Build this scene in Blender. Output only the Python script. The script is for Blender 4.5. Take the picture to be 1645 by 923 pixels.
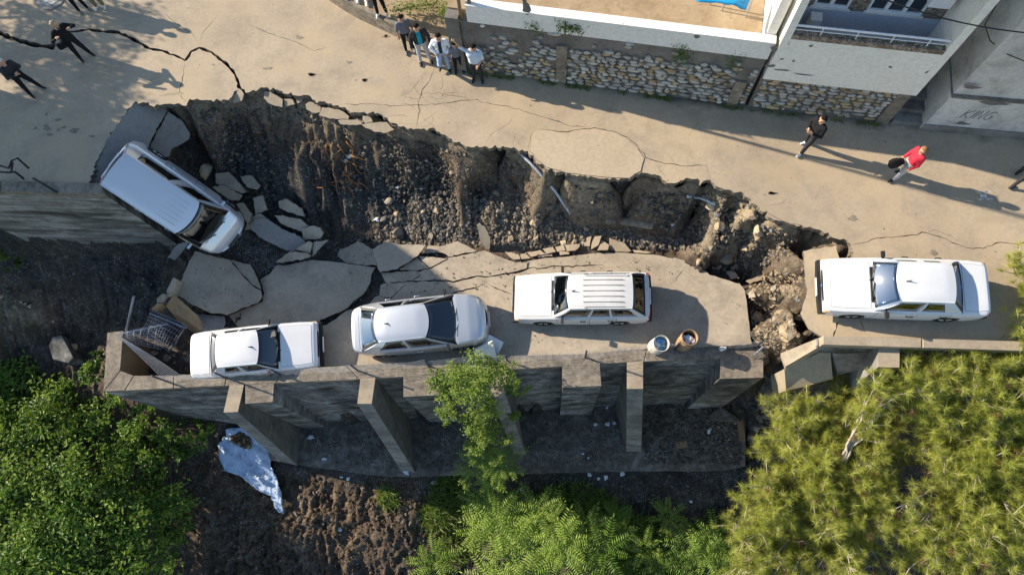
import bpy, bmesh, math, random
import numpy as np
from mathutils import Vector, Matrix, geometry
random.seed(7); RNG = np.random.default_rng(7)
for o in list(bpy.data.objects): bpy.data.objects.remove(o)
SC = bpy.context.scene; COL = SC.collection
R = math.radians
# ------------------------------------------------------------------ camera
F_PX, CAM_H, NAD = 1120.0, 19.6, (880.0, 830.0)
_n = Vector(((NAD[0]-822.5)/F_PX, -(NAD[1]-461.5)/F_PX, -1)).normalized()
_Z = -_n
_X = (Vector((1, 0, 0)) - _Z*_Z.x).normalized()
_Y = _Z.cross(_X)
RW = Matrix((_X, _Y, _Z))                      # camera axes -> world axes
cam = bpy.data.cameras.new('camera'); cam.sensor_width = 36; cam.lens = 36*F_PX/1645
cam.clip_start = 0.1; cam.clip_end = 500
co = bpy.data.objects.new('camera', cam); COL.objects.link(co)
co.matrix_world = Matrix.Translation((0, 0, CAM_H)) @ RW.to_4x4()
SC.camera = co
# ------------------------------------------------------------------ light
SUN_EL, SUN_DIR = R(26), Vector((0.944, -0.330, 0)).normalized()   # light travels this way over the ground
w = bpy.data.worlds.new('World'); SC.world = w; w.use_nodes = True
nt = w.node_tree; bg = nt.nodes['Background']
sky = nt.nodes.new('ShaderNodeTexSky'); sky.sky_type = 'NISHITA'; sky.sun_disc = False
sky.sun_elevation = SUN_EL
sky.sun_rotation = math.atan2(-SUN_DIR.x, -SUN_DIR.y)
sky.air_density = 1.2; sky.dust_density = 0.4; sky.ozone_density = 2.5
nt.links.new(sky.outputs[0], bg.inputs[0]); bg.inputs[1].default_value = 0.108
sl = bpy.data.lights.new('sun', 'SUN'); sl.energy = 5.0; sl.angle = R(0.55); sl.color = (1.0, 0.87, 0.70)
so = bpy.data.objects.new('sun', sl); COL.objects.link(so)
ld = Vector((SUN_DIR.x*math.cos(SUN_EL), SUN_DIR.y*math.cos(SUN_EL), -math.sin(SUN_EL)))
so.rotation_euler = ld.to_track_quat('-Z', 'Y').to_euler(); so.location = (-20, 10, 30)
vs = SC.view_settings; vs.view_transform = 'Standard'; vs.look = 'None'; vs.gamma = 1; vs.exposure = 0.9
SC.render.engine = 'CYCLES'
# ------------------------------------------------------------------ pixels of the photograph -> rays -> points
def ray(u, v): return RW @ Vector(((u-822.5)/F_PX, -(v-461.5)/F_PX, -1))
def P(u, v, z=0.0):
    d = ray(u, v); t = (z-CAM_H)/d.z
    return Vector((d.x*t, d.y*t, z))
def PP(u, v, pt, n):                           # where the ray meets the plane (pt, n)
    d = ray(u, v); c = Vector((0, 0, CAM_H)); t = (Vector(pt)-c).dot(n)/d.dot(n)
    return c+d*t
def pix(p):
    q = RW.transposed() @ (Vector(p)-Vector((0, 0, CAM_H)))
    return (822.5-F_PX*q.x/q.z, 461.5+F_PX*q.y/q.z)
def zoom(ox, oy, k, pts): return [(ox+x/k, oy+y/k) for x, y in pts]
# ------------------------------------------------------------------ materials
def srgb(r, g, b): return tuple(((c/255)/12.92 if c/255 <= .04045 else ((c/255+.055)/1.055)**2.4) for c in (r, g, b))
MATS = {}
class NT:
    def __init__(s, name):
        s.m = bpy.data.materials.new(name); s.m.use_nodes = True; s.t = s.m.node_tree
        s.b = s.t.nodes['Principled BSDF']; MATS[name] = s.m
    def n(s, typ, **kw):
        x = s.t.nodes.new(typ)
        for k, v in kw.items():
            if k.startswith('i_'): x.inputs[k[2:]].default_value = v
            else: setattr(x, k, v)
        return x
    def l(s, a, b): s.t.links.new(a, b)
    def coord(s, obj=False):
        if obj: return s.n('ShaderNodeTexCoord').outputs['Object']
        return s.n('ShaderNodeNewGeometry').outputs['Position']
    def noise(s, vec, scale, detail=6, rough=.6, dist=0, out='Fac'):
        x = s.n('ShaderNodeTexNoise'); x.inputs['Scale'].default_value = scale; x.inputs['Detail'].default_value = detail
        x.inputs['Roughness'].default_value = rough; x.inputs['Distortion'].default_value = dist
        s.l(vec, x.inputs['Vector']); return x.outputs[out]
    def ramp(s, fac, stops, interp='LINEAR'):
        x = s.n('ShaderNodeValToRGB'); x.color_ramp.interpolation = interp; e = x.color_ramp.elements
        while len(e) > 1: e.remove(e[-1])
        for i, (p, c) in enumerate(stops):
            y = e[0] if i == 0 else e.new(p)
            y.position = p; c = c if hasattr(c, '__len__') else (c, c, c); y.color = (*c, 1)
        s.l(fac, x.inputs[0]); return x.outputs[0]
    def mix(s, fac, a, b, mode='MIX'):
        x = s.n('ShaderNodeMix', data_type='RGBA', blend_type=mode)
        for k, v in ((0, fac), (6, a), (7, b)):
            sk = x.inputs[k]
            if hasattr(v, 'is_linked'): s.l(v, sk)
            elif isinstance(v, (int, float)): sk.default_value = v if k == 0 else (v, v, v, 1)
            else: sk.default_value = (*v, 1)
        return x.outputs[2]
    def scalev(s, vec, sc, rot=(0, 0, 0)):
        x = s.n('ShaderNodeMapping'); x.inputs['Scale'].default_value = sc; x.inputs['Rotation'].default_value = rot
        s.l(vec, x.inputs['Vector']); return x.outputs[0]
    def bump(s, h, strength=.4, dist=.02):
        x = s.n('ShaderNodeBump'); x.inputs['Strength'].default_value = strength; x.inputs['Distance'].default_value = dist
        s.l(h, x.inputs['Height']); s.l(x.outputs[0], s.b.inputs['Normal']); return x
    def fin(s, col=None, rough=.8, spec=.3, metal=0):
        if col is not None:
            if hasattr(col, 'is_linked'): s.l(col, s.b.inputs['Base Color'])
            else: s.b.inputs['Base Color'].default_value = (*col, 1)
        if hasattr(rough, 'is_linked'): s.l(rough, s.b.inputs['Roughness'])
        else: s.b.inputs['Roughness'].default_value = rough
        s.b.inputs['Specular IOR Level'].default_value = spec; s.b.inputs['Metallic'].default_value = metal
        return s.m
def simple(name, col, rough=.7, var=.15, scale=8, spec=.3, metal=0, bump=.1, bscale=60, obj=True, coat=0):
    t = NT(name); c = t.coord(obj)
    a = tuple(x*(1-var) for x in col); b = tuple(min(1, x*(1+var)) for x in col)
    t.fin(t.ramp(t.noise(c, scale), [(.3, a), (.7, b)]), rough, spec, metal)
    if bump: t.bump(t.noise(c, bscale, 4), bump, .01)
    if coat: t.b.inputs['Coat Weight'].default_value = coat; t.b.inputs['Coat Roughness'].default_value = .05
    return t.m
def concrete(name, base, dark, stain, rough=.88, grime=None, big=.35, streak=None, speck=True, stain_lo=.52, stain_hi=.72, tint=None):
    t = NT(name); c = t.coord()
    col = t.mix(t.ramp(t.noise(c, big, 6, .62), [(.33, 0), (.68, 1)]), dark, base)
    fine = t.noise(c, 9, 8, .7)
    col = t.mix(.55, col, t.mix(1, col, t.ramp(fine, [(.25, .62), (.5, .95), (.75, 1.18)]), 'MULTIPLY'))
    st = t.ramp(t.noise(c, big*3.3, 7, .68, .4), [(stain_lo, 0), (stain_hi, 1)])
    col = t.mix(t.mix(1, st, .55, 'MULTIPLY'), col, stain)
    if tint: col = t.mix(t.ramp(t.noise(c, .55, 3, .5), [(.45, 0), (.7, .7)]), col, tint)
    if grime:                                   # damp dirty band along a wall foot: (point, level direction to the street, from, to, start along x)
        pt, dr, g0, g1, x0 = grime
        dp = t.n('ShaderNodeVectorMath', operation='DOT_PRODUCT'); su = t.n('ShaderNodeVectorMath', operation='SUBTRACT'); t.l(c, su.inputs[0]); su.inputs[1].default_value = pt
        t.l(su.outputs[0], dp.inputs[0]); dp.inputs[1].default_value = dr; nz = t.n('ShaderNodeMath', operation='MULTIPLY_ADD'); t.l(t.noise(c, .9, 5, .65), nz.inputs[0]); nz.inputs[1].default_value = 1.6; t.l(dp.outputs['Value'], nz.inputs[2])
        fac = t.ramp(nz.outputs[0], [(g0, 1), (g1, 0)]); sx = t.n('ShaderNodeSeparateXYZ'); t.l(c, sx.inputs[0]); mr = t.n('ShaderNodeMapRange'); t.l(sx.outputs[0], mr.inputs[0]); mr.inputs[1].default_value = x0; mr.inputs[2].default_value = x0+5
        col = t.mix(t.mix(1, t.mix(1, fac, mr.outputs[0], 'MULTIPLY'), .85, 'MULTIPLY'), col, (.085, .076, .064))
    if streak:
        sv = t.noise(t.scalev(c, streak[1]), 1.0, 10, .74, .5)
        col = t.mix(t.ramp(sv, [(streak[2], 0), (streak[3], 1)]), col, streak[0])
    if speck:
        vo = t.n('ShaderNodeTexVoronoi', feature='F1'); vo.inputs['Scale'].default_value = 1.7; vo.inputs['Randomness'].default_value = 1; t.l(c, vo.inputs['Vector'])
        col = t.mix(t.ramp(vo.outputs['Distance'], [(.03, .75), (.05, 0)]), col, tuple(x*.25 for x in dark))
    t.fin(col, rough, .25)
    h = t.mix(.5, t.noise(c, 45, 6, .7), t.noise(c, 6, 5, .6))
    t.bump(h, .55, .012); return t.m
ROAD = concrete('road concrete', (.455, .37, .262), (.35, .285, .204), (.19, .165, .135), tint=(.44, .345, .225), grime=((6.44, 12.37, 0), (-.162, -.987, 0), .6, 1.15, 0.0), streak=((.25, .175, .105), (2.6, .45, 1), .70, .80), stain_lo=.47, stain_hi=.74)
SLABM = concrete('slab concrete', (.43, .365, .28), (.32, .27, .205), (.16, .14, .115), big=.55, stain_lo=.47, stain_hi=.72)
GREYSLAB = concrete('slab underside', (.30, .28, .25), (.23, .215, .20), (.15, .14, .13))
PATCH = concrete('patch concrete', (.47, .385, .275), (.42, .34, .24), (.34, .27, .19), speck=False)
WALLC = concrete('wall concrete', (.34, .325, .30), (.24, .225, .20), (.07, .062, .052), big=.5, streak=((.075, .07, .06), (.5, .5, 1.7), .47, .72), stain_lo=.42, stain_hi=.66)
WALLD = concrete('stained wall concrete', (.46, .45, .43), (.16, .155, .145), (.025, .024, .021), big=.8, streak=((.035, .033, .029), (.75, .75, 1.9), .42, .66), stain_lo=.43, stain_hi=.60)
LWALL = concrete('board-marked wall concrete', (.42, .405, .37), (.24, .23, .205), (.06, .055, .047), big=.45, streak=((.055, .05, .043), (.22, .22, 2.3), .44, .60), stain_lo=.46, stain_hi=.66)
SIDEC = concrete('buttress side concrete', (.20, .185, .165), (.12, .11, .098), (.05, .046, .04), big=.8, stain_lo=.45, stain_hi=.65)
BROKEN = concrete('broken concrete edge', (.27, .225, .17), (.15, .125, .095), (.06, .052, .042), big=2.5, speck=False, stain_lo=.42, stain_hi=.6)
COPE = concrete('coping concrete', (.33, .285, .22), (.20, .17, .135), (.065, .055, .044), big=1.6, stain_lo=.42, stain_hi=.62)
FOOT = concrete('footing concrete', (.30, .265, .22), (.15, .128, .10), (.04, .035, .029), big=1.1, stain_lo=.40, stain_hi=.55)
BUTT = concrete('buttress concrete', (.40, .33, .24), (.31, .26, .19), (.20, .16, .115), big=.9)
RAWC = concrete('raw brown concrete', (.34, .23, .12), (.24, .16, .085), (.15, .10, .06), big=1.4, speck=False)
PLASTER = concrete('grey plaster', (.80, .785, .74), (.74, .72, .67), (.48, .46, .42), big=.3, speck=False, stain_lo=.62, stain_hi=.85)
PLASTER2 = concrete('house plaster', (.82, .79, .71), (.76, .73, .65), (.52, .50, .45), big=.3, speck=False, stain_lo=.6, stain_hi=.8)
PLASTER3 = concrete('dirty white plaster', (.70, .685, .65), (.50, .475, .43), (.20, .19, .17), big=.45, stain_lo=.47, stain_hi=.68, speck=False)
WHITEP = concrete('white paint', (.82, .80, .75), (.74, .72, .67), (.55, .53, .48), speck=False, stain_lo=.65, stain_hi=.9)
MORTAR = concrete('dark mortar', (.22, .205, .185), (.13, .12, .108), (.06, .056, .05), big=1.2, speck=False)
TERR = concrete('terrace screed', (.42, .32, .20), (.28, .20, .12), (.16, .12, .08), big=1.0)
def soil():
    t = NT('soil'); c = t.coord()
    at = t.n('ShaderNodeVertexColor'); at.layer_name = 'tone'
    n1 = t.noise(c, 1.1, 8, .68); n2 = t.noise(c, 7, 8, .72); n3 = t.noise(c, 30, 5, .7)
    v = t.ramp(n2, [(.28, .42), (.5, .9), (.72, 1.55)])
    col = t.mix(1, at.outputs[0], v, 'MULTIPLY')
    col = t.mix(1, col, t.ramp(n1, [(.3, .62), (.7, 1.3)]), 'MULTIPLY')
    vo = t.n('ShaderNodeTexVoronoi'); vo.inputs['Scale'].default_value = 13; t.l(c, vo.inputs['Vector'])
    peb = t.mix(1, t.ramp(vo.outputs['Distance'], [(.22, 1), (.33, 0)]), t.ramp(t.noise(c, 2.2, 4, .6), [(.45, 0), (.6, 1)]), 'MULTIPLY')
    col = t.mix(t.mix(1, peb, .7, 'MULTIPLY'), col, t.mix(.65, vo.outputs['Color'], (.30, .26, .20)))
    t.fin(col, .93, .2)
    h = t.mix(.45, n2, n3); t.bump(h, 1.0, .09); return t.m
SOIL = soil()
def rockm(name, a, b, c3):
    t = NT(name); c = t.coord()
    oi = t.n('ShaderNodeObjectInfo')
    col = t.ramp(t.noise(c, 3.5, 7, .7), [(.25, a), (.5, b), (.75, c3)])
    col = t.mix(1, col, t.ramp(oi.outputs['Random'], [(0, .7), (1, 1.25)]), 'MULTIPLY')
    t.fin(col, .9, .2); t.bump(t.noise(c, 22, 7, .75), .8, .03); return t.m
ROCK = rockm('rubble stone', (.12, .105, .085), (.24, .205, .16), (.36, .30, .22))
ROCKL = rockm('pale rubble', (.22, .17, .11), (.38, .30, .20), (.52, .43, .31))
STONE = rockm('wall stone', (.25, .23, .19), (.43, .40, .34), (.60, .56, .49))
STONEB = rockm('ochre wall stone', (.28, .20, .11), (.42, .31, .17), (.52, .43, .30))
METAL = simple('galvanised metal', (.36, .38, .41), .45, .2, 12, .5, .6)
DARKMET = simple('dark blue metal', (.035, .045, .065), .5, .3, 10, .4, .2)
RUST = simple('brown painted pipe', (.17, .11, .065), .6, .3, 9)
WHITEMET = simple('white painted metal', (.75, .76, .78), .4, .06, 6, .5)
PLASTIC_W = simple('white plastic sheet', (.72, .74, .76), .45, .1, 5, .4, bump=.3, bscale=14)
BARK = simple('bark', (.13, .10, .075), .9, .35, 9, .1, bump=.7, bscale=26)
PINEBARK = simple('pine branch', (.42, .37, .32), .9, .25, 9, .1, bump=.6, bscale=26)
BLACKP = simple('black plastic', (.016, .017, .018), .55, .2, 9, .4)
# ------------------------------------------------------------------ mesh helpers
def link(o, parent=None):
    COL.objects.link(o)
    if parent is not None: o.parent = parent
    return o
def mesh(name, verts, faces, mats, parent=None, smooth=False, idx=None):
    me = bpy.data.meshes.new(name); me.from_pydata([tuple(v) for v in verts], [], [tuple(f) for f in faces]); me.validate(clean_customdata=False)
    for m in (mats if isinstance(mats, (list, tuple)) else [mats]): me.materials.append(m)
    if idx is not None and len(idx) == len(me.polygons): me.polygons.foreach_set('material_index', list(idx))
    if smooth: me.polygons.foreach_set('use_smooth', [True]*len(me.polygons))
    me.update()
    return link(bpy.data.objects.new(name, me), parent)
def fast_mesh(name, V, T, mats, parent=None, smooth=False, idx=None):     # numpy verts, triangles or quads (one size)
    V = np.asarray(V, np.float32); T = np.asarray(T, np.int32); k = T.shape[1]
    me = bpy.data.meshes.new(name); me.vertices.add(len(V)); me.vertices.foreach_set('co', V.ravel())
    me.loops.add(T.size); me.loops.foreach_set('vertex_index', T.ravel())
    me.polygons.add(len(T)); me.polygons.foreach_set('loop_start', np.arange(0, T.size, k, dtype=np.int32))
    for m in (mats if isinstance(mats, (list, tuple)) else [mats]): me.materials.append(m)
    if idx is not None: me.polygons.foreach_set('material_index', np.asarray(idx, np.int32))
    me.polygons.foreach_set('use_smooth', np.full(len(T), smooth, bool))
    me.update(calc_edges=True); me.validate()
    return link(bpy.data.objects.new(name, me), parent)
def tag(o, label=None, cat=None, group=None, kind=None):
    if label: o['label'] = label
    if cat: o['category'] = cat
    if group: o['group'] = group
    if kind: o['kind'] = kind
    return o
def thing(name, label, cat, loc=(0, 0, 0), rz=0, group=None):
    o = link(bpy.data.objects.new(name, None)); o.location = loc; o.rotation_euler = (0, 0, rz); o.empty_display_size = .2
    return tag(o, label, cat, group)
def adopt(o, parent):                          # parent keeping the child's coordinates in world space
    o.parent = parent; bpy.context.view_layer.update(); o.matrix_parent_inverse = parent.matrix_world.inverted(); return o
class MB:
    def __init__(s): s.v = []; s.f = []; s.m = []
    def add(s, vs, fs, mi=0):
        b = len(s.v); s.v += [Vector(v) for v in vs]; s.f += [tuple(i+b for i in f) for f in fs]; s.m += [mi]*len(fs); return s
    def box(s, a, b, mi=0, ch=0.0):
        (x0, y0, z0), (x1, y1, z1) = a, b
        if ch <= 0:
            return s.add([(x0,y0,z0),(x1,y0,z0),(x1,y1,z0),(x0,y1,z0),(x0,y0,z1),(x1,y0,z1),(x1,y1,z1),(x0,y1,z1)],
                         [(3,2,1,0),(4,5,6,7),(0,1,5,4),(1,2,6,5),(2,3,7,6),(3,0,4,7)], mi)
        c = ch
        def ring(i, z): return [(x0+i+c,y0+i,z),(x1-i-c,y0+i,z),(x1-i,y0+i+c,z),(x1-i,y1-i-c,z),(x1-i-c,y1-i,z),(x0+i+c,y1-i,z),(x0+i,y1-i-c,z),(x0+i,y0+i+c,z)]
        return s.loft([ring(c,z0),ring(0,z0+c),ring(0,z1-c),ring(c,z1)], mi)
    def loft(s, rings, mi=0, cap=True, closed=True):
        k = len(rings[0]); vs = [p for r in rings for p in r]; fs = []
        for i in range(len(rings)-1):
            for j in range(k if closed else k-1):
                a, b = i*k+j, i*k+(j+1) % k
                fs.append((a, b, b+k, a+k))
        if cap: fs += [tuple(reversed(range(k))), tuple(range((len(rings)-1)*k, len(rings)*k))]
        return s.add(vs, fs, mi)
    def tube(s, pts, r, n=6, mi=0):
        pts = [Vector(p) for p in pts]; rr = r if hasattr(r, '__len__') else [r]*len(pts); rings = []; up = None
        for i, p in enumerate(pts):
            d = (pts[min(i+1, len(pts)-1)]-pts[max(i-1, 0)])
            d = d.normalized() if d.length > 1e-9 else Vector((0, 0, 1))
            if up is None: up = Vector((0, 0, 1)) if abs(d.z) < .9 else Vector((1, 0, 0))
            a = d.cross(up); a = a.normalized() if a.length > 1e-6 else d.orthogonal().normalized(); b = a.cross(d).normalized(); up = b
            rings.append([p+(a*math.cos(2*math.pi*k/n)+b*math.sin(2*math.pi*k/n))*rr[i] for k in range(n)])
        return s.loft(rings, mi)
    def lathe(s, prof, n=20, mi=0, c=(0, 0, 0), axis='z'):
        rings = []
        for r, z in prof:
            ring = []
            for k in range(n):
                a = 2*math.pi*k/n; x, y = r*math.cos(a), r*math.sin(a)
                ring.append((c[0]+x, c[1]+y, c[2]+z) if axis == 'z' else ((c[0]+x, c[1]+z, c[2]-y)))
            rings.append(ring)
        return s.loft(rings, mi)
    def prism(s, poly, z0, z1, mi=0):
        k = len(poly); return s.loft([[(p[0], p[1], z0) for p in poly], [(p[0], p[1], z1) for p in poly]], mi)
    def obj(s, name, mats, parent=None, smooth=False, auto=None):
        o = mesh(name, s.v, s.f, mats, parent, smooth or auto is not None, s.m)
        if auto is not None: sharp(o, auto)
        return o
def sharp(o, deg):
    me = o.data; bm = bmesh.new(); bm.from_mesh(me); a = R(deg)
    for e in bm.edges: e.smooth = len(e.link_faces) == 2 and e.calc_face_angle(4) < a
    bm.to_mesh(me); bm.free()
def fixnormals(o):
    bm = bmesh.new(); bm.from_mesh(o.data); bmesh.ops.recalc_face_normals(bm, faces=bm.faces); bm.to_mesh(o.data); bm.free(); return o
# vectorised value noise
_perm = RNG.permutation(4096); _val = RNG.random(4096)
def vnoise(x, y, seed=0):
    xi = np.floor(x).astype(int); yi = np.floor(y).astype(int); fx = x-xi; fy = y-yi
    fx = fx*fx*fx*(fx*(fx*6-15)+10); fy = fy*fy*fy*(fy*(fy*6-15)+10)
    h = lambda a, b: _val[_perm[(_perm[(a+seed*131) % 4096]+b) % 4096]]
    return (h(xi, yi)*(1-fx)+h(xi+1, yi)*fx)*(1-fy)+(h(xi, yi+1)*(1-fx)+h(xi+1, yi+1)*fx)*fy
def fbm(x, y, oct=5, seed=0, gain=.5):
    s = 0; a = 1; t = 0
    for o in range(oct): s = s+a*vnoise(x*2**o+o*17.3, y*2**o-o*9.1, seed+o); t += a; a *= gain
    return s/t*2-1
def inpoly(px, py, poly):
    px = np.asarray(px); py = np.asarray(py); r = np.zeros(px.shape, bool); n = len(poly)
    for i in range(n):
        x0, y0 = poly[i][0], poly[i][1]; x1, y1 = poly[(i+1) % n][0], poly[(i+1) % n][1]
        if y0 == y1: continue
        r ^= ((y0 > py) != (y1 > py)) & (px < (x1-x0)*(py-y0)/(y1-y0)+x0)
    return r
def rough_loop(pts, step=.16, amp=.03, rnd=random):
    out = []; n = len(pts)
    for i in range(n):
        a, b = Vector(pts[i]), Vector(pts[(i+1) % n]); d = b-a; L = d.length; k = max(1, int(L/step))
        nr = Vector((-d.y, d.x, 0)).normalized() if L > 1e-6 else Vector((0, 0, 0))
        for j in range(k):
            p = a+d*(j/k)
            out.append(p+nr*(rnd.gauss(0, amp) if j else rnd.gauss(0, amp*.4)))
    return out
def fitplane(pts):
    A = np.array([[p.x, p.y, 1] for p in pts]); z = np.array([p.z for p in pts])
    a, b, c = np.linalg.lstsq(A, z, rcond=None)[0]
    return Vector((-a, -b, 1)).normalized(), Vector((0, 0, c))
def slab(name, px, z, mat=None, thick=.16, parent=None, step=.14, amp=.02, rnd=None, rnd_seed=None):
    """broken concrete slab: outline in photo pixels, z one number or one per corner (fitted to a plane)"""
    rd = random.Random(rnd_seed if rnd_seed is not None else int(px[0][0]*31+px[0][1]*7))
    zs = z if hasattr(z, '__len__') else [z]*len(px)
    pts = [P(u, v, q) for (u, v), q in zip(px, zs)]
    n, c = fitplane(pts); pts = [PP(u, v, c, n) for u, v in px]
    loop = rough_loop(pts, step, amp, rd); loop = [Vector((p.x, p.y, c.z-(n.x*p.x+n.y*p.y)/n.z)) for p in loop]
    k = len(loop); ctr = sum(loop, Vector())/k
    def inset(q, d, f): return q+(ctr-q).normalized()*d*f
    top = loop; r1 = [inset(p, .012, -1)-n*.02 for p in loop]
    r2 = [inset(p, .02+rd.random()*.05, 1)-n*thick*(.9+.2*rd.random()) for p in loop]
    vs = top+r1+r2; fs = []
    tri = geometry.tessellate_polygon([[Vector((p.x, p.y, 0)) for p in loop]])
    for t in tri:
        a, b, cc = t
        nn = (top[b]-top[a]).cross(top[cc]-top[a]); fs.append(t if nn.z > 0 else (t[0], t[2], t[1]))
        fs.append(tuple(2*k+i for i in (reversed(fs[-1]))))
    area = sum(loop[i].x*loop[(i+1) % k].y-loop[(i+1) % k].x*loop[i].y for i in range(k))
    for lv in (0, 1):
        for i in range(k):
            j = (i+1) % k; q = (lv*k+i, lv*k+k+i, lv*k+k+j, lv*k+j)
            fs.append(q if area > 0 else tuple(reversed(q)))
    nt_ = 2*len(tri); return mesh(name, vs, fs, [mat or SLABM, BROKEN], parent, False, [0]*nt_+[1]*(len(fs)-nt_))
# ================================================================== the ground: one soil sheet, control points from the photograph
EDGE = [(142,294),(156,257),(172,224),(195,192),(214,166),(231,164),(240,169),(276,167),(300,170),(305,159),(328,161),(367,161),(373,155),(385,142),(394,149),(424,141),(449,146),(478,154),(496,153),(506,161),(543,169),(563,181),(585,180),(600,179),(617,188),(628,197),(640,203),(668,207),(690,206),(706,212),(722,222),(745,233),(770,236),(812,236),(830,239),(848,242),(861,257),(877,270),(910,279),(949,283),(975,286),(1012,288),(1022,280),(1030,277),(1060,282),(1072,294),(1079,294),(1098,289),(1121,287),(1126,295),(1141,289),(1150,299),(1170,305),(1190,308),(1202,318),(1220,334),(1240,351),(1267,359),(1287,362),(1311,368),(1344,383),(1361,386),(1368,393),(1371,418)]
WZ, FZ, DZ = -2.8, -8.5, -3.3      # coping, footing and dropped-slab levels
def dz(u, v): return .35+.06*max(-11, min(7, P(u, v, -3.3).x))    # the dropped block tilts down to the left
CP = []   # x, y, z, amplitude, tone (0 dark grit, 1 brown soil, 2 pale rubble)
def cp(u, v, z, amp=.1, tone=0): p = P(u, v, z); CP.append((p.x, p.y, z, amp, tone))
for i, (u, v) in enumerate(EDGE):
    cp(u, v, -.26, .0, 2)
    n0 = EDGE[max(0, i-1)]; n1 = EDGE[min(len(EDGE)-1, i+1)]; dx, dy = n1[0]-n0[0], n1[1]-n0[1]; L = math.hypot(dx, dy)
    ox, oy = -dy/L, dx/L
    if u > 1345: continue
    cp(u-ox*22, v-oy*22, -.3, 0, 0)
    k = 12 if 300 < u < 1200 else 7
    cp(u+ox*k, v+oy*k, -1.25 if 300 < u < 1200 else -.8, .12, 0 if 300 < u < 1140 else 2)
for u, v in [(-200,-200),(300,-250),(900,-250),(1500,-200),(1900,-100),(0,0),(400,30),(800,60),(1200,200),(1500,300),(1700,400),(0,150),(0,280),(100,280),(-200,280),(200,80),(600,120),(1400,450),(1400,530),(1320,525),(1312,470),(1308,420),(1700,540),(1900,545),(1355,400)]: cp(u, v, -.32, 0)
# scarp and pit
for q in [(330,230,-2.2,.16,0),(400,220,-2.0,.18,0),(360,290,-2.8,.12,0),(450,250,-2.2,.25,0),(420,330,-3.3,.12,0),(520,260,-1.9,.3,0),(500,340,-3.2,.2,0),(560,300,-2.4,.28,0),
          (600,270,-1.9,.3,0),(640,320,-2.7,.22,0),(700,290,-2.0,.3,0),(740,330,-2.45,.22,.4),(800,290,-1.9,.25,0),(780,350,-2.6,.14,1.2),(840,320,-2.2,.16,1.0),(860,370,-2.75,.1,1.5),
          (900,318,-2.1,.12,.9),(900,338,-2.45,.1,1.4),(930,362,-2.7,.1,1.5),(1000,322,-2.0,.12,.8),(1000,342,-2.5,.1,.8),(1000,370,-2.75,.1,1.2),(1080,330,-2.2,.16,.4),(1080,380,-2.9,.12,.9),(1110,350,-2.6,.15,.3),
          (540,383,-3.75,.08,.6),(640,383,-3.5,.06,.6),(700,386,-3.45,.06,.8),(790,388,-3.4,.05,1.3),(900,400,-3.45,.04,1.4),(1000,398,-3.45,.04,1.3),(1090,400,-3.55,.05,1),(1140,425,-3.8,.1,.3),
          (1170,340,-1.3,.3,2),(1150,390,-2.4,.32,1.8),(1210,360,-1.2,.25,2),(1250,390,-1.2,.2,1.2),(1220,420,-2.5,.12,.4),(1290,395,-1.3,.15,1.2),(1170,430,-3.2,.06,.4),(1200,455,-3.6,.15,1),(1270,430,-2.2,.2,.4),
          (1284,412,-.55,.04,2),(1286,460,-.7,.05,2),(1280,500,-.7,.05,2),(1290,540,-.8,.05,2),(1260,470,-2.6,.25,1.3),(1240,510,-3.4,.3,1.4),(1270,510,-2.3,.3,1.8),(1230,550,-4.3,.3,1.2),(1275,550,-3.2,.3,1.8),(1350,420,-.9,0,0),
          (1225,600,-6.0,.3,.3),(1215,660,-7.6,.25,0),(1250,620,-6.0,.2,.3),(1210,720,-8.9,.2,0),(1235,720,-8.4,.2,0)]:
    cp(q[0], q[1], q[2]+(dz(q[0], q[1]) if 380 < q[1] < 430 and q[0] < 1200 else 0), *q[3:])
# under the dropped pavement
for u, v in [(440,440),(520,430),(600,440),(560,520),(450,560),(650,420),(700,460),(650,560),(800,440),(800,540),(900,430),(1000,430),(1090,430),(1000,520),(1100,520),(1180,470),(1190,540),(900,550),(560,580),(420,590),(1120,450)]: cp(u, v, DZ-.3+dz(u, v), .02, 0)
for u, v in [(1206,552),(1100,556),(1000,562),(900,570),(800,575),(700,581),(600,587),(500,592),(400,599),(330,603)]: cp(u, v, DZ-.3+dz(u, v), 0, 0)
# under and beside the van, soil below the left wall
for q in [(190,250,-1.3,.02,0),(240,200,-1.0,.02,0),(290,200,-1.6,.05,0),(250,260,-2.2,.04,0),(280,280,-2.6,.05,0),(230,320,-2.6,.05,1),(300,340,-3.3,.05,0),(340,320,-3.2,.08,0),(350,370,-3.5,.05,.2),(390,360,-3.3,.08,.3),(330,390,-3.5,.08,.6),(270,390,-3.9,.15,.8),(400,410,-3.55,.06,.1),(430,400,-3.6,.05,.1),
          (380,470,-3.65,.04,.2),(310,440,-3.8,.1,.4),(290,480,-3.9,.12,.4),(290,540,-4.6,.15,.6),(230,540,-4.9,.12,.8),(215,580,-4.6,.06,1),(290,585,-4.3,.12,.5),(340,560,-3.75,.1,.3),
          (0,404,-4.8,.05,0),(49,414,-4.9,.05,0),(159,428,-5.0,.05,0),(262,432,-5.0,.06,0),(0,425,-5.2,.1,.3),(60,440,-5.2,.1,0),(200,450,-5.3,.14,0),(255,470,-5.2,.14,0),(0,455,-5.6,.15,1),(100,470,-5.7,.14,.3),(180,500,-6.2,.15,.2),(235,510,-5.8,.12,.3),
          (0,490,-5.9,.25,1.8),(60,500,-6.0,.25,1.7),(100,540,-6.8,.2,.3),(160,560,-7.0,.14,.6),(40,560,-7.3,.14,.3),(0,600,-7.6,.15,.3),(-300,450,-5,.2,0),(-300,650,-8,.2,0)]: cp(*q)
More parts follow.
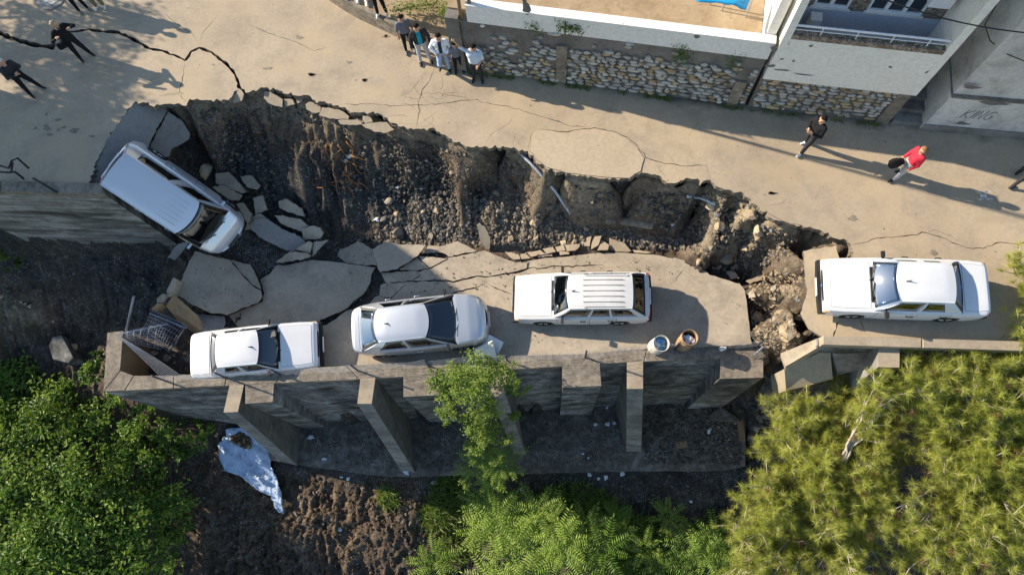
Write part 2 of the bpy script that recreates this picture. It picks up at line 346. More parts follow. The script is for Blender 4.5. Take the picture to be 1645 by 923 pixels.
# hillside below the wall
for q in [(160,640,-7.5,.1,.6),(250,680,-8.1,.1,.6),(330,720,-8.6,.1,.6),(100,720,-8.8,.1,.6),(0,800,-9.8,.15,.6),(-300,900,-11,.2,.6),(300,780,-9.2,.12,1),(380,800,-9.2,.16,1),(450,780,-9.3,.12,1),(330,860,-9.6,.16,1),(470,850,-9.4,.2,1),(560,800,-9.3,.12,1),(560,880,-9.7,.16,1),(620,770,-9.2,.1,1),(640,830,-9.4,.25,.9),(650,900,-9.9,.25,.7),(400,920,-10,.3,1),(300,1000,-11,.3,1),(700,1000,-11,.3,.6),(500,768,-9.2,.1,.6),(430,752,-9.0,.1,.6),
          (740,772,-9.2,.15,.3),(850,780,-9.2,.18,.1),(900,820,-9.6,.2,.3),(1000,775,-9.2,.2,.2),(1050,820,-9.7,.2,.5),(1100,850,-9.7,.2,1.5),(1180,775,-9.3,.2,.2),(1150,820,-9.7,.2,.2),(900,1000,-11,.3,.5),(1200,920,-10.3,.3,.5),(1300,700,-8.2,.2,.5),(1300,650,-7.0,.2,.5),(1300,615,-5.8,.1,.6),(1400,640,-7,.2,.5),(1645,640,-7.2,.2,.5),(1900,640,-7.5,.2,.5),(1500,800,-9.5,.2,.5),(1900,900,-10.5,.3,.5),(1500,1000,-11.5,.3,.5)]: cp(*q)
for u, v in [(1190,660),(1100,660),(1000,665),(850,672),(700,690),(560,690),(430,690),(460,735),(560,752),(700,758),(850,752),(1000,750),(1180,745)]: cp(u, v, FZ-.3, 0, 0)
for u, v in [(1340,558),(1500,566),(1700,572),(1900,580)]: cp(u, v, -.4, 0); 
for u, v in [(1345,612),(1420,620),(1500,612),(1700,612),(1900,615)]: cp(u, v, -6.4, .1, .5)
def cpw(p, z, amp=0, tone=0): CP.append((p.x, p.y, z, amp, tone))
for u in (-520, -300, -100, 0, 60, 120, 160):                   # the ground steps down inside the walls' thickness
    p = P(u, 310+u*.02, .06); cpw(p+Vector((0, -.24, 0)), -4.75 if u > -50 else -4.4, .03); q = P(u, 297+u*.02, .06); cpw(q, -.4)
for (u, v), (a, b) in zip([(1232,572),(1130,576),(1035,580),(962,584),(828,593),(700,601),(577,609),(444,615),(360,619),(279,623),(200,627)], [(1214,552),(1120,555),(1040,558),(940,568),(800,572),(690,579),(557,587),(452,592.5),(360,597),(279,602.5),(215,603)]):
    p = P(u, v, WZ); q = P(a, b, WZ); cpw(p.lerp(q, .2), FZ-.55 if u > 330 else -7.6); cpw(q.lerp(p, .15), DZ-.3+dz(a, b) if u > 330 else -4.5)
def tin():
    co2 = [Vector((c[0], c[1])) for c in CP]
    B = 70.0
    far = [(-B,-B,-13),(B,-B,-13),(B,B,-.4),(-B,B,-.4),(0,-B,-13),(0,B,-.4),(-B,0,-4),(B,0,-.6),(-30,6,-.4),(30,8,-.4),(-30,-3,-6.5),(30,-3,-6.6)]
    ext = [(x, y, z, .2, .5) for x, y, z in far]
    allp = CP+ext
    res = geometry.delaunay_2d_cdt([Vector((c[0], c[1])) for c in allp], [], [], 0, 1e-5)
    vo, fo, orig = res[0], res[2], res[3]
    D = np.array([allp[o[0]] for o in orig]); V2 = np.array([[v.x, v.y] for v in vo])
    return V2, D, fo
_V2, _D, _F = tin()
def sample(X, Y):
    out = np.zeros((3,)+X.shape); out[0] = -13; done = np.zeros(X.shape, bool)
    x0, y0 = X[0, 0], Y[0, 0]; dx = X[0, 1]-X[0, 0]; dy = Y[1, 0]-Y[0, 0]; H, W = X.shape
    for t in _F:
        a, b, c = (_V2[i] for i in t); lo = np.minimum(np.minimum(a, b), c); hi = np.maximum(np.maximum(a, b), c)
        i0 = max(0, int((lo[0]-x0)/dx)); i1 = min(W, int((hi[0]-x0)/dx)+2); j0 = max(0, int((lo[1]-y0)/dy)); j1 = min(H, int((hi[1]-y0)/dy)+2)
        if i0 >= i1 or j0 >= j1: continue
        xs = X[j0:j1, i0:i1]; ys = Y[j0:j1, i0:i1]; det = (b[1]-c[1])*(a[0]-c[0])+(c[0]-b[0])*(a[1]-c[1])
        if abs(det) < 1e-12: continue
        l0 = ((b[1]-c[1])*(xs-c[0])+(c[0]-b[0])*(ys-c[1]))/det; l1 = ((c[1]-a[1])*(xs-c[0])+(a[0]-c[0])*(ys-c[1]))/det; l2 = 1-l0-l1
        m = (l0 >= -1e-6) & (l1 >= -1e-6) & (l2 >= -1e-6)
        for q in range(3):
            val = l0*_D[t[0]][2+q]+l1*_D[t[1]][2+q]+l2*_D[t[2]][2+q]
            o = out[q, j0:j1, i0:i1]; o[m] = val[m]
    return out
def relief(X, Y, Zb, amp):                      # noise laid out along the slope, so steep faces are as rough as flat ones
    S = Y-1.25*Zb; wx = X+.35*fbm(X*.9, S*.9, 3, 51); ws = S+.35*fbm(X*.9+40, S*.9, 3, 52)
    rid = 1-np.abs(fbm(wx*.8, ws*.75, 4, 3, .6))*2.4; gul = 1-np.abs(fbm(wx*1.25+3, ws*.38, 4, 11, .6))*2.6
    lump = 1-np.abs(fbm(wx*2.3, ws*2.1, 4, 21, .62))*2.2; fine = 1-np.abs(fbm(X*6.0, S*5.6, 3, 31, .65))*2.0
    m = np.clip(.35+.9*fbm(X*.5, S*.5, 2, 61), .12, 1)        # some stretches stay smooth, others break up
    big = fbm(wx*.45, ws*.6, 3, 71)
    gw = np.where(Y > 4, .34, .10)
    return amp*(.55*(rid-.3)+gw*(gul-.3)+.7*big+1.0*(lump-.3)*(.25+m)+.6*(fine-.3)*(.3+m))
GX0, GX1, GY0, GY1, ST = -27.0, 23.0, -9.0, 19.0, .07
gx = np.arange(GX0, GX1, ST); gy = np.arange(GY0, GY1, ST); XX, YY = np.meshgrid(gx, gy)
_S = sample(XX, YY); ZZ = _S[0].copy(); AM = _S[1]; TN = _S[2]
for _ in range(1): ZZ[1:-1, 1:-1] = (ZZ[1:-1, 1:-1]*2+ZZ[:-2, 1:-1]+ZZ[2:, 1:-1]+ZZ[1:-1, :-2]+ZZ[1:-1, 2:])/6
_gy, _gx = np.gradient(ZZ, ST); _nl = np.sqrt(1+_gx**2+_gy**2); _rl = relief(XX, YY, ZZ, AM*1.45)
DXX, DYY = np.clip(-_gx/_nl*_rl, -.5, .5), np.clip(-_gy/_nl*_rl, -.5, .5); ZBASE = ZZ.copy(); ZZ += _rl/_nl
def gz(x, y):
    i = min(max(int((x-GX0)/ST), 0), len(gx)-2); j = min(max(int((y-GY0)/ST), 0), len(gy)-2)
    fx = (x-GX0)/ST-i; fy = (y-GY0)/ST-j
    return float((ZZ[j, i]*(1-fx)+ZZ[j, i+1]*fx)*(1-fy)+(ZZ[j+1, i]*(1-fx)+ZZ[j+1, i+1]*fx)*fy)
def on_ground(u, v, z0=-4.0):                  # where the ray through the pixel meets the ground sheet
    d = ray(u, v); c = Vector((0, 0, CAM_H)); t = (1.0-CAM_H)/d.z
    while True:
        p = c+d*t
        if p.z < gz(p.x, p.y) or t > 60:
            lo, hi = t-.3, t
            for _ in range(7):
                mm = (lo+hi)/2; p = c+d*mm
                if p.z < gz(p.x, p.y): hi = mm
                else: lo = mm
            return c+d*hi
        t += .3
def gz_many(x, y):
    i = np.clip(((x-GX0)/ST).astype(int), 0, len(gx)-2); j = np.clip(((y-GY0)/ST).astype(int), 0, len(gy)-2); fx = (x-GX0)/ST-i; fy = (y-GY0)/ST-j
    return (ZZ[j, i]*(1-fx)+ZZ[j, i+1]*fx)*(1-fy)+(ZZ[j+1, i]*(1-fx)+ZZ[j+1, i+1]*fx)*fy
_RWN = np.array([list(r) for r in RW])
def ground_many(U, V):
    U = np.asarray(U, float); V = np.asarray(V, float); d = np.stack([(U-822.5)/F_PX, -(V-461.5)/F_PX, -np.ones_like(U)], 1) @ _RWN.T
    t = (1.0-CAM_H)/d[:, 2]; live = np.ones(len(U), bool)
    for _ in range(70):
        p = d*t[:, None]; live &= (p[:, 2]+CAM_H) > gz_many(p[:, 0], p[:, 1])
        if not live.any(): break
        t = np.where(live, t+.25, t)
    lo, hi = t-.25, t
    for _ in range(7):
        m = (lo+hi)/2; p = d*m[:, None]; b_ = (p[:, 2]+CAM_H) < gz_many(p[:, 0], p[:, 1]); hi = np.where(b_, m, hi); lo = np.where(b_, lo, m)
    p = d*hi[:, None]; p[:, 2] += CAM_H; return p
def ground():
    H, W = XX.shape; V = np.stack([(XX+DXX).ravel(), (YY+DYY).ravel(), ZZ.ravel()], 1)
    idx = np.arange(H*W).reshape(H, W)
    Q = np.stack([idx[:-1, :-1].ravel(), idx[:-1, 1:].ravel(), idx[1:, 1:].ravel(), idx[1:, :-1].ravel()], 1)
    # a wide skirt that carries the sheet to the horizon
    B = 160; nb = len(V)
    skirt = np.array([[-B,-B,-16],[B,-B,-16],[B,B,-1.5],[-B,B,-1.5]]); V = np.concatenate([V, skirt])
    c = [idx[0,0], idx[0,-1], idx[-1,-1], idx[-1,0]]
    Q = np.concatenate([Q, [[c[0], nb, nb+1, c[1]], [c[1], nb+1, nb+2, c[2]], [c[2], nb+2, nb+3, c[3]], [c[3], nb+3, nb, c[0]]]])
    o = fast_mesh('ground', V, Q, SOIL, smooth=True); tag(o, kind='structure')
    tone = np.concatenate([TN.ravel()+.45*fbm(XX*.8, YY*.8, 4, 41).ravel(), [0.5]*4])
    stops = np.array([[.060,.057,.053],[.135,.098,.067],[.27,.22,.155]]); t = np.clip(tone, 0, 2)
    i = np.clip(t.astype(int), 0, 1); f = (t-i)[:, None]; colr = stops[i]*(1-f)+stops[i+1]*f
    at = o.data.color_attributes.new('tone', 'FLOAT_COLOR', 'POINT')
    at.data.foreach_set('color', np.concatenate([colr, np.ones((len(colr), 1))], 1).astype(np.float32).ravel())
ground()
# ================================================================== cracked pavement sheets
def dens(pts, step, amp, rd):
    out = []
    for a, b in zip(pts[:-1], pts[1:]):
        a, b = Vector(a), Vector(b); d = b-a; k = max(1, int(d.length/step)); nr = Vector((-d.y, d.x, 0)).normalized() if d.length > 1e-6 else Vector()
        out += [a+d*(j/k)+(nr*rd.gauss(0, amp) if j else Vector()) for j in range(k)]
    return out+[Vector(pts[-1])]
def ribbon(pts, w, rd, taper=True):
    n = len(pts); L = []; Rr = []
    for i, p in enumerate(pts):
        d = (pts[min(i+1, n-1)]-pts[max(i-1, 0)]); nr = Vector((-d.y, d.x, 0)).normalized()
        e = min(1, (i+.15)/3, (n-1-i+.15)/3) if taper else 1
        ww = w*e*(.55+.9*rd.random())/2
        L.append(p+nr*ww); Rr.append(p-nr*ww)
    return L+Rr[::-1]
def sheet(name, outline, cracks, zf, thick, mat, rd, grid=.6):
    """pavement with real slits: constrained triangulation, slit triangles left out, all rims carried down"""
    V = [Vector((p.x, p.y)) for p in outline]; n = len(V); E = [(i, (i+1) % n) for i in range(n)]
    for c in cracks:
        b = len(V); V += [Vector((p.x, p.y)) for p in c]; k = len(c); E += [(b+i, b+(i+1) % k) for i in range(k)]
    xs = [p.x for p in outline]; ys = [p.y for p in outline]
    GXx, GYy = np.meshgrid(np.arange(min(xs), max(xs), grid), np.arange(min(ys), max(ys), grid))
    m = inpoly(GXx, GYy, [(p.x, p.y) for p in outline])
    V += [Vector((x+rd.uniform(-.1, .1), y+rd.uniform(-.1, .1))) for x, y in zip(GXx[m], GYy[m])]
    vo, _, fo, *_r = geometry.delaunay_2d_cdt(V, E, [], 0, 1e-5)
    A = np.array([[v.x, v.y] for v in vo]); T = np.array([f for f in fo if len(f) == 3])
    C = A[T].mean(1); keep = inpoly(C[:, 0], C[:, 1], [(p.x, p.y) for p in outline])
    for c in cracks:
        cx = [p.x for p in c]; cy = [p.y for p in c]
        near = keep & (C[:, 0] > min(cx)) & (C[:, 0] < max(cx)) & (C[:, 1] > min(cy)) & (C[:, 1] < max(cy))
        if near.any():
            ii = np.where(near)[0]; keep[ii[inpoly(C[ii, 0], C[ii, 1], [(p.x, p.y) for p in c])]] = False
    T = T[keep]; a, b, c = A[T[:, 0]], A[T[:, 1]], A[T[:, 2]]
    flip = ((b[:, 0]-a[:, 0])*(c[:, 1]-a[:, 1])-(b[:, 1]-a[:, 1])*(c[:, 0]-a[:, 0])) < 0
    T[flip] = T[flip][:, [0, 2, 1]]
    Z = zf(A[:, 0], A[:, 1]); V3 = np.column_stack([A, Z]); ed = {}
    for t in T:
        for i in range(3): ed[(int(t[i]), int(t[(i+1) % 3]))] = 1
    rim = [(i, j) for (i, j) in ed if (j, i) not in ed]
    lo = {}; extra = []; faces = [tuple(int(q) for q in t) for t in T]
    for i, j in rim:
        for q in (i, j):
            if q not in lo: lo[q] = len(V3)+len(extra); extra.append((A[q][0]+rd.gauss(0, .012), A[q][1]+rd.gauss(0, .012), Z[q]-thick*rd.uniform(.85, 1.15)))
        faces.append((j, i, lo[i], lo[j]))
    return mesh(name, [tuple(v) for v in V3]+extra, faces, [mat, BROKEN], None, False, [0]*len(T)+[1]*(len(faces)-len(T)))
RD = random.Random(5)
def branch(rd, u, v, ang, length, w, depth, out, step=9):
    pts = [(u, v)]; L = 0
    while L < length:
        ang += rd.gauss(0, .38); s = step*rd.uniform(.6, 1.4); u += math.cos(ang)*s; v += math.sin(ang)*s*.9; L += s; pts.append((u, v))
        if depth and rd.random() < .30: branch(rd, u, v, ang+rd.choice((-1, 1))*rd.uniform(.6, 1.4), length*rd.uniform(.25, .55), w*.75, depth-1, out, step)
    out.append((pts, w))
CR = [([(-20,45),(20,62),(45,70),(60,73),(88,76)], .17),([(100,53),(125,50),(143,47),(160,50),(190,52),(215,64),(240,78),(262,82),(285,91),(298,98)], .10),
      ([(298,97),(307,83),(320,77),(340,84),(365,104),(377,119),(386,143)], .10),([(298,100),(293,125),(288,145),(292,158),(303,163)], .02),
      ([(258,15),(275,32),(310,55),(318,70)], .012),([(318,70),(325,55),(350,25)], .012),([(400,40),(450,60),(470,66),(505,82),(530,76)], .013),
      ([(700,105),(690,130),(678,145),(672,165),(672,185),(668,206)], .02),([(545,168),(600,167),(640,170),(700,168),(760,160),(820,172),(880,190),(920,203),(955,205)], .015),
      ([(660,152),(700,150),(740,155),(765,166)], .010),([(862,207),(880,208),(910,212),(930,208),(955,205),(985,211),(1010,222),(1025,235),(1037,253),(1060,260),(1085,264),(1105,267),(1135,266),(1141,289)], .02),
      ([(1037,255),(1030,277)], .012),([(848,242),(852,225),(855,212),(862,207)], .014),([(820,215),(830,225),(838,238)], .010),([(1050,262),(1075,290)], .010),([(1095,265),(1100,287)], .010),([(1062,262),(1057,280)], .010),
      ([(1366,394),(1385,390),(1410,382),(1440,380),(1465,377),(1490,374),(1510,380),(1530,390),(1555,398),(1580,399),(1600,390),(1640,391),(1680,385)], .022),([(1475,376),(1500,369),(1520,376),(1545,388)], .009),
      ([(1220,334),(1238,345),(1260,357),(1280,360),(1311,369)], .02),([(1225,332),(1250,328),(1270,320)], .010),
      ([(618,188),(640,185),(660,188)], .010),([(780,235),(790,215),(815,200),(830,180)], .008),([(1130,130),(1120,200),(1100,230)], .005),
      ([(1380,505),(1385,520),(1392,540)], .02)]
rb = random.Random(12)
for (u, v, n, L) in [(690,165,7,55),(675,190,5,45),(835,222,5,22),(1080,272,6,25),(660,160,3,40)]:
    for i in range(n): branch(rb, u+rb.uniform(-12, 12), v+rb.uniform(-12, 12), rb.uniform(0, 6.28), L, .008, 1, CR, 8)
def world_cracks(cr, z, rd, mul=1.0, zfn=None):
    out = []
    for pts, wd in cr:
        wp = dens([P(u, v, z+(zfn(u, v) if zfn else 0)) for u, v in pts], .13, .02 if wd < .05 else .012, rd)
        if len(wp) > 2: out.append(ribbon(wp, wd*mul, rd, wd < .1))
    return out
hole = dens([P(u, v, 0) for u, v in EDGE], .08, .032, RD)
wallS = [P(1371,421,0), P(1353,424,0), P(1353,500,0), P(1340,540,0), P(1700,549.5,0), P(2300,560,0)]
far = [Vector((60, 30, 0)), Vector((-60, 30, 0)), P(-900, 286, 0), P(0, 291, 0)]
ROADPOLY = hole+wallS+far
def zroad(x, y): return .02*fbm(x*.35, y*.35, 3, 5)-.0
def edge_sag(x, y): return zroad(x, y)
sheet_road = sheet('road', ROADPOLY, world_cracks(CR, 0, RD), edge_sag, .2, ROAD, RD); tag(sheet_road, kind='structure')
# re-laid patch at the rim of the hole: a skin 4-8 mm above the old concrete
pp = [(863,209),(880,210),(910,214),(930,210),(955,207),(984,213),(1008,224),(1023,237),(1035,254),(1029,275),(1020,279),(1011,286),(975,284.5),(949,281.5),(911,277.5),(879,268.5),(863,256),(851,241.5),(854,226),(857,213)]
po = slab('concrete_patch', pp, .022, PATCH, .02, step=.2, amp=.006, rnd_seed=3); adopt(po, sheet_road)
# the piece that still carries the bonnet end of the right-hand car
zf_ = slab('pavement_flap', [(1290,403),(1318,399),(1344,394),(1352,422),(1352,500),(1338,541),(1318,539),(1300,528),(1287,503),(1297,465),(1293,430)], [-.14,-.1,-.08,-.02,0,0,-.04,-.1,-.14,-.14,-.14], ROAD, .2, step=.12, amp=.02)
adopt(zf_, sheet_road)
# broken strip along the rim, between the main edge and the pit
Z2 = lambda p: zoom(400, 0, 3.076, p)
rimstrip = [([(75,450),(110,455),(165,490),(165,530),(110,515),(72,485)],-.12),([(172,490),(215,490),(225,515),(180,525)],-.25),([(230,480),(265,478),(262,500),(240,510)],-.2),
            ([(300,500),(355,525),(350,555),(325,560),(285,540),(280,515)],-.18),([(362,530),(440,540),(495,575),(490,590),(400,585),(345,570)],-.14),
            ([(440,595),(525,590),(550,600),(560,615),(500,618),(450,612)],-.22),([(528,588),(560,585),(565,605),(550,612)],-.3),([(562,572),(600,580),(612,600),(575,608),(563,595)],-.1),
            ([(556,615),(600,605),(680,603),(718,640),(680,655),(620,650),(575,632)],-.16),([(585,530),(615,528),(632,550),(600,570),(580,550)],-.05),([(690,560),(740,552),(790,580),(800,615),(740,618),(700,600)],-.02)]
for pl, z in rimstrip:
    q = Z2(pl); zz = [z-.004*(v-min(y for _, y in q))*1.5 for _, v in q]
    adopt(slab('pavement_piece', q, zz, ROAD, .14, step=.1, amp=.012), sheet_road)
Z1 = lambda p: zoom(0, 0, 3.076, p)
adopt(slab('pavement_piece', Z1([(1135,490),(1180,437),(1205,465),(1195,500),(1160,510)]), [-.1,0,0,-.15,-.2], ROAD, .14, step=.1, amp=.012), sheet_road)
adopt(slab('pavement_piece', Z1([(745,518),(790,470),(890,455),(940,485),(925,522),(850,515)]), [-.06,.02,.02,-.02,-.1,-.1], ROAD, .14, step=.12, amp=.015), sheet_road)
# fine litter chips lie in the builder of small things
# ================================================================== the dropped pavement
drop = link(bpy.data.objects.new('dropped_pavement', None)); tag(drop, kind='structure'); drop.location = P(850, 500, DZ)
bpy.context.view_layer.update()
Z3 = lambda p: zoom(540, 380, 4.197, p); Z4 = lambda p: zoom(800, 400, 3.576, p); Z7 = lambda p: zoom(780, 180, 3.077, p); ZB = lambda p: zoom(250, 400, 4.197, p)
north = Z3([(300,322),(330,314),(510,303),(690,298),(740,298),(790,308),(950,268),(1010,273),(1200,243),(1290,218)])
n2 = Z7([(205,735),(300,718),(380,712),(480,702),(560,692),(700,692),(830,702),(960,722),(1060,757),(1110,802),(1180,822),(1260,847)])
east = Z4([(1385,190),(1420,235),(1430,300),(1440,400),(1450,480),(1460,540)])
south = [(1195,553.5),(1040,559.5),(940,569),(800,573.5),(557,588.5),(452,594),(380,597),(380,545),(430,536),(494,528)]
west = Z3([(-60,590),(20,535),(70,495),(190,480),(260,405),(290,395)])
S3 = [P(u, v, DZ+dz(u, v)) for u, v in (north+n2+east+south[:-1]+[(494,529)]+west)]
S3 = rough_loop(S3, .15, .012, RD)
CR3 = [(Z3([(500,300),(440,340),(365,415),(340,410),(280,395)]), .03),(Z3([(300,395),(296,330)]), .02),(Z3([(340,405),(335,350),(325,315)]), .008),(Z3([(690,300),(640,360),(600,410)]), .012),
       (Z3([(690,415),(770,390),(800,375),(900,350),(960,335),(1020,312)]), .045),(Z3([(1015,312),(1075,345),(1140,370),(1210,390)]), .028),(Z3([(1010,270),(970,285),(1000,310)]), .012),
       (Z4([(0,142),(80,135),(130,128),(175,108),(230,110),(350,95),(430,100),(520,90),(600,88),(620,105)]), .035),(Z4([(600,88),(640,50),(670,27)]), .02),(Z4([(175,108),(180,75),(165,55)]), .02),(Z4([(350,95),(375,55),(385,40)]), .018),
       (Z4([(770,95),(800,70),(835,35)]), .018),(Z4([(975,210),(1020,182),(1090,80)]), .014),(Z4([(230,110),(225,60)]), .014),(Z4([(0,225),(60,250),(110,265)]), .022),(Z4([(430,95),(480,35)]), .012),(Z3([(770,350),(790,370)]), .012)]
for i in range(7): branch(rb, rb.uniform(640, 1150), rb.uniform(430, 540), rb.uniform(0, 6.28), 45, .006, 1, CR3, 9)
def zdrop(x, y): return DZ+.35+.06*np.clip(x, -11, 7)-.05*np.clip((y-P(900,560,DZ).y)/3.2, -1, 1.3)+.02*fbm(x*.4, y*.4, 3, 9)
s3 = sheet('pavement_sheet', S3, world_cracks(CR3, DZ, RD, 1.0, dz), zdrop, .18, SLABM, RD); adopt(s3, drop)
pieces = [  # outline, heights, material
 (Z3([(10,130),(25,85),(80,68),(145,30),(245,85),(272,193),(155,188),(70,178)]), [-3.6,-3.55,-3.5,-3.45,-3.3,-3.3,-3.45,-3.5], SLABM),
 (Z3([(245,85),(320,40),(380,40),(440,55),(606,55),(550,128),(410,218),(297,238),(277,200)]), [-3.15,-3.05,-3.05,-3.05,-3.1,-3.2,-3.2,-3.2,-3.2], SLABM),
 (Z3([(620,62),(700,65),(820,30),(880,60),(950,95),(760,133),(745,120),(700,105),(590,112)]), [-3.4,-3.3,-3.25,-3.3,-3.35,-3.35,-3.35,-3.35,-3.4], SLABM),
 (Z3([(555,130),(750,146),(632,208),(600,180)]), -3.28, SLABM),(Z3([(545,142),(592,180),(626,213),(540,224),(425,220)]), -3.32, SLABM),
 (Z3([(302,243),(540,230),(566,258),(508,297),(332,308)]), -3.36, SLABM),
 (Z3([(545,236),(640,216),(760,142),(960,103),(1000,93),(1190,170),(1288,172),(1286,212),(1198,236),(1010,266),(950,261),(790,300),(742,291),(690,291),(512,297),(572,260)]), -3.31, SLABM),
 # flat grey piece between the tilted slab and the car
 ([(418,449),(433,440),(443,427),(464,425),(500,417),(540,421),(603,429),(596,442),(594,456),(585,470),(554,497),(535,505),(491,524),(450,530),(382,524),(368,507),(422,484),(425,470)], -3.38, SLABM),
 # big tilted slab and its corner
 (ZB([(265,15),(430,60),(495,72),(575,165),(650,245),(710,280),(720,320),(690,360),(600,390),(480,445),(440,430),(370,430),(250,375),(130,295),(185,190),(225,85)]), [-2.7,-2.85,-2.9,-3.0,-3.1,-3.15,-3.2,-3.2,-3.15,-3.05,-3.0,-2.95,-2.8,-2.6,-2.6,-2.65], SLABM),
 (ZB([(505,72),(640,105),(670,160),(690,215),(712,272),(655,240),(585,165)]), [-2.95,-3.1,-3.2,-3.2,-3.2,-3.15,-3.05], SLABM),
 (ZB([(278,435),(465,452),(470,500),(440,560),(385,590),(350,612),(312,540)]), [-3.1,-3.2,-3.2,-3.1,-2.9,-2.8,-3.0], GREYSLAB),
 # crumbled edge toward the pit
 (Z7([(95,690),(160,697),(172,725),(140,728),(120,715)]), -3.35, ROAD),(Z7([(205,692),(270,682),(298,700),(226,714)]), -3.3, ROAD),(Z7([(282,676),(332,666),(348,690),(302,699)]), -3.28, ROAD),(Z7([(345,666),(386,659),(396,684),(354,689)]), -3.3, ROAD),
 (Z7([(392,656),(465,651),(466,664),(440,684),(402,688)]), -3.25, ROAD),(Z7([(470,640),(500,620),(525,610),(515,663),(482,660)]), [-3.3,-3.2,-3.15,-3.3,-3.3], ROAD),(Z7([(528,640),(540,615),(573,611),(558,658),(522,678)]), [-3.2,-3.1,-3.05,-3.2,-3.3], ROAD),
 (Z7([(577,632),(610,655),(605,680),(552,684),(570,642)]), -3.2, ROAD),(Z7([(612,622),(690,650),(720,688),(645,690),(612,660)]), [-3.1,-3.15,-3.3,-3.35,-3.25], ROAD),(Z7([(725,680),(800,688),(820,695),(740,694)]), -3.32, ROAD),
 (Z7([(365,690),(415,686),(412,702),(370,706)]), -3.3, ROAD),(Z7([(255,703),(330,696),(322,711),(262,716)]), -3.34, ROAD),(Z7([(168,700),(200,700),(222,722),(178,726)]), -3.36, ROAD)]
for i, (pl, z, m) in enumerate(pieces):
    z = [q+dz(*w_) for q, w_ in zip(z if hasattr(z, '__len__') else [z]*len(pl), pl)]
    adopt(slab('pavement_piece', pl, z, m, .17, step=.11, amp=.011, rnd_seed=100+i), drop)
# ================================================================== walls
def wall_between(name, topA, topB, z1, botA, botB, z0, mat, parent, thick=None):
    pass
def solid(name, top, bot, mat, parent=None, jag=0):     # prism between two rings of world points (same count)
    b = MB(); b.loft([bot, top]); o = b.obj(name, mat, parent); fixnormals(o); return o
def px_ring(px, z): return [P(u, v, z) for u, v in px]
def shift_down(ring, z, out=(0, 0)): return [Vector((p.x+out[0], p.y+out[1], z)) for p in ring]
# --- main retaining wall: coping pieces, face, pilasters, counterforts, footing
mw = thing('retaining_wall', 'long stained concrete retaining wall with counterforts below the parked cars', 'wall', P(700, 600, WZ)*1)
IN = [(1214,552),(1040,558),(940,568),(800,572),(557,587),(452,592.5),(279,602.5),(215,603),(193,595)]
OUT = [(1232,572),(1035,580),(962,584),(828,593),(577,609),(444,615),(279,623),(200,627),(166,628.5)]
inn = px_ring(IN, WZ); out = px_ring(OUT, WZ)
base_out = [p+Vector((0, -.55, FZ-WZ)) for p in out]; base_in = [Vector((p.x, p.y, FZ)) for p in inn]
base_out[-1] = Vector((out[-1].x, out[-1].y-.1, FZ)); base_out[-2] = Vector((out[-2].x, out[-2].y-.3, FZ))
b = MB()
for i in range(len(inn)-1):                       # body below the coping, one run
    tI0, tI1, tO0, tO1 = [Vector((p.x, p.y, WZ-.24)) for p in (inn[i], inn[i+1], out[i], out[i+1])]
    nu = 6
    for k in range(nu):
        f0, f1 = k/nu, (k+1)/nu
        b.add([tO0.lerp(base_out[i], f0), tO1.lerp(base_out[i+1], f0), tO1.lerp(base_out[i+1], f1), tO0.lerp(base_out[i], f1)], [(0, 3, 2, 1)])
    b.add([tI0, tI1, base_in[i+1], base_in[i]], [(0, 1, 2, 3)])
b.add([Vector((inn[0].x, inn[0].y, WZ-.24)), Vector((out[0].x, out[0].y, WZ-.24)), base_out[0], base_in[0]], [(0, 1, 2, 3)])
adopt(b.obj('wall_face', WALLD), mw)
def beam(name, a0, a1, b0, b1, h, mat, parent, drop=0):   # a coping length between two cross sections (inner/outer points), top face given
    t = [a0, a1, b1, b0]; o = MB(); c = .02
    bt = [p-Vector((0, 0, h)) for p in t]
    ctr = sum(t, Vector())/4
    r1 = [p.lerp(Vector((ctr.x, ctr.y, p.z)), .0)-Vector((0, 0, c)) for p in t]; r0 = [p+(ctr-p).normalized()*c*1.2 for p in t]
    o.loft([bt, r1, r0]); ob = o.obj(name, mat); fixnormals(ob); adopt(ob, parent); return ob
for i in range(len(inn)-1):
    L = (inn[i+1]-inn[i]).length; n = max(1, round(L/2.4)); g = .012
    for k in range(n):
        f0, f1 = (k+.0)/n+g/L/2, (k+1)/n-g/L/2
        beam('coping', inn[i].lerp(inn[i+1], f0), out[i].lerp(out[i+1], f0), inn[i].lerp(inn[i+1], f1), out[i].lerp(out[i+1], f1), .24, COPE, mw)
# west return of the wall, going back toward the hill
ret_in = px_ring([(193,595),(198,531)], WZ); ret_out = px_ring([(166,628.5),(172,534)], WZ)
beam('coping', ret_in[0], ret_out[0], ret_in[1], ret_out[1], .24, COPE, mw)
b = MB(); q = [Vector((p.x, p.y, WZ-.24)) for p in (ret_in[0], ret_out[0], ret_out[1], ret_in[1])]; bt = [Vector((p.x, p.y, FZ)) for p in q]
b.loft([bt, q]); o = b.obj('return_wall', WALLC); fixnormals(o); adopt(o, mw)
# raw inner face of the return and front wall where the fill fell away
a, c = ret_in; b = MB(); e = Vector((.012, 0, 0))
b.add([a+e-Vector((0,0,.03)), c+e-Vector((0,0,.03)), c+e-Vector((0,0,2.2)), a+e-Vector((0,0,2.2))], [(0,1,2,3)]); adopt(b.obj('raw_face', RAWC), mw)
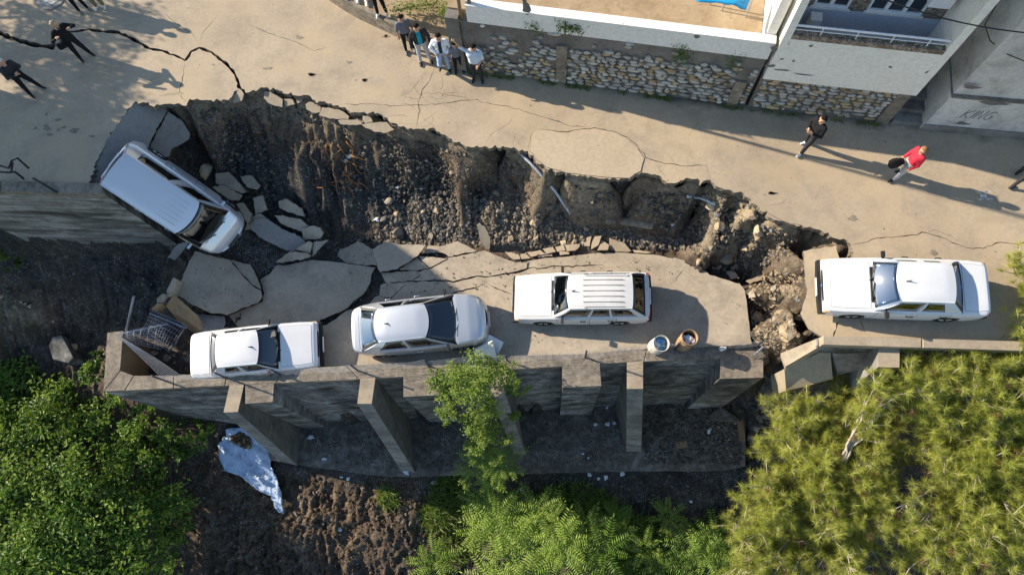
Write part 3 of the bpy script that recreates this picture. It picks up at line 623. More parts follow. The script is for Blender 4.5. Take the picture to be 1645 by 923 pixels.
# pilasters flush with the coping
def pilaster(px, zb=FZ):
    t = px_ring(px, WZ-.01); bt = [Vector((p.x, p.y-(.12), zb)) for p in t]
    b = MB(); n = 5; b.loft([[q.lerp(p, k/n) for p, q in zip(t, bt)] for k in range(n+1)]); o = b.obj('pilaster', [WALLD]); fixnormals(o)
    o.data.materials.append(COPE)
    for p in o.data.polygons:
        if p.normal.z > .7: p.material_index = 1
    adopt(o, mw)
for px in ([(394,616),(440,613.5),(438,645),(394,648)],[(648,603),(706,599),(706,634),(648,637)],[(903,588),(963,582),(966,619),(904,622)],[(1157,575),(1226,570),(1226,606),(1157,608)]): pilaster(px)
# counterforts: level head, then a sloping face down to the footing
def counterfort(head, foot):
    h = px_ring(head, WZ+.004); f = px_ring(foot, FZ)     # head: inner-left, inner-right, outer-right, outer-left; foot: left, right
    bl, br = Vector((h[0].x, h[0].y, FZ)), Vector((h[1].x, h[1].y, FZ))
    vs = h+[f[0], f[1], bl, br]
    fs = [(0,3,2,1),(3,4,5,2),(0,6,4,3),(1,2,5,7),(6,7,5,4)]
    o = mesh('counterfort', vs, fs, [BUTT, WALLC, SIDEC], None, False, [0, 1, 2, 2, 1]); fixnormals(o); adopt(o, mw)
counterfort([(369,617.5),(392,616.3),(382,661),(359,662)], [(450,741),(478,747)])
counterfort([(579,607.5),(603,606),(597,648),(574,648)], [(646,757),(667,758)])
counterfort([(789,595),(815,594),(813,636),(788,637)], [(826,729),(845,730)])
counterfort([(1007,581.5),(1033,579.8),(1033,624),(1007,624)], [(1006,724),(1030,725)])
# footing slab
ft = [(1199,640),(1197,748),(1167,754),(1007,756),(842,759.5),(740,762),(649,765),(587,761.5),(548,755),(496,748.5),(437,739),(340,690),(250,652),(600,640)]
fp = rough_loop(px_ring(ft, FZ), .3, .012, RD); b = MB(); b.prism(fp, FZ-.45, FZ); o = b.obj('footing', FOOT); fixnormals(o); adopt(o, mw)
# --- retaining wall of the upper road at the left
lw = thing('retaining_wall', 'streaked concrete wall holding up the road beside the tilted van', 'wall', P(80, 300, 0))
tI = px_ring([(-520,274),(0,290.5),(162,294)], .06); tO = px_ring([(-520,295),(0,307),(168,312)], .06)
bO = [P(-520,340,-3.0), P(0,374,-3.3), P(262,424,-4.7)]
bO[2] = Vector((P(168,312,0).x+.55, P(168,312,0).y-.25, -4.8)); bO[1] = Vector((tO[1].x, tO[1].y-.25, -4.3)); bO[0] = Vector((tO[0].x, tO[0].y-.25, -4.3))
b = MB()
for i in range(2):
    n = 5
    for k in range(n):
        A0, A1 = [Vector((p.x, p.y, -.2)) for p in (tO[i], tO[i+1])]
        b.add([A0.lerp(bO[i], k/n), A1.lerp(bO[i+1], k/n), A1.lerp(bO[i+1], (k+1)/n), A0.lerp(bO[i], (k+1)/n)], [(0, 3, 2, 1)])
e0 = Vector((tI[2].x, tI[2].y, -.2)); e1 = Vector((tO[2].x, tO[2].y, -.2)); b.add([e0, e1, bO[2], Vector((tI[2].x+.4, tI[2].y, -4.8))], [(0, 1, 2, 3)])
o = b.obj('wall_face', LWALL); adopt(o, lw)
for i in range(2):
    L = (tI[i+1]-tI[i]).length; n = max(1, round(L/3))
    for k in range(n):
        f0, f1 = k/n+.002, (k+1)/n-.002
        beam('coping', tI[i].lerp(tI[i+1], f0), tO[i].lerp(tO[i+1], f0), tI[i].lerp(tI[i+1], f1), tO[i].lerp(tO[i+1], f1), .26, COPE, lw)
# --- retaining wall at the right, under the white saloon
rw = thing('retaining_wall', 'concrete wall with broad coping below the white saloon, pine in front', 'wall', P(1480, 545, 0))
tI = px_ring([(1321,539),(1645,548),(2300,566)], .22); tO = px_ring([(1321,553),(1645,563),(2300,584)], .22)
for i in range(2):
    L = (tI[i+1]-tI[i]).length; n = max(1, round(L/3.2))
    for k in range(n):
        f0, f1 = k/n+.002, (k+1)/n-.002
        beam('coping', tI[i].lerp(tI[i+1], f0), tO[i].lerp(tO[i+1], f0), tI[i].lerp(tI[i+1], f1), tO[i].lerp(tO[i+1], f1), .28, BUTT, rw)
b = MB()
for i in range(2):
    A0, A1 = [Vector((p.x, p.y+.06, -.06)) for p in (tO[i], tO[i+1])]; B0, B1 = [Vector((p.x, p.y-.5, -6.6)) for p in (tO[i], tO[i+1])]
    for k in range(6): b.add([A0.lerp(B0, k/6), A1.lerp(B1, k/6), A1.lerp(B1, (k+1)/6), A0.lerp(B0, (k+1)/6)], [(0, 3, 2, 1)])
b.add([Vector((tI[0].x, tI[0].y, -.06)), Vector((tO[0].x, tO[0].y+.06, -.06)), Vector((tO[0].x, tO[0].y-.5, -6.6)), Vector((tI[0].x, tI[0].y, -6.6))], [(0, 1, 2, 3)])
adopt(b.obj('wall_face', WALLD), rw)
def butt2(head, drop, outw):
    h = px_ring(head, .0); f = [Vector((p.x, p.y-outw, drop)) for p in (h[3], h[2])]; bl, br = Vector((h[0].x, h[0].y, drop)), Vector((h[1].x, h[1].y, drop))
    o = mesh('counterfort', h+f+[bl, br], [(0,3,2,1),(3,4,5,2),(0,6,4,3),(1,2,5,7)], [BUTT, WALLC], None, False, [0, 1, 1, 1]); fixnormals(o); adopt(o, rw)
butt2([(1411,556),(1445,557),(1445,590),(1411,589)], -6.3, .9)
# --- snapped-off wing of that wall, lying tilted at the edge of the gap
def chunk(name, ring_px, z, height, lean, mat, mat2=None):
    t = [P(u, v, q) for (u, v), q in zip(ring_px, z)]; lo = [p+Vector((lean[0], lean[1], -height)) for p in t]
    b = MB(); n = 3; rings = [[q.lerp(p, k/n) for p, q in zip(t, lo)] for k in range(n+1)]; b.loft(rings); o = b.obj(name, mat); fixnormals(o); return o
wing = thing('wall_fragment', 'snapped wing of concrete wall tilted beside the gap, mossy top edge', 'wall', P(1290, 580, -1))
adopt(chunk('coping', [(1254,567),(1319,541),(1321,553),(1300,566),(1262,588)], [-.9,-.15,-.15,-.4,-.95], .35, (.1, -.05), BUTT), wing)
adopt(chunk('wall_panel', [(1260,592),(1333,558),(1338,608),(1300,618),(1263,627)], [-1.3,-.6,-1.5,-1.8,-2.1], 2.4, (.35, .25), BUTT), wing)
adopt(chunk('wall_panel', [(1335,557),(1394,557),(1392,592),(1346,602)], [-.55,-.35,-1.4,-1.6], 2.2, (.2, .3), WALLC), wing)
# ================================================================== buildings along the top
def frame(pA, pB):                               # wall frame: origin, unit along, unit outward (toward the street), both level
    d = (pB-pA); L = d.length; s = d/L; n = Vector((s.y, -s.x, 0)); return s, n, L
class WF:
    def __init__(s, A, B): s.o = A; s.s, s.n, s.L = frame(A, B)
    def __call__(s, a, h, out=0): return s.o+s.s*a+s.n*out+Vector((0, 0, h))
    def box(s, b, a0, a1, h0, h1, o0, o1, mi=0):
        vs = [s(a, h, o) for h in (h0, h1) for (a, o) in ((a0, o0), (a1, o0), (a1, o1), (a0, o1))]
        b.add(vs, [(3,2,1,0),(4,5,6,7),(0,1,5,4),(1,2,6,5),(2,3,7,6),(3,0,4,7)], mi)
TW = WF(P(752,113,0), P(1196,172,0)); HW = WF(P(1203,172.5,0), P(1424,198,0))
STONES = []
def stone_meshes():
    for i in range(10):
        bm = bmesh.new(); bmesh.ops.create_icosphere(bm, subdivisions=2, radius=1); rd = random.Random(60+i)
        ax = [(Vector((rd.gauss(0, 1), rd.gauss(0, .5), rd.gauss(0, 1))).normalized(), rd.uniform(.55, .80)) for _ in range(14)]
        ex = 7.0
        for v in bm.verts:
            p = v.co; m = (abs(p.x)**ex+abs(p.y)**2.5+abs(p.z)**ex)**(1/ex) or 1; p = p/m
            for a, d in ax:
                k = p.dot(a)
                if k > d*1.1: p = p-a*(k-d*1.1)
            v.co = p*(1+rd.gauss(0, .02))
        bmesh.ops.decimate if False else None
        me = bpy.data.meshes.new('stone'); bm.to_mesh(me); bm.free(); me.polygons.foreach_set('use_smooth', [True]*len(me.polygons)); STONES.append(me)
stone_meshes()
def lay_stones(wf, parent, rows, seed, maxn, skip=None, pal=.75, depth=.07):
    rd = random.Random(seed); cells = []
    for (h0, h1, a0, a1) in rows:
        a = a0
        while a < a1-.1:
            w = rd.uniform(.13, .40)*(1.2 if rd.random() < .2 else 1)
            if a+w > a1: w = a1-a
            hh = (h1-h0)*rd.uniform(.78, 1.04); cm, hm = a+w/2, h0+hh/2+rd.gauss(0, .012)
            if not (skip and skip(cm, hm, rd)): cells.append((cm, hm, w, hh))
            a += w+.012
    cells.sort(key=lambda c: -c[2]*c[3]); kept = cells[:maxn]; rest = cells[maxn:]
    rot = Matrix((wf.s, -wf.n, Vector((0, 0, 1)))).transposed().to_4x4()
    def mtx(c):
        return Matrix.Translation(wf(c[0], c[1], .005+rd.uniform(-.012, .02))) @ rot @ Matrix.Rotation(rd.gauss(0, .05), 4, 'Y') @ Matrix.Diagonal((c[2]/2*1.04, depth*rd.uniform(.7, 1.2), c[3]/2*1.02, 1))
    inv = parent.matrix_world.inverted()
    for c in kept:
        me = STONES[rd.randrange(10)]; m = STONE if rd.random() < pal else STONEB
        o = bpy.data.objects.new('stone', me); link(o, parent); o.matrix_parent_inverse = inv; o.matrix_world = mtx(c)
        if not me.materials: me.materials.append(STONE)
        if m is not STONE:
            o.material_slots[0].link = 'OBJECT'; o.material_slots[0].material = m
    if rest:
        b = MB()
        for c in rest:
            me = STONES[rd.randrange(10)]; M = mtx(c); b.add([M @ v.co for v in me.vertices], [tuple(p.vertices) for p in me.polygons])
        o = b.obj('small_stone', STONE, None, True); adopt(o, parent); o['kind'] = 'stuff'
bpy.context.view_layer.update()
# terrace with rubble wall, rendered parapet
tw = thing('terrace_wall', 'tall rubble stone wall with grey rendered parapet and white top', 'wall', TW(TW.L/2, 0)); bpy.context.view_layer.update()
b = MB(); TW.box(b, 0, TW.L-.02, -.6, 2.42, -1.2, -.03); adopt(b.obj('mortar_core', MORTAR), tw)
b = MB(); TW.box(b, .25, TW.L, 2.42, 3.12, -.22, 0.0); adopt(b.obj('parapet', PLASTER), tw)
b = MB(); TW.box(b, .25, TW.L+.02, 3.12, 3.17, -.25, .03); adopt(b.obj('parapet_cap', WHITEP), tw)
b = MB(); TW.box(b, TW.L-.26, TW.L-.005, 2.42, 4.6, -3.4, -.26); adopt(b.obj('side_parapet', WHITEP), tw)
b = MB(); TW.box(b, -.4, TW.L-.28, 2.3, 2.66, -9, -.25); adopt(b.obj('terrace_floor', TERR), tw)
b = MB(); TW.box(b, -.42, -.02, -.5, 2.6, -2.2, .08); adopt(b.obj('end_pier', MORTAR), tw)
for a in (2.95, TW.L-.6):
    b = MB(); TW.box(b, a, a+.33, 0, 1.9 if a < 5 else 1.3, -.02, .06); adopt(b.obj('pier', COPE), tw)
rows = [(h, h+.155, .3, TW.L-.05) for h in np.arange(.08, 2.3, .158)]
lay_stones(TW, tw, rows, 3, 300, lambda a, h, rd: (2.9 < a < 3.3) or (TW.L-.62 < a < TW.L-.25) or (h > 1.3 and a < 2.2 and rd.random() < .5) or (a < 2.2 and rd.random() < .2) or (h > 2.0 and rd.random() < .75) or (h > 1.8 and rd.random() < .35) or (h < .2 and rd.random() < .3), .8)
# neighbouring house: rubble plinth, rendered wall, balcony with windows
hs = thing('house', 'pale rendered house with balcony, white rail and rubble stone plinth', 'house', HW(HW.L/2, 0)); bpy.context.view_layer.update()
b = MB(); HW.box(b, -.05, HW.L, -.6, 1.62, -5, -.02); adopt(b.obj('plinth_core', MORTAR), hs)
rows = [(h, h+.15, 0.02, HW.L-.35) for h in np.arange(.1, 1.5, .153)]
lay_stones(HW, hs, rows, 5, 300, lambda a, h, rd: h < .25 and rd.random() < .4, .62)
b = MB(); HW.box(b, HW.L-.36, HW.L+.01, -.3, 1.6, -.03, .05); adopt(b.obj('corner_pier', COPE), hs)
HT, BF, FD = 3.45, 2.55, -1.1
b = MB(); HW.box(b, -.02, HW.L+.12, 1.6, BF, -5, .06); HW.box(b, -.02, HW.L+.12, BF, HT, -.12, .06); adopt(b.obj('wall', PLASTER2), hs)
for a0, a1 in ((-.02, .18), (HW.L-.10, HW.L+.12)):
    b = MB(); HW.box(b, a0, a1, BF+.01, 8.6, -5, .07); adopt(b.obj('side_wall', PLASTER2), hs)
def mosaic():
    t = NT('mosaic tile'); c = t.coord(); vo = t.n('ShaderNodeTexVoronoi', feature='DISTANCE_TO_EDGE'); vo.inputs['Scale'].default_value = 14; t.l(c, vo.inputs['Vector'])
    vc = t.n('ShaderNodeTexVoronoi'); vc.inputs['Scale'].default_value = 14; t.l(c, vc.inputs['Vector'])
    hsv = t.n('ShaderNodeSeparateColor'); t.l(vc.outputs['Color'], hsv.inputs[0])
    col = t.ramp(hsv.outputs[0], [(0, (.10, .075, .055)), (.5, (.24, .19, .14)), (1, (.42, .36, .28))])
    col = t.mix(t.ramp(vo.outputs['Distance'], [(.03, 1), (.07, 0)]), col, (.10, .09, .08)); t.fin(col, .55, .4); t.bump(vo.outputs['Distance'], .4, .02); return t.m
MOSAIC = mosaic()
b = MB(); HW.box(b, .19, HW.L-.11, HT, HT+.17, -.13, .065); adopt(b.obj('tiled_kerb', MOSAIC), hs)
b = MB(); HW.box(b, .19, HW.L-.11, BF, BF+.03, FD, -.13); adopt(b.obj('balcony_floor', PLASTER), hs)
# recessed facade with windows
BLUEW = concrete('blue-grey paint', (.52, .57, .66), (.46, .51, .60), (.36, .40, .46), speck=False, stain_lo=.6, stain_hi=.9)
b = MB(); HW.box(b, .55, HW.L-.11, BF+.03, 3.40, FD-.2, FD); adopt(b.obj('dado', BLUEW), hs)
GLASSD = NT('window glass'); GLASSD.fin((.03, .04, .055), .04, .6); GLASSD = GLASSD.m
def pvc_window(par, wf, a0, a1, h0, h1, out, n, mull=.05):
    fr = MB(); d = .04
    for (x0, x1, y0, y1) in [(a0, a1, h0, h0+.06), (a0, a1, h1-.06, h1), (a0, a0+.06, h0+.06, h1-.06), (a1-.06, a1, h0+.06, h1-.06)]: wf.box(fr, x0, x1, y0, y1, out-.03, out+d)
    for k in range(1, n): x = a0+(a1-a0)*k/n; wf.box(fr, x-mull, x+mull, h0+.061, h1-.061, out-.028, out+d-.004)
    o = fr.obj('window', WHITEMET); adopt(o, par)
    for k in range(n):
        x0 = a0+(a1-a0)*k/n+.055; x1 = a0+(a1-a0)*(k+1)/n-.055; g = MB(); wf.box(g, x0, x1, h0+.062, h1-.062, out-.02, out-.012); go = g.obj('pane', GLASSD); adopt(go, o)
    g = MB(); wf.box(g, a0-.06, a1+.06, h0-.06, h0-.002, out-.03, out+.10); adopt(g.obj('sill', PLASTER), o)
WL = HW.L
for a0, a1, h0, h1 in [(.19, .24, BF, 8.6), (.55, .72, 3.40, 8.6), (1.66, 2.13, 3.40, 8.6), (3.58, WL-.11, 3.40, 8.6), (.24, 3.58, 5.0, 8.6)]:
    b = MB(); HW.box(b, a0, a1, h0, h1, FD-.2, FD-.01 if a1-a0 < 3 else FD-.014); adopt(b.obj('tiled_facade', MOSAIC), hs)
pvc_window(hs, HW, .73, 1.65, 3.46, 4.95, FD-.06, 2); pvc_window(hs, HW, 2.14, 3.57, 3.46, 4.95, FD-.06, 3)
b = MB(); HW.box(b, .25, .54, BF+.03, 4.98, FD-.1, FD-.03); adopt(b.obj('balcony_door', WHITEMET), hs)
# balcony rail
b = MB(); rl = lambda a, h, o=-.02: HW(a, h, o)
b.tube([rl(.2, HT+.46), rl(WL-.12, HT+.46)], .032, 8); b.tube([rl(.2, HT+.3), rl(WL-.12, HT+.3)], .014, 6)
for a in np.linspace(.9, WL-.6, 4): b.tube([rl(a, HT+.15), rl(a, HT+.46)], .016, 6)
adopt(b.obj('balcony_rail', WHITEMET), hs)
# satellite-like white tank and air unit on the balcony end
b = MB(); HW.box(b, WL-.85, WL-.3, 4.2, 4.75, -1.08, -.75); adopt(b.obj('air_conditioner', WHITEMET), hs)
b = MB(); HW.box(b, .75, 1.05, BF+.04, BF+.75, -1.05, -.75); adopt(b.obj('balcony_box', PLASTER), hs)
# gap with steps, then the building with the graffiti
KW = WF(P(1478,207,0), P(2100,262,0))
kb = thing('building', 'dirty white building with KING sprayed on its wall and barred window', 'building', KW(3, 0)); bpy.context.view_layer.update()
b = MB(); KW.box(b, 0, KW.L, -.6, 1.72, -6, .0); adopt(b.obj('lower_wall', PLASTER3), kb)
b = MB(); KW.box(b, .06, KW.L, 1.75, 5.2, -6, -.10); adopt(b.obj('upper_wall', PLASTER3), kb)
b = MB(); KW.box(b, .03, KW.L, 1.715, 1.76, -6, .03); adopt(b.obj('string_course', COPE), kb)
b = MB(); KW.box(b, .0, KW.L, -.3, .30, -.001, .05); adopt(b.obj('skirting', WALLC), kb)
INK = simple('black spray paint', (.075, .075, .078), .8, .4, 8)
def letter(strokes, a, h, s, sl=.25):
    b = MB()
    for st in strokes: b.tube([KW(a+(x+y*sl)*s, h+y*s*1.25, .0) for x, y in st], .013, 5)
    return b
lt = {'K': [[(0,0),(0,1)],[(.5,1),(.02,.45),(.55,0)]], 'I': [[(.1,0),(.1,1)]], 'N': [[(0,0),(0,1),(.45,0),(.45,1)]], 'G': [[(.55,.85),(.35,1),(.1,.85),(0,.5),(.1,.12),(.35,0),(.55,.15),(.55,.45),(.3,.45)]]}
ax = .75
for ch, wd in (('K', .25), ('I', .12), ('N', .24), ('G', .25)):
    adopt(letter(lt[ch], ax, .78, .34).obj('graffiti_letter', INK), kb); ax += wd
wb = MB(); KW.box(wb, 2.9, 4.3, 2.35, 3.5, -.13, -.095); wo = wb.obj('window', GLASSD); adopt(wo, kb)
for a in np.linspace(2.95, 4.25, 10):
    b = MB(); b.tube([KW(a, 2.32, -.04), KW(a, 3.52, -.04)], .012, 6); adopt(b.obj('window_bar', WHITEMET), wo)
b = MB(); KW.box(b, 2.8, 4.4, 2.24, 2.33, -.1, .04); adopt(b.obj('sill', COPE), wo)
st = thing('stairway', 'dark concrete steps between the house and the graffiti wall', 'stairs', P(1455, 200, 0)); bpy.context.view_layer.update()
sA, sN = HW.s, HW.n
for k in range(9):
    p0 = P(1431,198,0)-sN*(.35*k); b = MB(); W = 1.0
    vs = [p0, p0+sA*W, p0+sA*W-sN*.6, p0-sN*.6]; z0, z1 = -.3, .17*(k+1)
    b.loft([[Vector((q.x, q.y, z0)) for q in vs], [Vector((q.x, q.y, z1)) for q in vs]]); o = b.obj('step', WALLC); fixnormals(o); adopt(o, st)
# raised verge left of the terrace, with its kerb wall
vg = thing('raised_verge', 'low concrete kerb wall holding a raised earth verge beside the terrace', 'wall', P(640, 30, 0)); bpy.context.view_layer.update()
vt = [P(u, v, .55) for u, v in [(515,-22),(545,-2),(572,13),(600,26),(640,45),(668,55),(700,64),(735,76),(742,70)]]
bk = [Vector((p.x+.9, p.y+8, .9)) for p in vt]
b = MB()
for i in range(len(vt)-1):
    b.add([vt[i], vt[i+1], bk[i+1], bk[i]], [(0,1,2,3)])
o = b.obj('earth_bank', TERR); adopt(o, vg)
b = MB()
for i in range(len(vt)-1):
    A, B = vt[i], vt[i+1]; n = Vector((0, .16, 0)); dn = Vector((.0, -.04, -.9))
    b.loft([[A+dn, B+dn, B+n+dn, A+n+dn], [A+Vector((0,0,.05)), B+Vector((0,0,.05)), B+n+Vector((0,0,.05)), A+n+Vector((0,0,.05))]])
o = b.obj('kerb_wall', COPE); fixnormals(o); adopt(o, vg)
for u, v in [(575,5),(590,10),(558,0)]:
    b = MB(); p = P(u, v, .62); b.tube([p, p+Vector((-.35, 1.6, .12))], .05, 4); adopt(b.obj('edging_strip', PLASTER), vg)
# brown gate posts beside the pier
gp = thing('utility_pole', 'tall twin-legged brown pole with pale crossbar beside the boy', 'pole', P(760, 110, 0)); bpy.context.view_layer.update()
for u, v in ((751,109),(771,112)):
    p = P(u, v, 0); b = MB(); b.tube([p-Vector((0,0,.1)), p+Vector((-.05 if u > 760 else .25, 0, 9.2))], [.06, .05], 8); adopt(b.obj('leg', RUST), gp)
a, c = P(751,109,0), P(771,112,0); z = Vector((0, 0, 2.35)); b = MB(); b.tube([a+z, c+z], .05, 6); adopt(b.obj('crossbar', PLASTER), gp)

# peeled and stained patches on the house render, oil and damp marks on the road: thin skins with their own outline
DARKP = concrete('bare grey render', (.20, .195, .185), (.13, .127, .12), (.07, .067, .062), big=2.0, speck=False)
def blot(u, v, w_, h_, plane_o, plane_n, mat, parent, name, seed, off=.004):
    rr = random.Random(seed); c = PP(u, v, plane_o+plane_n*off, plane_n); sx = Vector((plane_n.y, -plane_n.x, 0)); sx = -sx.normalized() if sx.length > .1 else Vector((1, 0, 0)); sy = plane_n.cross(sx).normalized(); n = 22; ph = rr.random()*6
    ring = [c+sx*(math.cos(a)*w_*(1+.35*math.sin(3*a+ph)+rr.gauss(0, .12)))+sy*(math.sin(a)*h_*(1+.3*math.cos(2*a+ph)+rr.gauss(0, .12))) for a in [k*2*math.pi/n for k in range(n)]]
    o = mesh(name, [c]+ring, [(0, k+1, (k+1) % n+1) for k in range(n)], mat); fixnormals(o); adopt(o, parent)
for i, (u, v, w_, h_) in enumerate([(1247,80,.16,.09),(1262,70,.12,.07),(1238,106,.14,.06),(1254,95,.07,.05),(1258,113,.22,.04),(1303,74,.05,.05),(1275,98,.04,.04),(1290,120,.26,.04),(1430,108,.05,.05),(1490,116,.05,.05),(1262,60,.05,.04)]): blot(u, v, w_, h_, HW.o+HW.n*.06, HW.n, DARKP, hs, 'peeled_patch', 700+i)
for i, (u, v, w_, h_) in enumerate([(845,12,.12,.3),(1000,40,.05,.05),(1120,58,.08,.1)]): blot(u, v, w_, h_, TW.o+TW.n*.0, TW.n, DARKP, tw, 'peeled_patch', 730+i)
for i, (u, v, w_, h_) in enumerate([(1600,165,.35,.10),(1560,140,.25,.08),(1545,198,.2,.07)]): blot(u, v, w_, h_, KW.o, KW.n, DARKP, kb, 'damp_patch', 740+i)
STAINM = concrete('oil and damp mark', (.27, .225, .17), (.20, .165, .125), (.12, .10, .08), big=3.0, speck=False)
for i in range(26):
    rr = random.Random(800+i)
    if i < 12: u, v, w_, h_ = 100+rr.gauss(0, 22), 205+rr.gauss(0, 10), rr.uniform(.05, .14), rr.uniform(.03, .08)
    else: u, v, w_, h_ = *rr.choice([(586,129),(430,110),(500,120),(560,100),(480,60),(1240,310),(1420,315),(1500,405),(640,110),(620,58),(1370,350),(1600,470),(1050,210),(700,150)]), rr.uniform(.04, .16), rr.uniform(.03, .09)
    p = P(u, v, 0); blot(u, v, w_, h_, Vector((p.x, p.y, float(zroad(np.array(p.x), np.array(p.y)))+.004)), Vector((0, 0, 1)), STAINM, sheet_road, 'road_stain', 800+i)
# ================================================================== vehicles
def carpaint(name, col, rough=.28, metal=0, dirt=.12, coat=.7):
    t = NT(name); c = t.coord(True)
    d = t.ramp(t.noise(c, 1.6, 6, .65), [(.35, 0), (.8, 1)])
    col2 = t.mix(t.mix(1, d, dirt, 'MULTIPLY'), col, (.30, .26, .20))
    gr = t.ramp(t.noise(c, 42, 3, .6), [(.60, 0), (.74, 1)]); col2 = t.mix(t.mix(1, gr, dirt*.8, 'MULTIPLY'), col2, (.35, .32, .27))
    t.fin(col2, rough, .5, metal); t.b.inputs['Coat Weight'].default_value = coat; t.b.inputs['Coat Roughness'].default_value = .12
    return t.m
WHITECAR = carpaint('white car paint', (.66, .67, .68), .4, 0, .14, .35); WHITECAR2 = carpaint('worn white car paint', (.60, .60, .59), .5, 0, .3, .2)
SILVER = carpaint('silver car paint', (.62, .64, .66), .3, .55, .08, .6); VANSIL = carpaint('pale silver van paint', (.66, .69, .74), .3, .45, .08, .6)
def glassm(name, tint, tr=.5):
    t = NT(name); nt_ = t.t; out = nt_.nodes['Material Output']; nt_.nodes.remove(t.b)
    tb = t.n('ShaderNodeBsdfTransparent'); tb.inputs[0].default_value = (*tint, 1); g = t.n('ShaderNodeBsdfGlossy'); g.inputs['Roughness'].default_value = .03; g.inputs[0].default_value = (.9, .95, 1, 1)
    fr = t.n('ShaderNodeFresnel'); fr.inputs[0].default_value = 1.55; ad = t.n('ShaderNodeMath', operation='MULTIPLY_ADD'); t.l(fr.outputs[0], ad.inputs[0]); ad.inputs[1].default_value = 1.3; ad.inputs[2].default_value = tr*.12
    mx = t.n('ShaderNodeMixShader'); t.l(ad.outputs[0], mx.inputs[0]); t.l(tb.outputs[0], mx.inputs[1]); t.l(g.outputs[0], mx.inputs[2]); t.l(mx.outputs[0], out.inputs[0]); return t.m
CGLASS = glassm('car glass', (.42, .47, .50)); DGLASS = glassm('tinted car glass', (.10, .11, .12)); BRIGHTGLASS = glassm('reflecting car glass', (.45, .5, .55), 2.2)
CINT = simple('car interior', (.028, .028, .03), .8, .3, 12); SEAT = simple('car seat cloth', (.06, .062, .068), .9, .3, 20)
SEATB = simple('tan seat cloth', (.25, .15, .075), .9, .25, 16)
TYRE = simple('tyre rubber', (.018, .018, .018), .85, .2, 20); RIM = simple('wheel rim', (.42, .43, .44), .35, .15, 9, .5, .8)
LAMP = simple('headlamp lens', (.62, .63, .64), .12, .08, 6, .6); AMBER = simple('amber lens', (.62, .36, .12), .2, .1, 6, .6); REDL = simple('red lens', (.45, .015, .015), .2, .1, 6, .6)
CHROME = simple('chrome trim', (.6, .61, .62), .2, .05, 5, .5, 1.0, bump=0); SEAMM = simple('panel seam', (.12, .12, .12), .8, .1, 9, bump=0); PLATEM = simple('number plate', (.75, .76, .76), .5, .05, 9)
def lerp_tab(tab, x):
    return float(np.interp(x, [t[0] for t in tab], [t[1] for t in tab]))
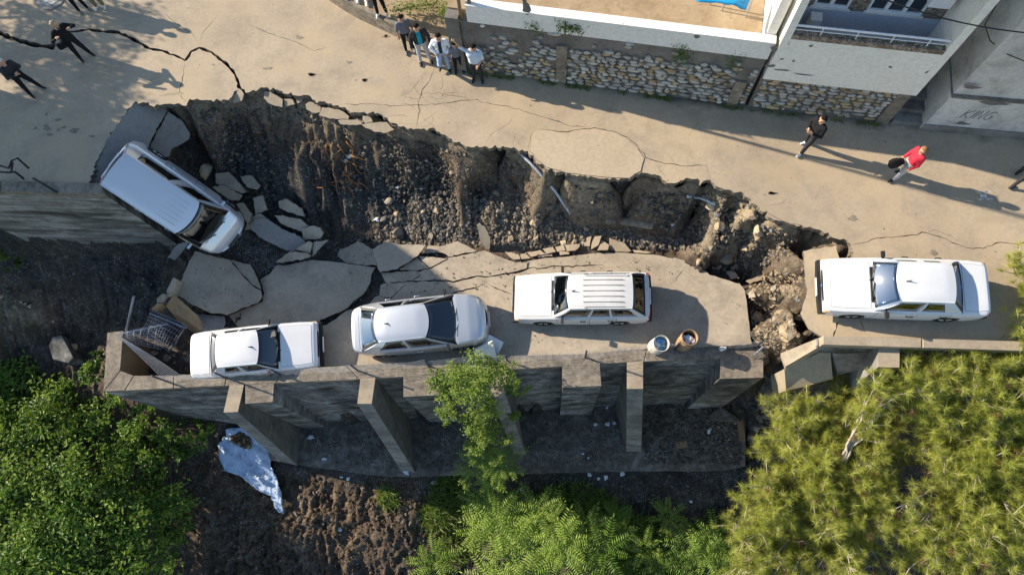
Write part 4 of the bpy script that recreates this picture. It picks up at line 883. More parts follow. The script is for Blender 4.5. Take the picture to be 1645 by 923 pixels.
def make_car(name, label, p, loc, rot, group):
    root = thing(name, label, 'van' if p.get('van') else 'car', loc, 0, group); root.rotation_euler = rot
    L, r, xw = p['L'], p['r'], p['axles']; hl = L/2
    xf, xt, xrt, xr = p['xf'], p['xt'], p['xrt'], p['xr']; ZR, wr = p['ZR'], p['wr']
    W = lambda x: lerp_tab(p['plan'], x); ZT = lambda x: lerp_tab(p['top'], x); zb0 = p.get('zb', .2); ra = r+.055
    def sec(x):
        w = W(x); zt = ZT(x); zb = zb0+max(0, (abs(x)-hl+.25))*.5; za = zb
        for a in xw:
            if abs(x-a) < ra: za = max(za, r+math.sqrt(ra*ra-(x-a)**2)-.01)
        za = min(za, zt-.14); cab = xr+.02 < x < xf-.02; sh = p.get('sh', .05)
        zm = max(za+.02, zb+(zt-zb)*.55)
        o = [(0, zb), (w-.26, za), (w-.035, za), (w-.008, za+.03), (w, zm), (w-.012, zt-sh*1.7), (w-.035, zt-sh*.7), (w-.08, zt-.008)]
        if cab: o += [(w-.125, zt-.012), (w-.15, .40), (w*.5, .38), (0, .38)]
        else: o += [(w-.16, zt+p.get('cr', .02)*.35), (w*.62, zt+p.get('cr', .02)*.75), (w*.3, zt+p.get('cr', .02)*.95), (0, zt+p.get('cr', .02))]
        return o, cab
    xs = sorted(set([round(v, 3) for v in np.linspace(-hl, hl, 88)]+[xr+.019, xr+.021, xf-.021, xf-.019]))
    V = []; Fc = []; Mi = []; k = None
    for x in xs:
        o, _ = sec(x); ring = [(x, -y, z) for y, z in o]+[(x, y, z) for y, z in o[-2:0:-1]]; k = len(ring); V += ring
    for i in range(len(xs)-1):
        cabi = sec((xs[i]+xs[i+1])/2)[1]
        for j in range(k):
            a, b_ = i*k+j, i*k+(j+1) % k; Fc.append((a, a+k, b_+k, b_)); jj = j if j < 11 else 21-j
            Mi.append(1 if (jj in (0, 1)) or (cabi and jj >= 8) else 0)
    Fc += [tuple(range(k)), tuple(reversed(range(len(V)-k, len(V))))]; Mi += [0, 0]
    body = mesh('body', V, Fc, [p['paint'], CINT], root, True, Mi); fixnormals(body); sharp(body, 32)
    if p.get('bev'):
        md = body.modifiers.new('bevel', 'BEVEL'); md.width = .03; md.segments = 2; md.limit_method = 'ANGLE'; md.angle_limit = R(40)
    # --- greenhouse
    yb = lambda x: W(x)-.085
    Af, Ar = Vector((xf, yb(xf), ZT(xf))), Vector((xr, yb(xr), ZT(xr))); Rf, Rr = Vector((xt, wr, ZR)), Vector((xrt, wr*p.get('wrr', .98), ZR-p.get('rdrop', .03)))
    def side(s, t, sg, off=0):
        bx = Af.lerp(Ar, s); bx = Vector((bx.x, yb(bx.x), ZT(bx.x))); q = bx.lerp(Rf.lerp(Rr, s), t); q.y += .035*math.sin(math.pi*t)+off; q.z += .02*math.sin(math.pi*s)*t
        return Vector((q.x, q.y*sg, q.z))
    def panel(b, fn, s0, s1, t0, t1, n=6, m=5, th=.02, mi=0, slant0=0, slant1=0):
        def pt(i, j, off):
            t = t0+(t1-t0)*j/m; a = s0+slant0*(t-t0); c = s1+slant1*(t-t0); return fn(a+(c-a)*i/n, t, off)
        vs = [pt(i, j, 0) for j in range(m+1) for i in range(n+1)]+[pt(i, j, -th) for j in range(m+1) for i in range(n+1)]
        N = (n+1)*(m+1); fs = []
        for j in range(m):
            for i in range(n):
                a = j*(n+1)+i; fs += [(a, a+1, a+n+2, a+n+1), (N+a, N+a+n+1, N+a+n+2, N+a+1)]
        for i in range(n): fs += [(i, N+i, N+i+1, i+1), (m*(n+1)+i, m*(n+1)+i+1, N+m*(n+1)+i+1, N+m*(n+1)+i)]
        for j in range(m):
            a, c = j*(n+1), (j+1)*(n+1); fs += [(a, c, N+c, N+a), (a+n, N+a+n, N+c+n, c+n)]
        b.add(vs, fs, mi)
    def front(u, t, off=0):     # u 0..1 from right to left
        q0 = Vector((xf, -yb(xf), ZT(xf))).lerp(Vector((xf, yb(xf), ZT(xf))), u); q1 = Vector((xt, -wr, ZR)).lerp(Vector((xt, wr, ZR)), u); q = q0.lerp(q1, t)
        cv = 4*u*(1-u); q.x += p.get('wsb', .08)*cv+off*.7; q.z += .015*cv*t+off*.7+.02*math.sin(math.pi*t); return q
    def back(u, t, off=0):
        q0 = Vector((xr, yb(xr), ZT(xr))).lerp(Vector((xr, -yb(xr), ZT(xr))), u); q1 = Vector((xrt, Rr.y, Rr.z)).lerp(Vector((xrt, -Rr.y, Rr.z)), u); q = q0.lerp(q1, t)
        cv = 4*u*(1-u); q.x -= p.get('rwb', .06)*cv+off*.7; q.z += .015*cv*t+off*.7; return q
    cr = p.get('crown', .05)
    rb = MB(); n, m = 14, 10
    def roofpt(i, j, off):
        s, u = i/n, j/m*2-1; x = xt+(xrt-xt)*s; y = (wr+(Rr.y-wr)*s)*u; cv = 1-u*u
        x += (p.get('wsb', .08)*cv*.9 if i == 0 else 0)-(p.get('rwb', .06)*cv*.9 if i == n else 0)
        e = min(1, min(s, 1-s)*n/1.5); ed = 1-abs(u)**6
        return Vector((x, y, ZR-(p.get('rdrop', .03))*s+cr*(cv**.6)*(.35+.65*e)+.03*math.sin(math.pi*s)+.012+off-.02*(1-ed)))
    vs = [roofpt(i, j, 0) for i in range(n+1) for j in range(m+1)]; N = len(vs); vs += [roofpt(i, j, -.045) for i in range(n+1) for j in range(m+1)]; fs = []
    for i in range(n):
        for j in range(m): a = i*(m+1)+j; fs += [(a, a+m+1, a+m+2, a+1), (N+a, N+a+1, N+a+m+2, N+a+m+1)]
    for i in range(n):
        for j in (0, m): a, c = i*(m+1)+j, (i+1)*(m+1)+j; fs.append((a, c, N+c, N+a) if j else (a, N+a, N+c, c))
    for j in range(m):
        a, c = j, j+1; fs.append((a, c, N+c, N+a)); a, c = n*(m+1)+j, n*(m+1)+j+1; fs.append((a, N+a, N+c, c))
    rb.add(vs, fs); roof = rb.obj('roof', p['paint'], root, True); fixnormals(roof); sharp(roof, 50)
    for sg, nm in ((1, 'l'), (-1, 'r')):
        fn = lambda s, t, off, sg=sg: side(s, t, sg, off)
        b = MB(); tr_ = p.get('trim', 0)
        for (s0, s1, a0, a1) in p['pillars']: panel(b, fn, s0, s1, -.02, 1.02, 3, 6, .03, 0, a0, a1)
        panel(b, lambda s, t, off, sg=sg: side(s, t, sg, off), 0, 1, .93, 1.03, 14, 1, .035); panel(b, fn, 0, 1, -.03, .05, 14, 1, .03)
        o = b.obj('pillar_frame', p.get('pillar_mat', p['paint']), root, True); fixnormals(o); sharp(o, 35)
        for (s0, s1, a0, a1) in p['panes']:
            b = MB(); panel(b, lambda s, t, off, sg=sg: side(s, t, sg, off-.012), s0, s1, .05, .94, 5, 5, .006, 0, a0, a1); o = b.obj('side_window', p.get('sglass', CGLASS), root, True); fixnormals(o)
    b = MB(); panel(b, front, .03, .97, .02, .985, 10, 6, .008); ws = b.obj('windscreen', p.get('wglass', CGLASS), root, True); fixnormals(ws)
    b = MB()
    for (u0, u1, t0, t1) in [(-.005, .04, -.02, 1.01), (.96, 1.005, -.02, 1.01), (.03, .97, -.03, .03), (.03, .97, .965, 1.01)]: panel(b, lambda u, t, off: front(u, t, off+.006), u0, u1, t0, t1, 6, 6, .03)
    o = b.obj('windscreen_frame', p.get('wsfm', BLACKP), root, True); fixnormals(o); sharp(o, 35)
    mg = p.get('rmargin', .05)
    b = MB(); panel(b, back, mg, 1-mg, .06, .97, 10, 6, .008); rwn = b.obj('rear_window', p.get('rglass', DGLASS), root, True); fixnormals(rwn)
    b = MB()
    for (u0, u1, t0, t1) in [(-.005, mg+.005, -.02, 1.01), (1-mg-.005, 1.005, -.02, 1.01), (mg, 1-mg, -.03, .07), (mg, 1-mg, .96, 1.01)]: panel(b, lambda u, t, off: back(u, t, off+.006), u0, u1, t0, t1, 6, 6, .03)
    o = b.obj('rear_window_frame', p.get('rwfm', p['paint']), root, True); fixnormals(o); sharp(o, 35)
    # --- interior
    b = MB(); b.box((xf-.52, -W(xf)+.2, .42), (xf-.05, W(xf)-.2, ZT(xf)-.06), 0, .05); b.obj('dashboard', CINT, root)
    b = MB(); b.lathe([(.0, 0), (.165, -.012), (.185, 0), (.165, .012), (.15, 0)], 18); sw = b.obj('steering_wheel', CINT, root, True); sw.location = (xf-.62, .34, ZT(xf)+.02); sw.rotation_euler = (0, R(-62), 0)
    sx = xf-1.15
    for x0 in (sx, sx-(.74 if not p.get('van') else .95)):
        for y0 in ((-.36, .36) if x0 == sx else (0,)):
            wd = .25 if x0 == sx else .6
            b = MB(); b.box((x0-.05, y0-wd, .42), (x0+.45, y0+wd, .58), 0, .05); b.add([Vector((x0-.02, y0-wd+.01, .57)), Vector((x0-.02, y0+wd-.01, .57)), Vector((x0-.22, y0+wd-.04, 1.02)), Vector((x0-.22, y0-wd+.04, 1.02)), Vector((x0-.16, y0-wd+.01, .57)), Vector((x0-.16, y0+wd-.01, .57)), Vector((x0-.32, y0+wd-.04, 1.0)), Vector((x0-.32, y0-wd+.04, 1.0))], [(0,1,2,3),(5,4,7,6),(3,2,6,7),(0,3,7,4),(1,5,6,2)])
            if x0 == sx: b.box((x0-.34, y0-.12, 1.03), (x0-.24, y0+.12, 1.2), 0, .03)
            b.obj('seat', p.get('seat', SEAT), root)
    if not p.get('van') and not p.get('wagon'):
        b = MB(); b.box((xr+.03, -W(xr)+.2, ZT(xr)-.12), (xr+.55, W(xr)-.2, ZT(xr)-.06)); b.obj('parcel_shelf', CINT, root)
    # --- wheels
    for a in xw:
        for sg in (1, -1):
            y = (W(a)-.10)*sg; b = MB(); b.lathe([(r*.60, -.09), (r*.93, -.095), (r, -.07), (r, .07), (r*.93, .095), (r*.60, .09)], 24, 0, (0, 0, 0), 'y')
            wl = b.obj('wheel', TYRE, root, True, 40); wl.location = (a, y, r)
            b = MB(); b.lathe([(.0, .075*sg), (r*.2, .08*sg), (r*.3, .055*sg), (r*.55, .06*sg), (r*.62, .088*sg)], 20, 0, (0, 0, 0), 'y'); rm = b.obj('rim', RIM, wl, True, 30)
            for q in range(5):
                an = q*2*math.pi/5; b = MB(); d = Vector((math.cos(an), 0, math.sin(an))); b.tube([d*r*.15+Vector((0, .082*sg, 0)), d*r*.56+Vector((0, .082*sg, 0))], r*.075, 4); b.obj('spoke', RIM, wl)
    # --- doors (a skin a few millimetres proud) and handles
    def strip(x0, x1, j0, j1, off, sg, n=10):
        b = MB(); vs = []; fs = []
        for i in range(n+1):
            x = x0+(x1-x0)*i/n; o, _ = sec(x); vs += [(x, (o[j][0]+off)*sg, o[j][1]) for j in range(j0, j1+1)]
        k_ = j1-j0+1
        for i in range(n):
            for j in range(k_-1): a = i*k_+j; fs.append((a, a+1, a+k_+1, a+k_))
        b.add(vs, fs); return b
    for sg in (1, -1):
        for (x0, x1) in p['doors']:
            o = strip(x0+.008, x1-.008, 3, 6, .005, sg).obj('door', p['paint'], root, True); fixnormals(o)
            hx = x0+.10 if not p.get('hfront') else x1-.1; y = (W(hx)+.005)*sg; z = ZT(hx)-.13; b = MB(); b.tube([(hx, y, z), (hx+.02, y+.03*sg, z), (hx+.16, y+.03*sg, z), (hx+.18, y, z)], .014, 5); b.obj('handle', p.get('handle', BLACKP), o)
            for xx in (x0, x1):
                ob = strip(xx-.006, xx+.006, 3, 6, .0055, sg, 1).obj('seam', SEAMM, o)
        if p.get('rub'): strip(-hl+.25, hl-.25, 4, 5, .006, sg, 24).obj('side_moulding', p['rub'], root)
    def toppanel(nm, x0, x1, ins, off):
        b = MB(); n_, m_ = 12, 10; vs = []
        for i in range(n_+1):
            x = x0+(x1-x0)*i/n_; o, _ = sec(x); o = o[6:]
            ys = [q[0] for q in o][::-1]; zs = [q[1] for q in o][::-1]; wv = W(x)-ins
            for j in range(m_+1): y = -wv+2*wv*j/m_; vs.append((x, y, float(np.interp(abs(y), ys, zs))+off))
        fs = [(i*(m_+1)+j, (i+1)*(m_+1)+j, (i+1)*(m_+1)+j+1, i*(m_+1)+j+1) for i in range(n_) for j in range(m_)]; b.add(vs, fs); o = b.obj(nm, p['paint'], root, True); fixnormals(o)
        rim = [vs[j] for j in range(m_+1)]+[vs[i*(m_+1)+m_] for i in range(1, n_+1)]+[vs[n_*(m_+1)+j] for j in range(m_-1, -1, -1)]+[vs[i*(m_+1)] for i in range(n_-1, -1, -1)]
        b = MB(); b.tube([(x, y, z-.004) for x, y, z in rim], p.get('seamr', .006), 4); b.obj('seam', p.get('seamm', SEAMM), o); return o
    hood = toppanel('bonnet', xf+.10, hl-p.get('hoodend', .16), p.get('hoodins', .14), .006)
    if p.get('crease'):
        for y in p['crease']: b = MB(); b.tube([(xf+.15, y, ZT(xf)+.02), (hl-.3, y*.93, ZT(hl-.3)+.02)], .012, 5); b.obj('crease', p['paint'], hood, True)
    if not p.get('van') and not p.get('wagon'): toppanel('boot_lid', -hl+.07, xr-.07, .14, .006)
    # cowl vents, wipers
    b = MB(); b.box((xf+.015, -W(xf)*.62, ZT(xf)+.012), (xf+.085, W(xf)*.62, ZT(xf)+.03)); b.obj('cowl', p.get('cowl', BLACKP), root)
    for y in (.42, -.12):
        b = MB(); q0, q1 = front(.5+y/2/yb(xf), .03, .03), front(.5+(y-.46)/2/yb(xf)*.95, .17, .03); b.tube([q0, q1], .012, 5); b.tube([q0-Vector((-.03, 0, .02)), q0], .018, 5); b.obj('wiper', BLACKP, root)
    # lights, grille, bumpers, plates
    def endpatch(nm, x_, y0, y1, z0, z1, mat, out=.02, sgx=1, dep=.05, curve=0, par=None):
        b = MB(); n_ = 6
        rr = []
        for i in range(n_+1):
            y = y0+(y1-y0)*i/n_; xx = x_-sgx*curve*(y/.8)**2
            rr.append([(xx-sgx*dep, y, z0), (xx+sgx*out, y, z0), (xx+sgx*(out-p.get('rake', 0)*(z1-z0)), y, z1), (xx-sgx*dep, y, z1)])
        b.loft(rr); o = b.obj(nm, mat, par or root); fixnormals(o); return o
    cvf, cvr = p.get('cvf', .05), p.get('cvr', .04); wf, wb = W(hl-.03)-.01, W(-hl+.03)-.01
    z0, z1 = p['lamp']; endpatch('grille', hl, -wf+p['lampw'], wf-p['lampw'], z0, z1, p.get('grille', BLACKP), .012, 1, .06, cvf)
    for sg in (1, -1):
        a_, c_ = wf*sg, (wf-p['lampw']+.01)*sg
        hlp = endpatch('headlight', hl, min(a_, c_), max(a_, c_), z0-.01, z1+p.get('lup', 0), LAMP, .022, 1, p.get('ldep', .08), cvf)
        if p.get('amber'): endpatch('indicator', hl, min(wf*sg, (wf+.03)*sg), max(wf*sg, (wf+.03)*sg), z0, z1, AMBER, .01, 1, .12, cvf, hlp)
        zt0, zt1 = p['tail']; a_, c_ = (wb+.012)*sg, (wb-p['tailw'])*sg
        endpatch('tail_light', -hl, min(a_, c_), max(a_, c_), zt0, zt1, REDL, .02, -1, p.get('tdep', .10), cvr)
    bm_ = p.get('bumper', BLACKP); bz = p.get('bz', (.36, .56))
    endpatch('front_bumper', hl, -wf-.03, wf+.03, bz[0], bz[1], bm_, p.get('bout', .10), 1, .08, cvf); endpatch('rear_bumper', -hl, -wb-.03, wb+.03, bz[0], bz[1], bm_, p.get('bout', .10)*.8, -1, .08, cvr)
    endpatch('number_plate', hl+p.get('bout', .1), -.26, .26, bz[0]+.04, bz[0]+.15, PLATEM, .012, 1, .0); endpatch('number_plate', -hl-.01, -.26, .26, .66, .77, PLATEM, .035, -1, .0)
    # mirrors
    for sg in (1, -1):
        x0 = xf-.28; y0 = yb(x0)-.02; z = ZT(x0)+.05; b = MB(); b.tube([(x0, y0*sg, z-.03), (x0+.02, (y0+.09)*sg, z)], .025, 5)
        b.loft([[(x0+dx+.02, (y0+yy)*sg, z+dz_) for dx, dz_ in ((-.05, -.055), (.03, -.045), (.045, 0), (.03, .06), (-.05, .065))] for yy in (.07, .12, .2, .235)]); o = b.obj('mirror', p.get('mirror', BLACKP), root, False, 45); fixnormals(o)
    for kind, q in p.get('extra', []):
        if kind == 'ribs':
            for y in q:
                b = MB(); b.tube([(xrt+.28 if not p.get('van') else xt-1.15, y, ZR+cr*(1-(y/wr)**2)**.6+.02), (xt-.42 if not p.get('van') else xt-.15, y, ZR+cr*(1-(y/wr)**2)**.6+.035)], .014 if not p.get('van') else .008, 5); b.obj('roof_rib', p.get('ribm', SEAMM), roof)
        if kind == 'rails':
            for sg in (1, -1):
                y = (wr-.04)*sg; z = ZR+.10; b = MB(); b.tube([(xrt+.2, y, z-.06), (xrt+.26, y, z), (xt-.5, y, z+.01), (xt-.45, y, z-.05)], .016, 6); b.obj('roof_rail', CHROME, roof)
        if kind == 'aerial': b = MB(); b.tube([(q, 0, ZR+cr), (q-.10, 0, ZR+cr+.11)], [.028, .01], 6); b.obj('aerial', BLACKP, roof)
        if kind == 'badge': b = MB(); b.lathe([(0, .0), (.045, 0), (.045, .012), (0, .014)], 14); o = b.obj('badge', simple('blue badge', (.08, .25, .6), .3), root); o.location = (hl+.02, 0, (z0+z1)/2); o.rotation_euler = (0, R(90), 0)
    return root
boxy = dict(L=4.26, r=.29, axles=(1.27, -1.22), zb=.2, xf=.86, xt=.33, xrt=-1.02, xr=-1.38, ZR=1.335, wr=.56, crown=.045, sh=.05, cr=.03, bev=True,
    plan=[(-2.13,.70),(-2.05,.765),(-1.7,.80),(0,.82),(1.6,.80),(2.04,.77),(2.13,.74)], top=[(-2.13,.86),(-2.05,.90),(-1.4,.92),(-1.2,.93),(.8,.91),(.9,.90),(1.9,.80),(2.06,.78),(2.13,.70)],
    pillars=[(0,.035,0,.0),(.47,.51,.0,.0),(.80,1,-.0,0)], panes=[(.035,.47,0,0),(.51,.80,0,0)], doors=[(-.25,.78),(-1.12,-.25)], lamp=(.58,.72), lampw=.30, tail=(.62,.82), tailw=.3, bumper=BLACKP, bout=.11, bz=(.36,.54), amber=True, rake=.0, cvf=.03, cvr=.03)
def dd(base, **k): d = dict(base); d.update(k); return d
CARG = 'cars stranded by the collapse'
make_car('parked_car', 'white boxy saloon on intact road at the right of the gap', dd(boxy, paint=WHITECAR, wglass=BRIGHTGLASS, seat=SEATB, extra=[('aerial', .2), ('badge', 0)], wsfm=CHROME, rwfm=BLACKP), (9.97, 6.10, .04), (R(-5.0), R(2.5), R(176.3)), CARG)
wag = dd(boxy, L=4.36, plan=[(-2.18,.72),(-2.1,.77),(-1.7,.80),(0,.82),(1.6,.80),(2.09,.77),(2.18,.74)], top=[(-2.18,.80),(-2.1,.90),(-1.4,.92),(.8,.91),(.9,.90),(1.9,.80),(2.1,.77),(2.18,.70)], xrt=-1.62, xr=-2.02, ZR=1.37, wr=.58, wagon=True,
    pillars=[(0,.03,0,0),(.36,.39,0,0),(.62,.65,0,0),(.93,1,0,0)], panes=[(.03,.36,0,0),(.39,.62,0,0),(.65,.93,0,0)], paint=WHITECAR2, extra=[('ribs', (-.36,-.18,0,.18,.36)), ('rails', 0), ('aerial', .25)], rwb=.03, wsfm=WHITECAR2, rwfm=BLACKP, seat=SEATB, ribm=simple('grey roof rib', (.22,.22,.22), .6))
WAGL = (1.26, 6.83, -2.84)
make_car('parked_car', 'white estate car with roof ribs in the middle of the dropped pavement', wag, WAGL, (R(-2.5), R(5.0), R(178.2)), CARG)
make_car('parked_car', 'white boxy saloon behind the wall under the leaning slab, leftmost car', dd(boxy, paint=WHITECAR, wglass=DGLASS, extra=[('aerial', .2)], wsfm=BLACKP, rwfm=BLACKP), (-9.70, 5.38, -3.50), (R(6), R(-1.5), R(5.0)), CARG)
foc = dict(L=4.5, r=.32, axles=(1.36, -1.30), zb=.19, xf=1.24, xt=.34, xrt=-1.22, xr=-1.86, ZR=1.40, wr=.56, crown=.06, sh=.10, cr=.06, wsb=.16, rwb=.14, rdrop=.05,
    plan=[(-2.25,.52),(-2.22,.64),(-2.12,.74),(-1.9,.82),(-1.3,.885),(0,.90),(1.3,.89),(1.8,.84),(2.05,.74),(2.17,.62),(2.23,.48),(2.25,.40)], top=[(-2.25,.80),(-2.2,.98),(-2.1,1.04),(-1.7,1.06),(-1.2,1.04),(.9,.98),(1.3,.98),(1.7,.92),(2.0,.82),(2.15,.72),(2.25,.60)],
    pillars=[(0,.05,0,0),(.47,.50,.0,0),(.83,1,-.0,0)], panes=[(.05,.47,0,0),(.50,.83,0,0)], doors=[(-.18,.95),(-1.15,-.18)], lamp=(.60,.70), lampw=.24, ldep=.36, lup=.03, tail=(.74,.95), tailw=.10, tdep=.34, bumper=SILVER, bout=.03, bz=(.26,.52), cvf=.26, cvr=.16, paint=SILVER, pillar_mat=SILVER, sglass=DGLASS, wglass=DGLASS, rglass=BRIGHTGLASS, handle=CHROME, hoodins=.13, hoodend=.2, seamm=simple('soft seam', (.34,.35,.36), .5), crease=(.52,-.52), extra=[('aerial', -.85)], rwfm=BLACKP, rmargin=.06, cowl=BLACKP)
make_car('parked_car', 'silver rounded saloon parked against the wall beside the white sacks', foc, (-4.08, 6.10, -3.15), (R(6), R(-4.5), R(4.2)), CARG)
van = dict(L=4.38, van=True, r=.32, axles=(1.36, -1.36), zb=.22, xf=1.40, xt=.52, xrt=-2.0, xr=-2.12, ZR=1.76, wr=.66, crown=.05, sh=.08, cr=.06, wsb=.16, rwb=.05, rdrop=.02,
    plan=[(-2.19,.68),(-2.12,.80),(-1.9,.88),(0,.90),(1.4,.88),(1.8,.82),(2.05,.70),(2.16,.55),(2.19,.45)], top=[(-2.19,1.0),(-2.1,1.08),(1.0,1.08),(1.4,1.10),(1.8,1.0),(2.05,.86),(2.19,.66)],
    pillars=[(0,.07,0,0),(.37,.45,0,0),(.86,1,0,0)], panes=[(.07,.37,0,0),(.45,.86,0,0)], doors=[(.1,1.15),(-.95,.1)], lamp=(.68,.80), lampw=.26, ldep=.3, lup=.04, tail=(.85,1.06), tailw=.10, tdep=.12, bumper=simple('grey bumper', (.10,.105,.11), .6), bout=.06, bz=(.28,.62), cvf=.22, cvr=.08, paint=VANSIL, sglass=DGLASS, wglass=CGLASS, rglass=DGLASS, handle=CHROME, mirror=CHROME, hoodins=.12, hoodend=.2, seamm=simple('van seam', (.36,.38,.41), .5), extra=[('ribs', (-.42,-.25,-.08,.08,.25,.42))], rwfm=VANSIL, rmargin=.10, ribm=simple('van roof rib', (.52,.55,.60), .35), hfront=False)
make_car('van', 'silver van hanging nose down over the broken road edge', van, (-12.45, 10.42, -1.60), (R(19.7), R(37.9), R(-30.1)), None)
# ================================================================== people
SKIN = simple('skin', (.48, .29, .19), .55, .08, 12, .3, bump=.05); EYE = simple('eye', (.02, .015, .012), .3, .1, 9); LIP = simple('lip', (.36, .14, .11), .5, .1, 9)
def cloth(name, col): return simple(name, col, .9, .22, 7, .1, bump=.5, bscale=9)
C_BLACK = cloth('black cloth', (.016, .016, .018)); C_BLACK2 = cloth('charcoal cloth', (.035, .035, .04)); C_GREY = cloth('grey cloth', (.16, .17, .20)); C_LGREY = cloth('pale grey cloth', (.42, .43, .46)); C_TEAL = cloth('teal cloth', (.02, .27, .34))
C_WHITE = cloth('white cloth', (.70, .73, .78)); C_LBLUE = cloth('pale blue cloth', (.50, .58, .68)); C_JEAN = cloth('light jeans', (.30, .40, .56)); C_NAVY = cloth('navy cloth', (.03, .04, .06)); C_RED = cloth('red cloth', (.58, .035, .06)); C_KHAKI = cloth('khaki cloth', (.20, .16, .11)); C_BEIGE = cloth('beige cloth', (.42, .32, .20))
H_BLACK = cloth('black hair', (.014, .011, .010)); H_GREY = cloth('grey hair', (.48, .47, .45)); H_SAND = cloth('sandy hair', (.34, .27, .19)); H_BROWN = cloth('brown hair', (.20, .12, .06))
S_BLACK = simple('black shoe', (.018, .018, .018), .5); S_WHITE = simple('white shoe', (.66, .66, .65), .6); S_GREY = simple('grey shoe', (.14, .14, .14), .6)
def surface_nets(F, o, h):
    s = F < 0; A = np.zeros(F.shape, bool)[:-1, :-1, :-1]; cnt = np.zeros(A.shape, np.int8)
    for dx in (0, 1):
        for dy in (0, 1):
            for dz_ in (0, 1): cnt += s[dx:F.shape[0]-1+dx, dy:F.shape[1]-1+dy, dz_:F.shape[2]-1+dz_]
    act = (cnt > 0) & (cnt < 8); ids = -np.ones(act.shape, int); idx = np.argwhere(act); ids[act] = np.arange(len(idx))
    acc = np.zeros((len(idx), 3)); num = np.zeros(len(idx))
    cor = [(a, b, c) for a in (0, 1) for b in (0, 1) for c in (0, 1)]
    for c0 in cor:
        for ax in range(3):
            if c0[ax]: continue
            c1 = list(c0); c1[ax] = 1; i0 = idx+np.array(c0); i1 = idx+np.array(c1)
            f0 = F[i0[:, 0], i0[:, 1], i0[:, 2]]; f1 = F[i1[:, 0], i1[:, 1], i1[:, 2]]; m = (f0 < 0) != (f1 < 0)
            t = np.where(m, f0/np.where(m, f0-f1, 1), 0); p = i0+t[:, None]*(i1-i0); acc[m] += p[m]; num[m] += 1
    V = acc/num[:, None]*h+o; Q = []
    for ax in range(3):
        sl0 = [slice(None)]*3; sl1 = [slice(None)]*3; sl0[ax] = slice(0, -1); sl1[ax] = slice(1, None)
        ch = s[tuple(sl0)] != s[tuple(sl1)]; e = np.argwhere(ch); u, v = [(1, 2), (2, 0), (0, 1)][ax]
        ok = (e[:, u] > 0) & (e[:, v] > 0) & (e[:, u] < F.shape[u]-1) & (e[:, v] < F.shape[v]-1); e = e[ok]
        def cid(du, dv): q = e.copy(); q[:, u] += du; q[:, v] += dv; return ids[q[:, 0], q[:, 1], q[:, 2]]
        q = np.stack([cid(-1, -1), cid(0, -1), cid(0, 0), cid(-1, 0)], 1); inside = s[e[:, 0], e[:, 1], e[:, 2]]
        q[~inside] = q[~inside][:, ::-1]; Q.append(q)
    return V, np.concatenate(Q)
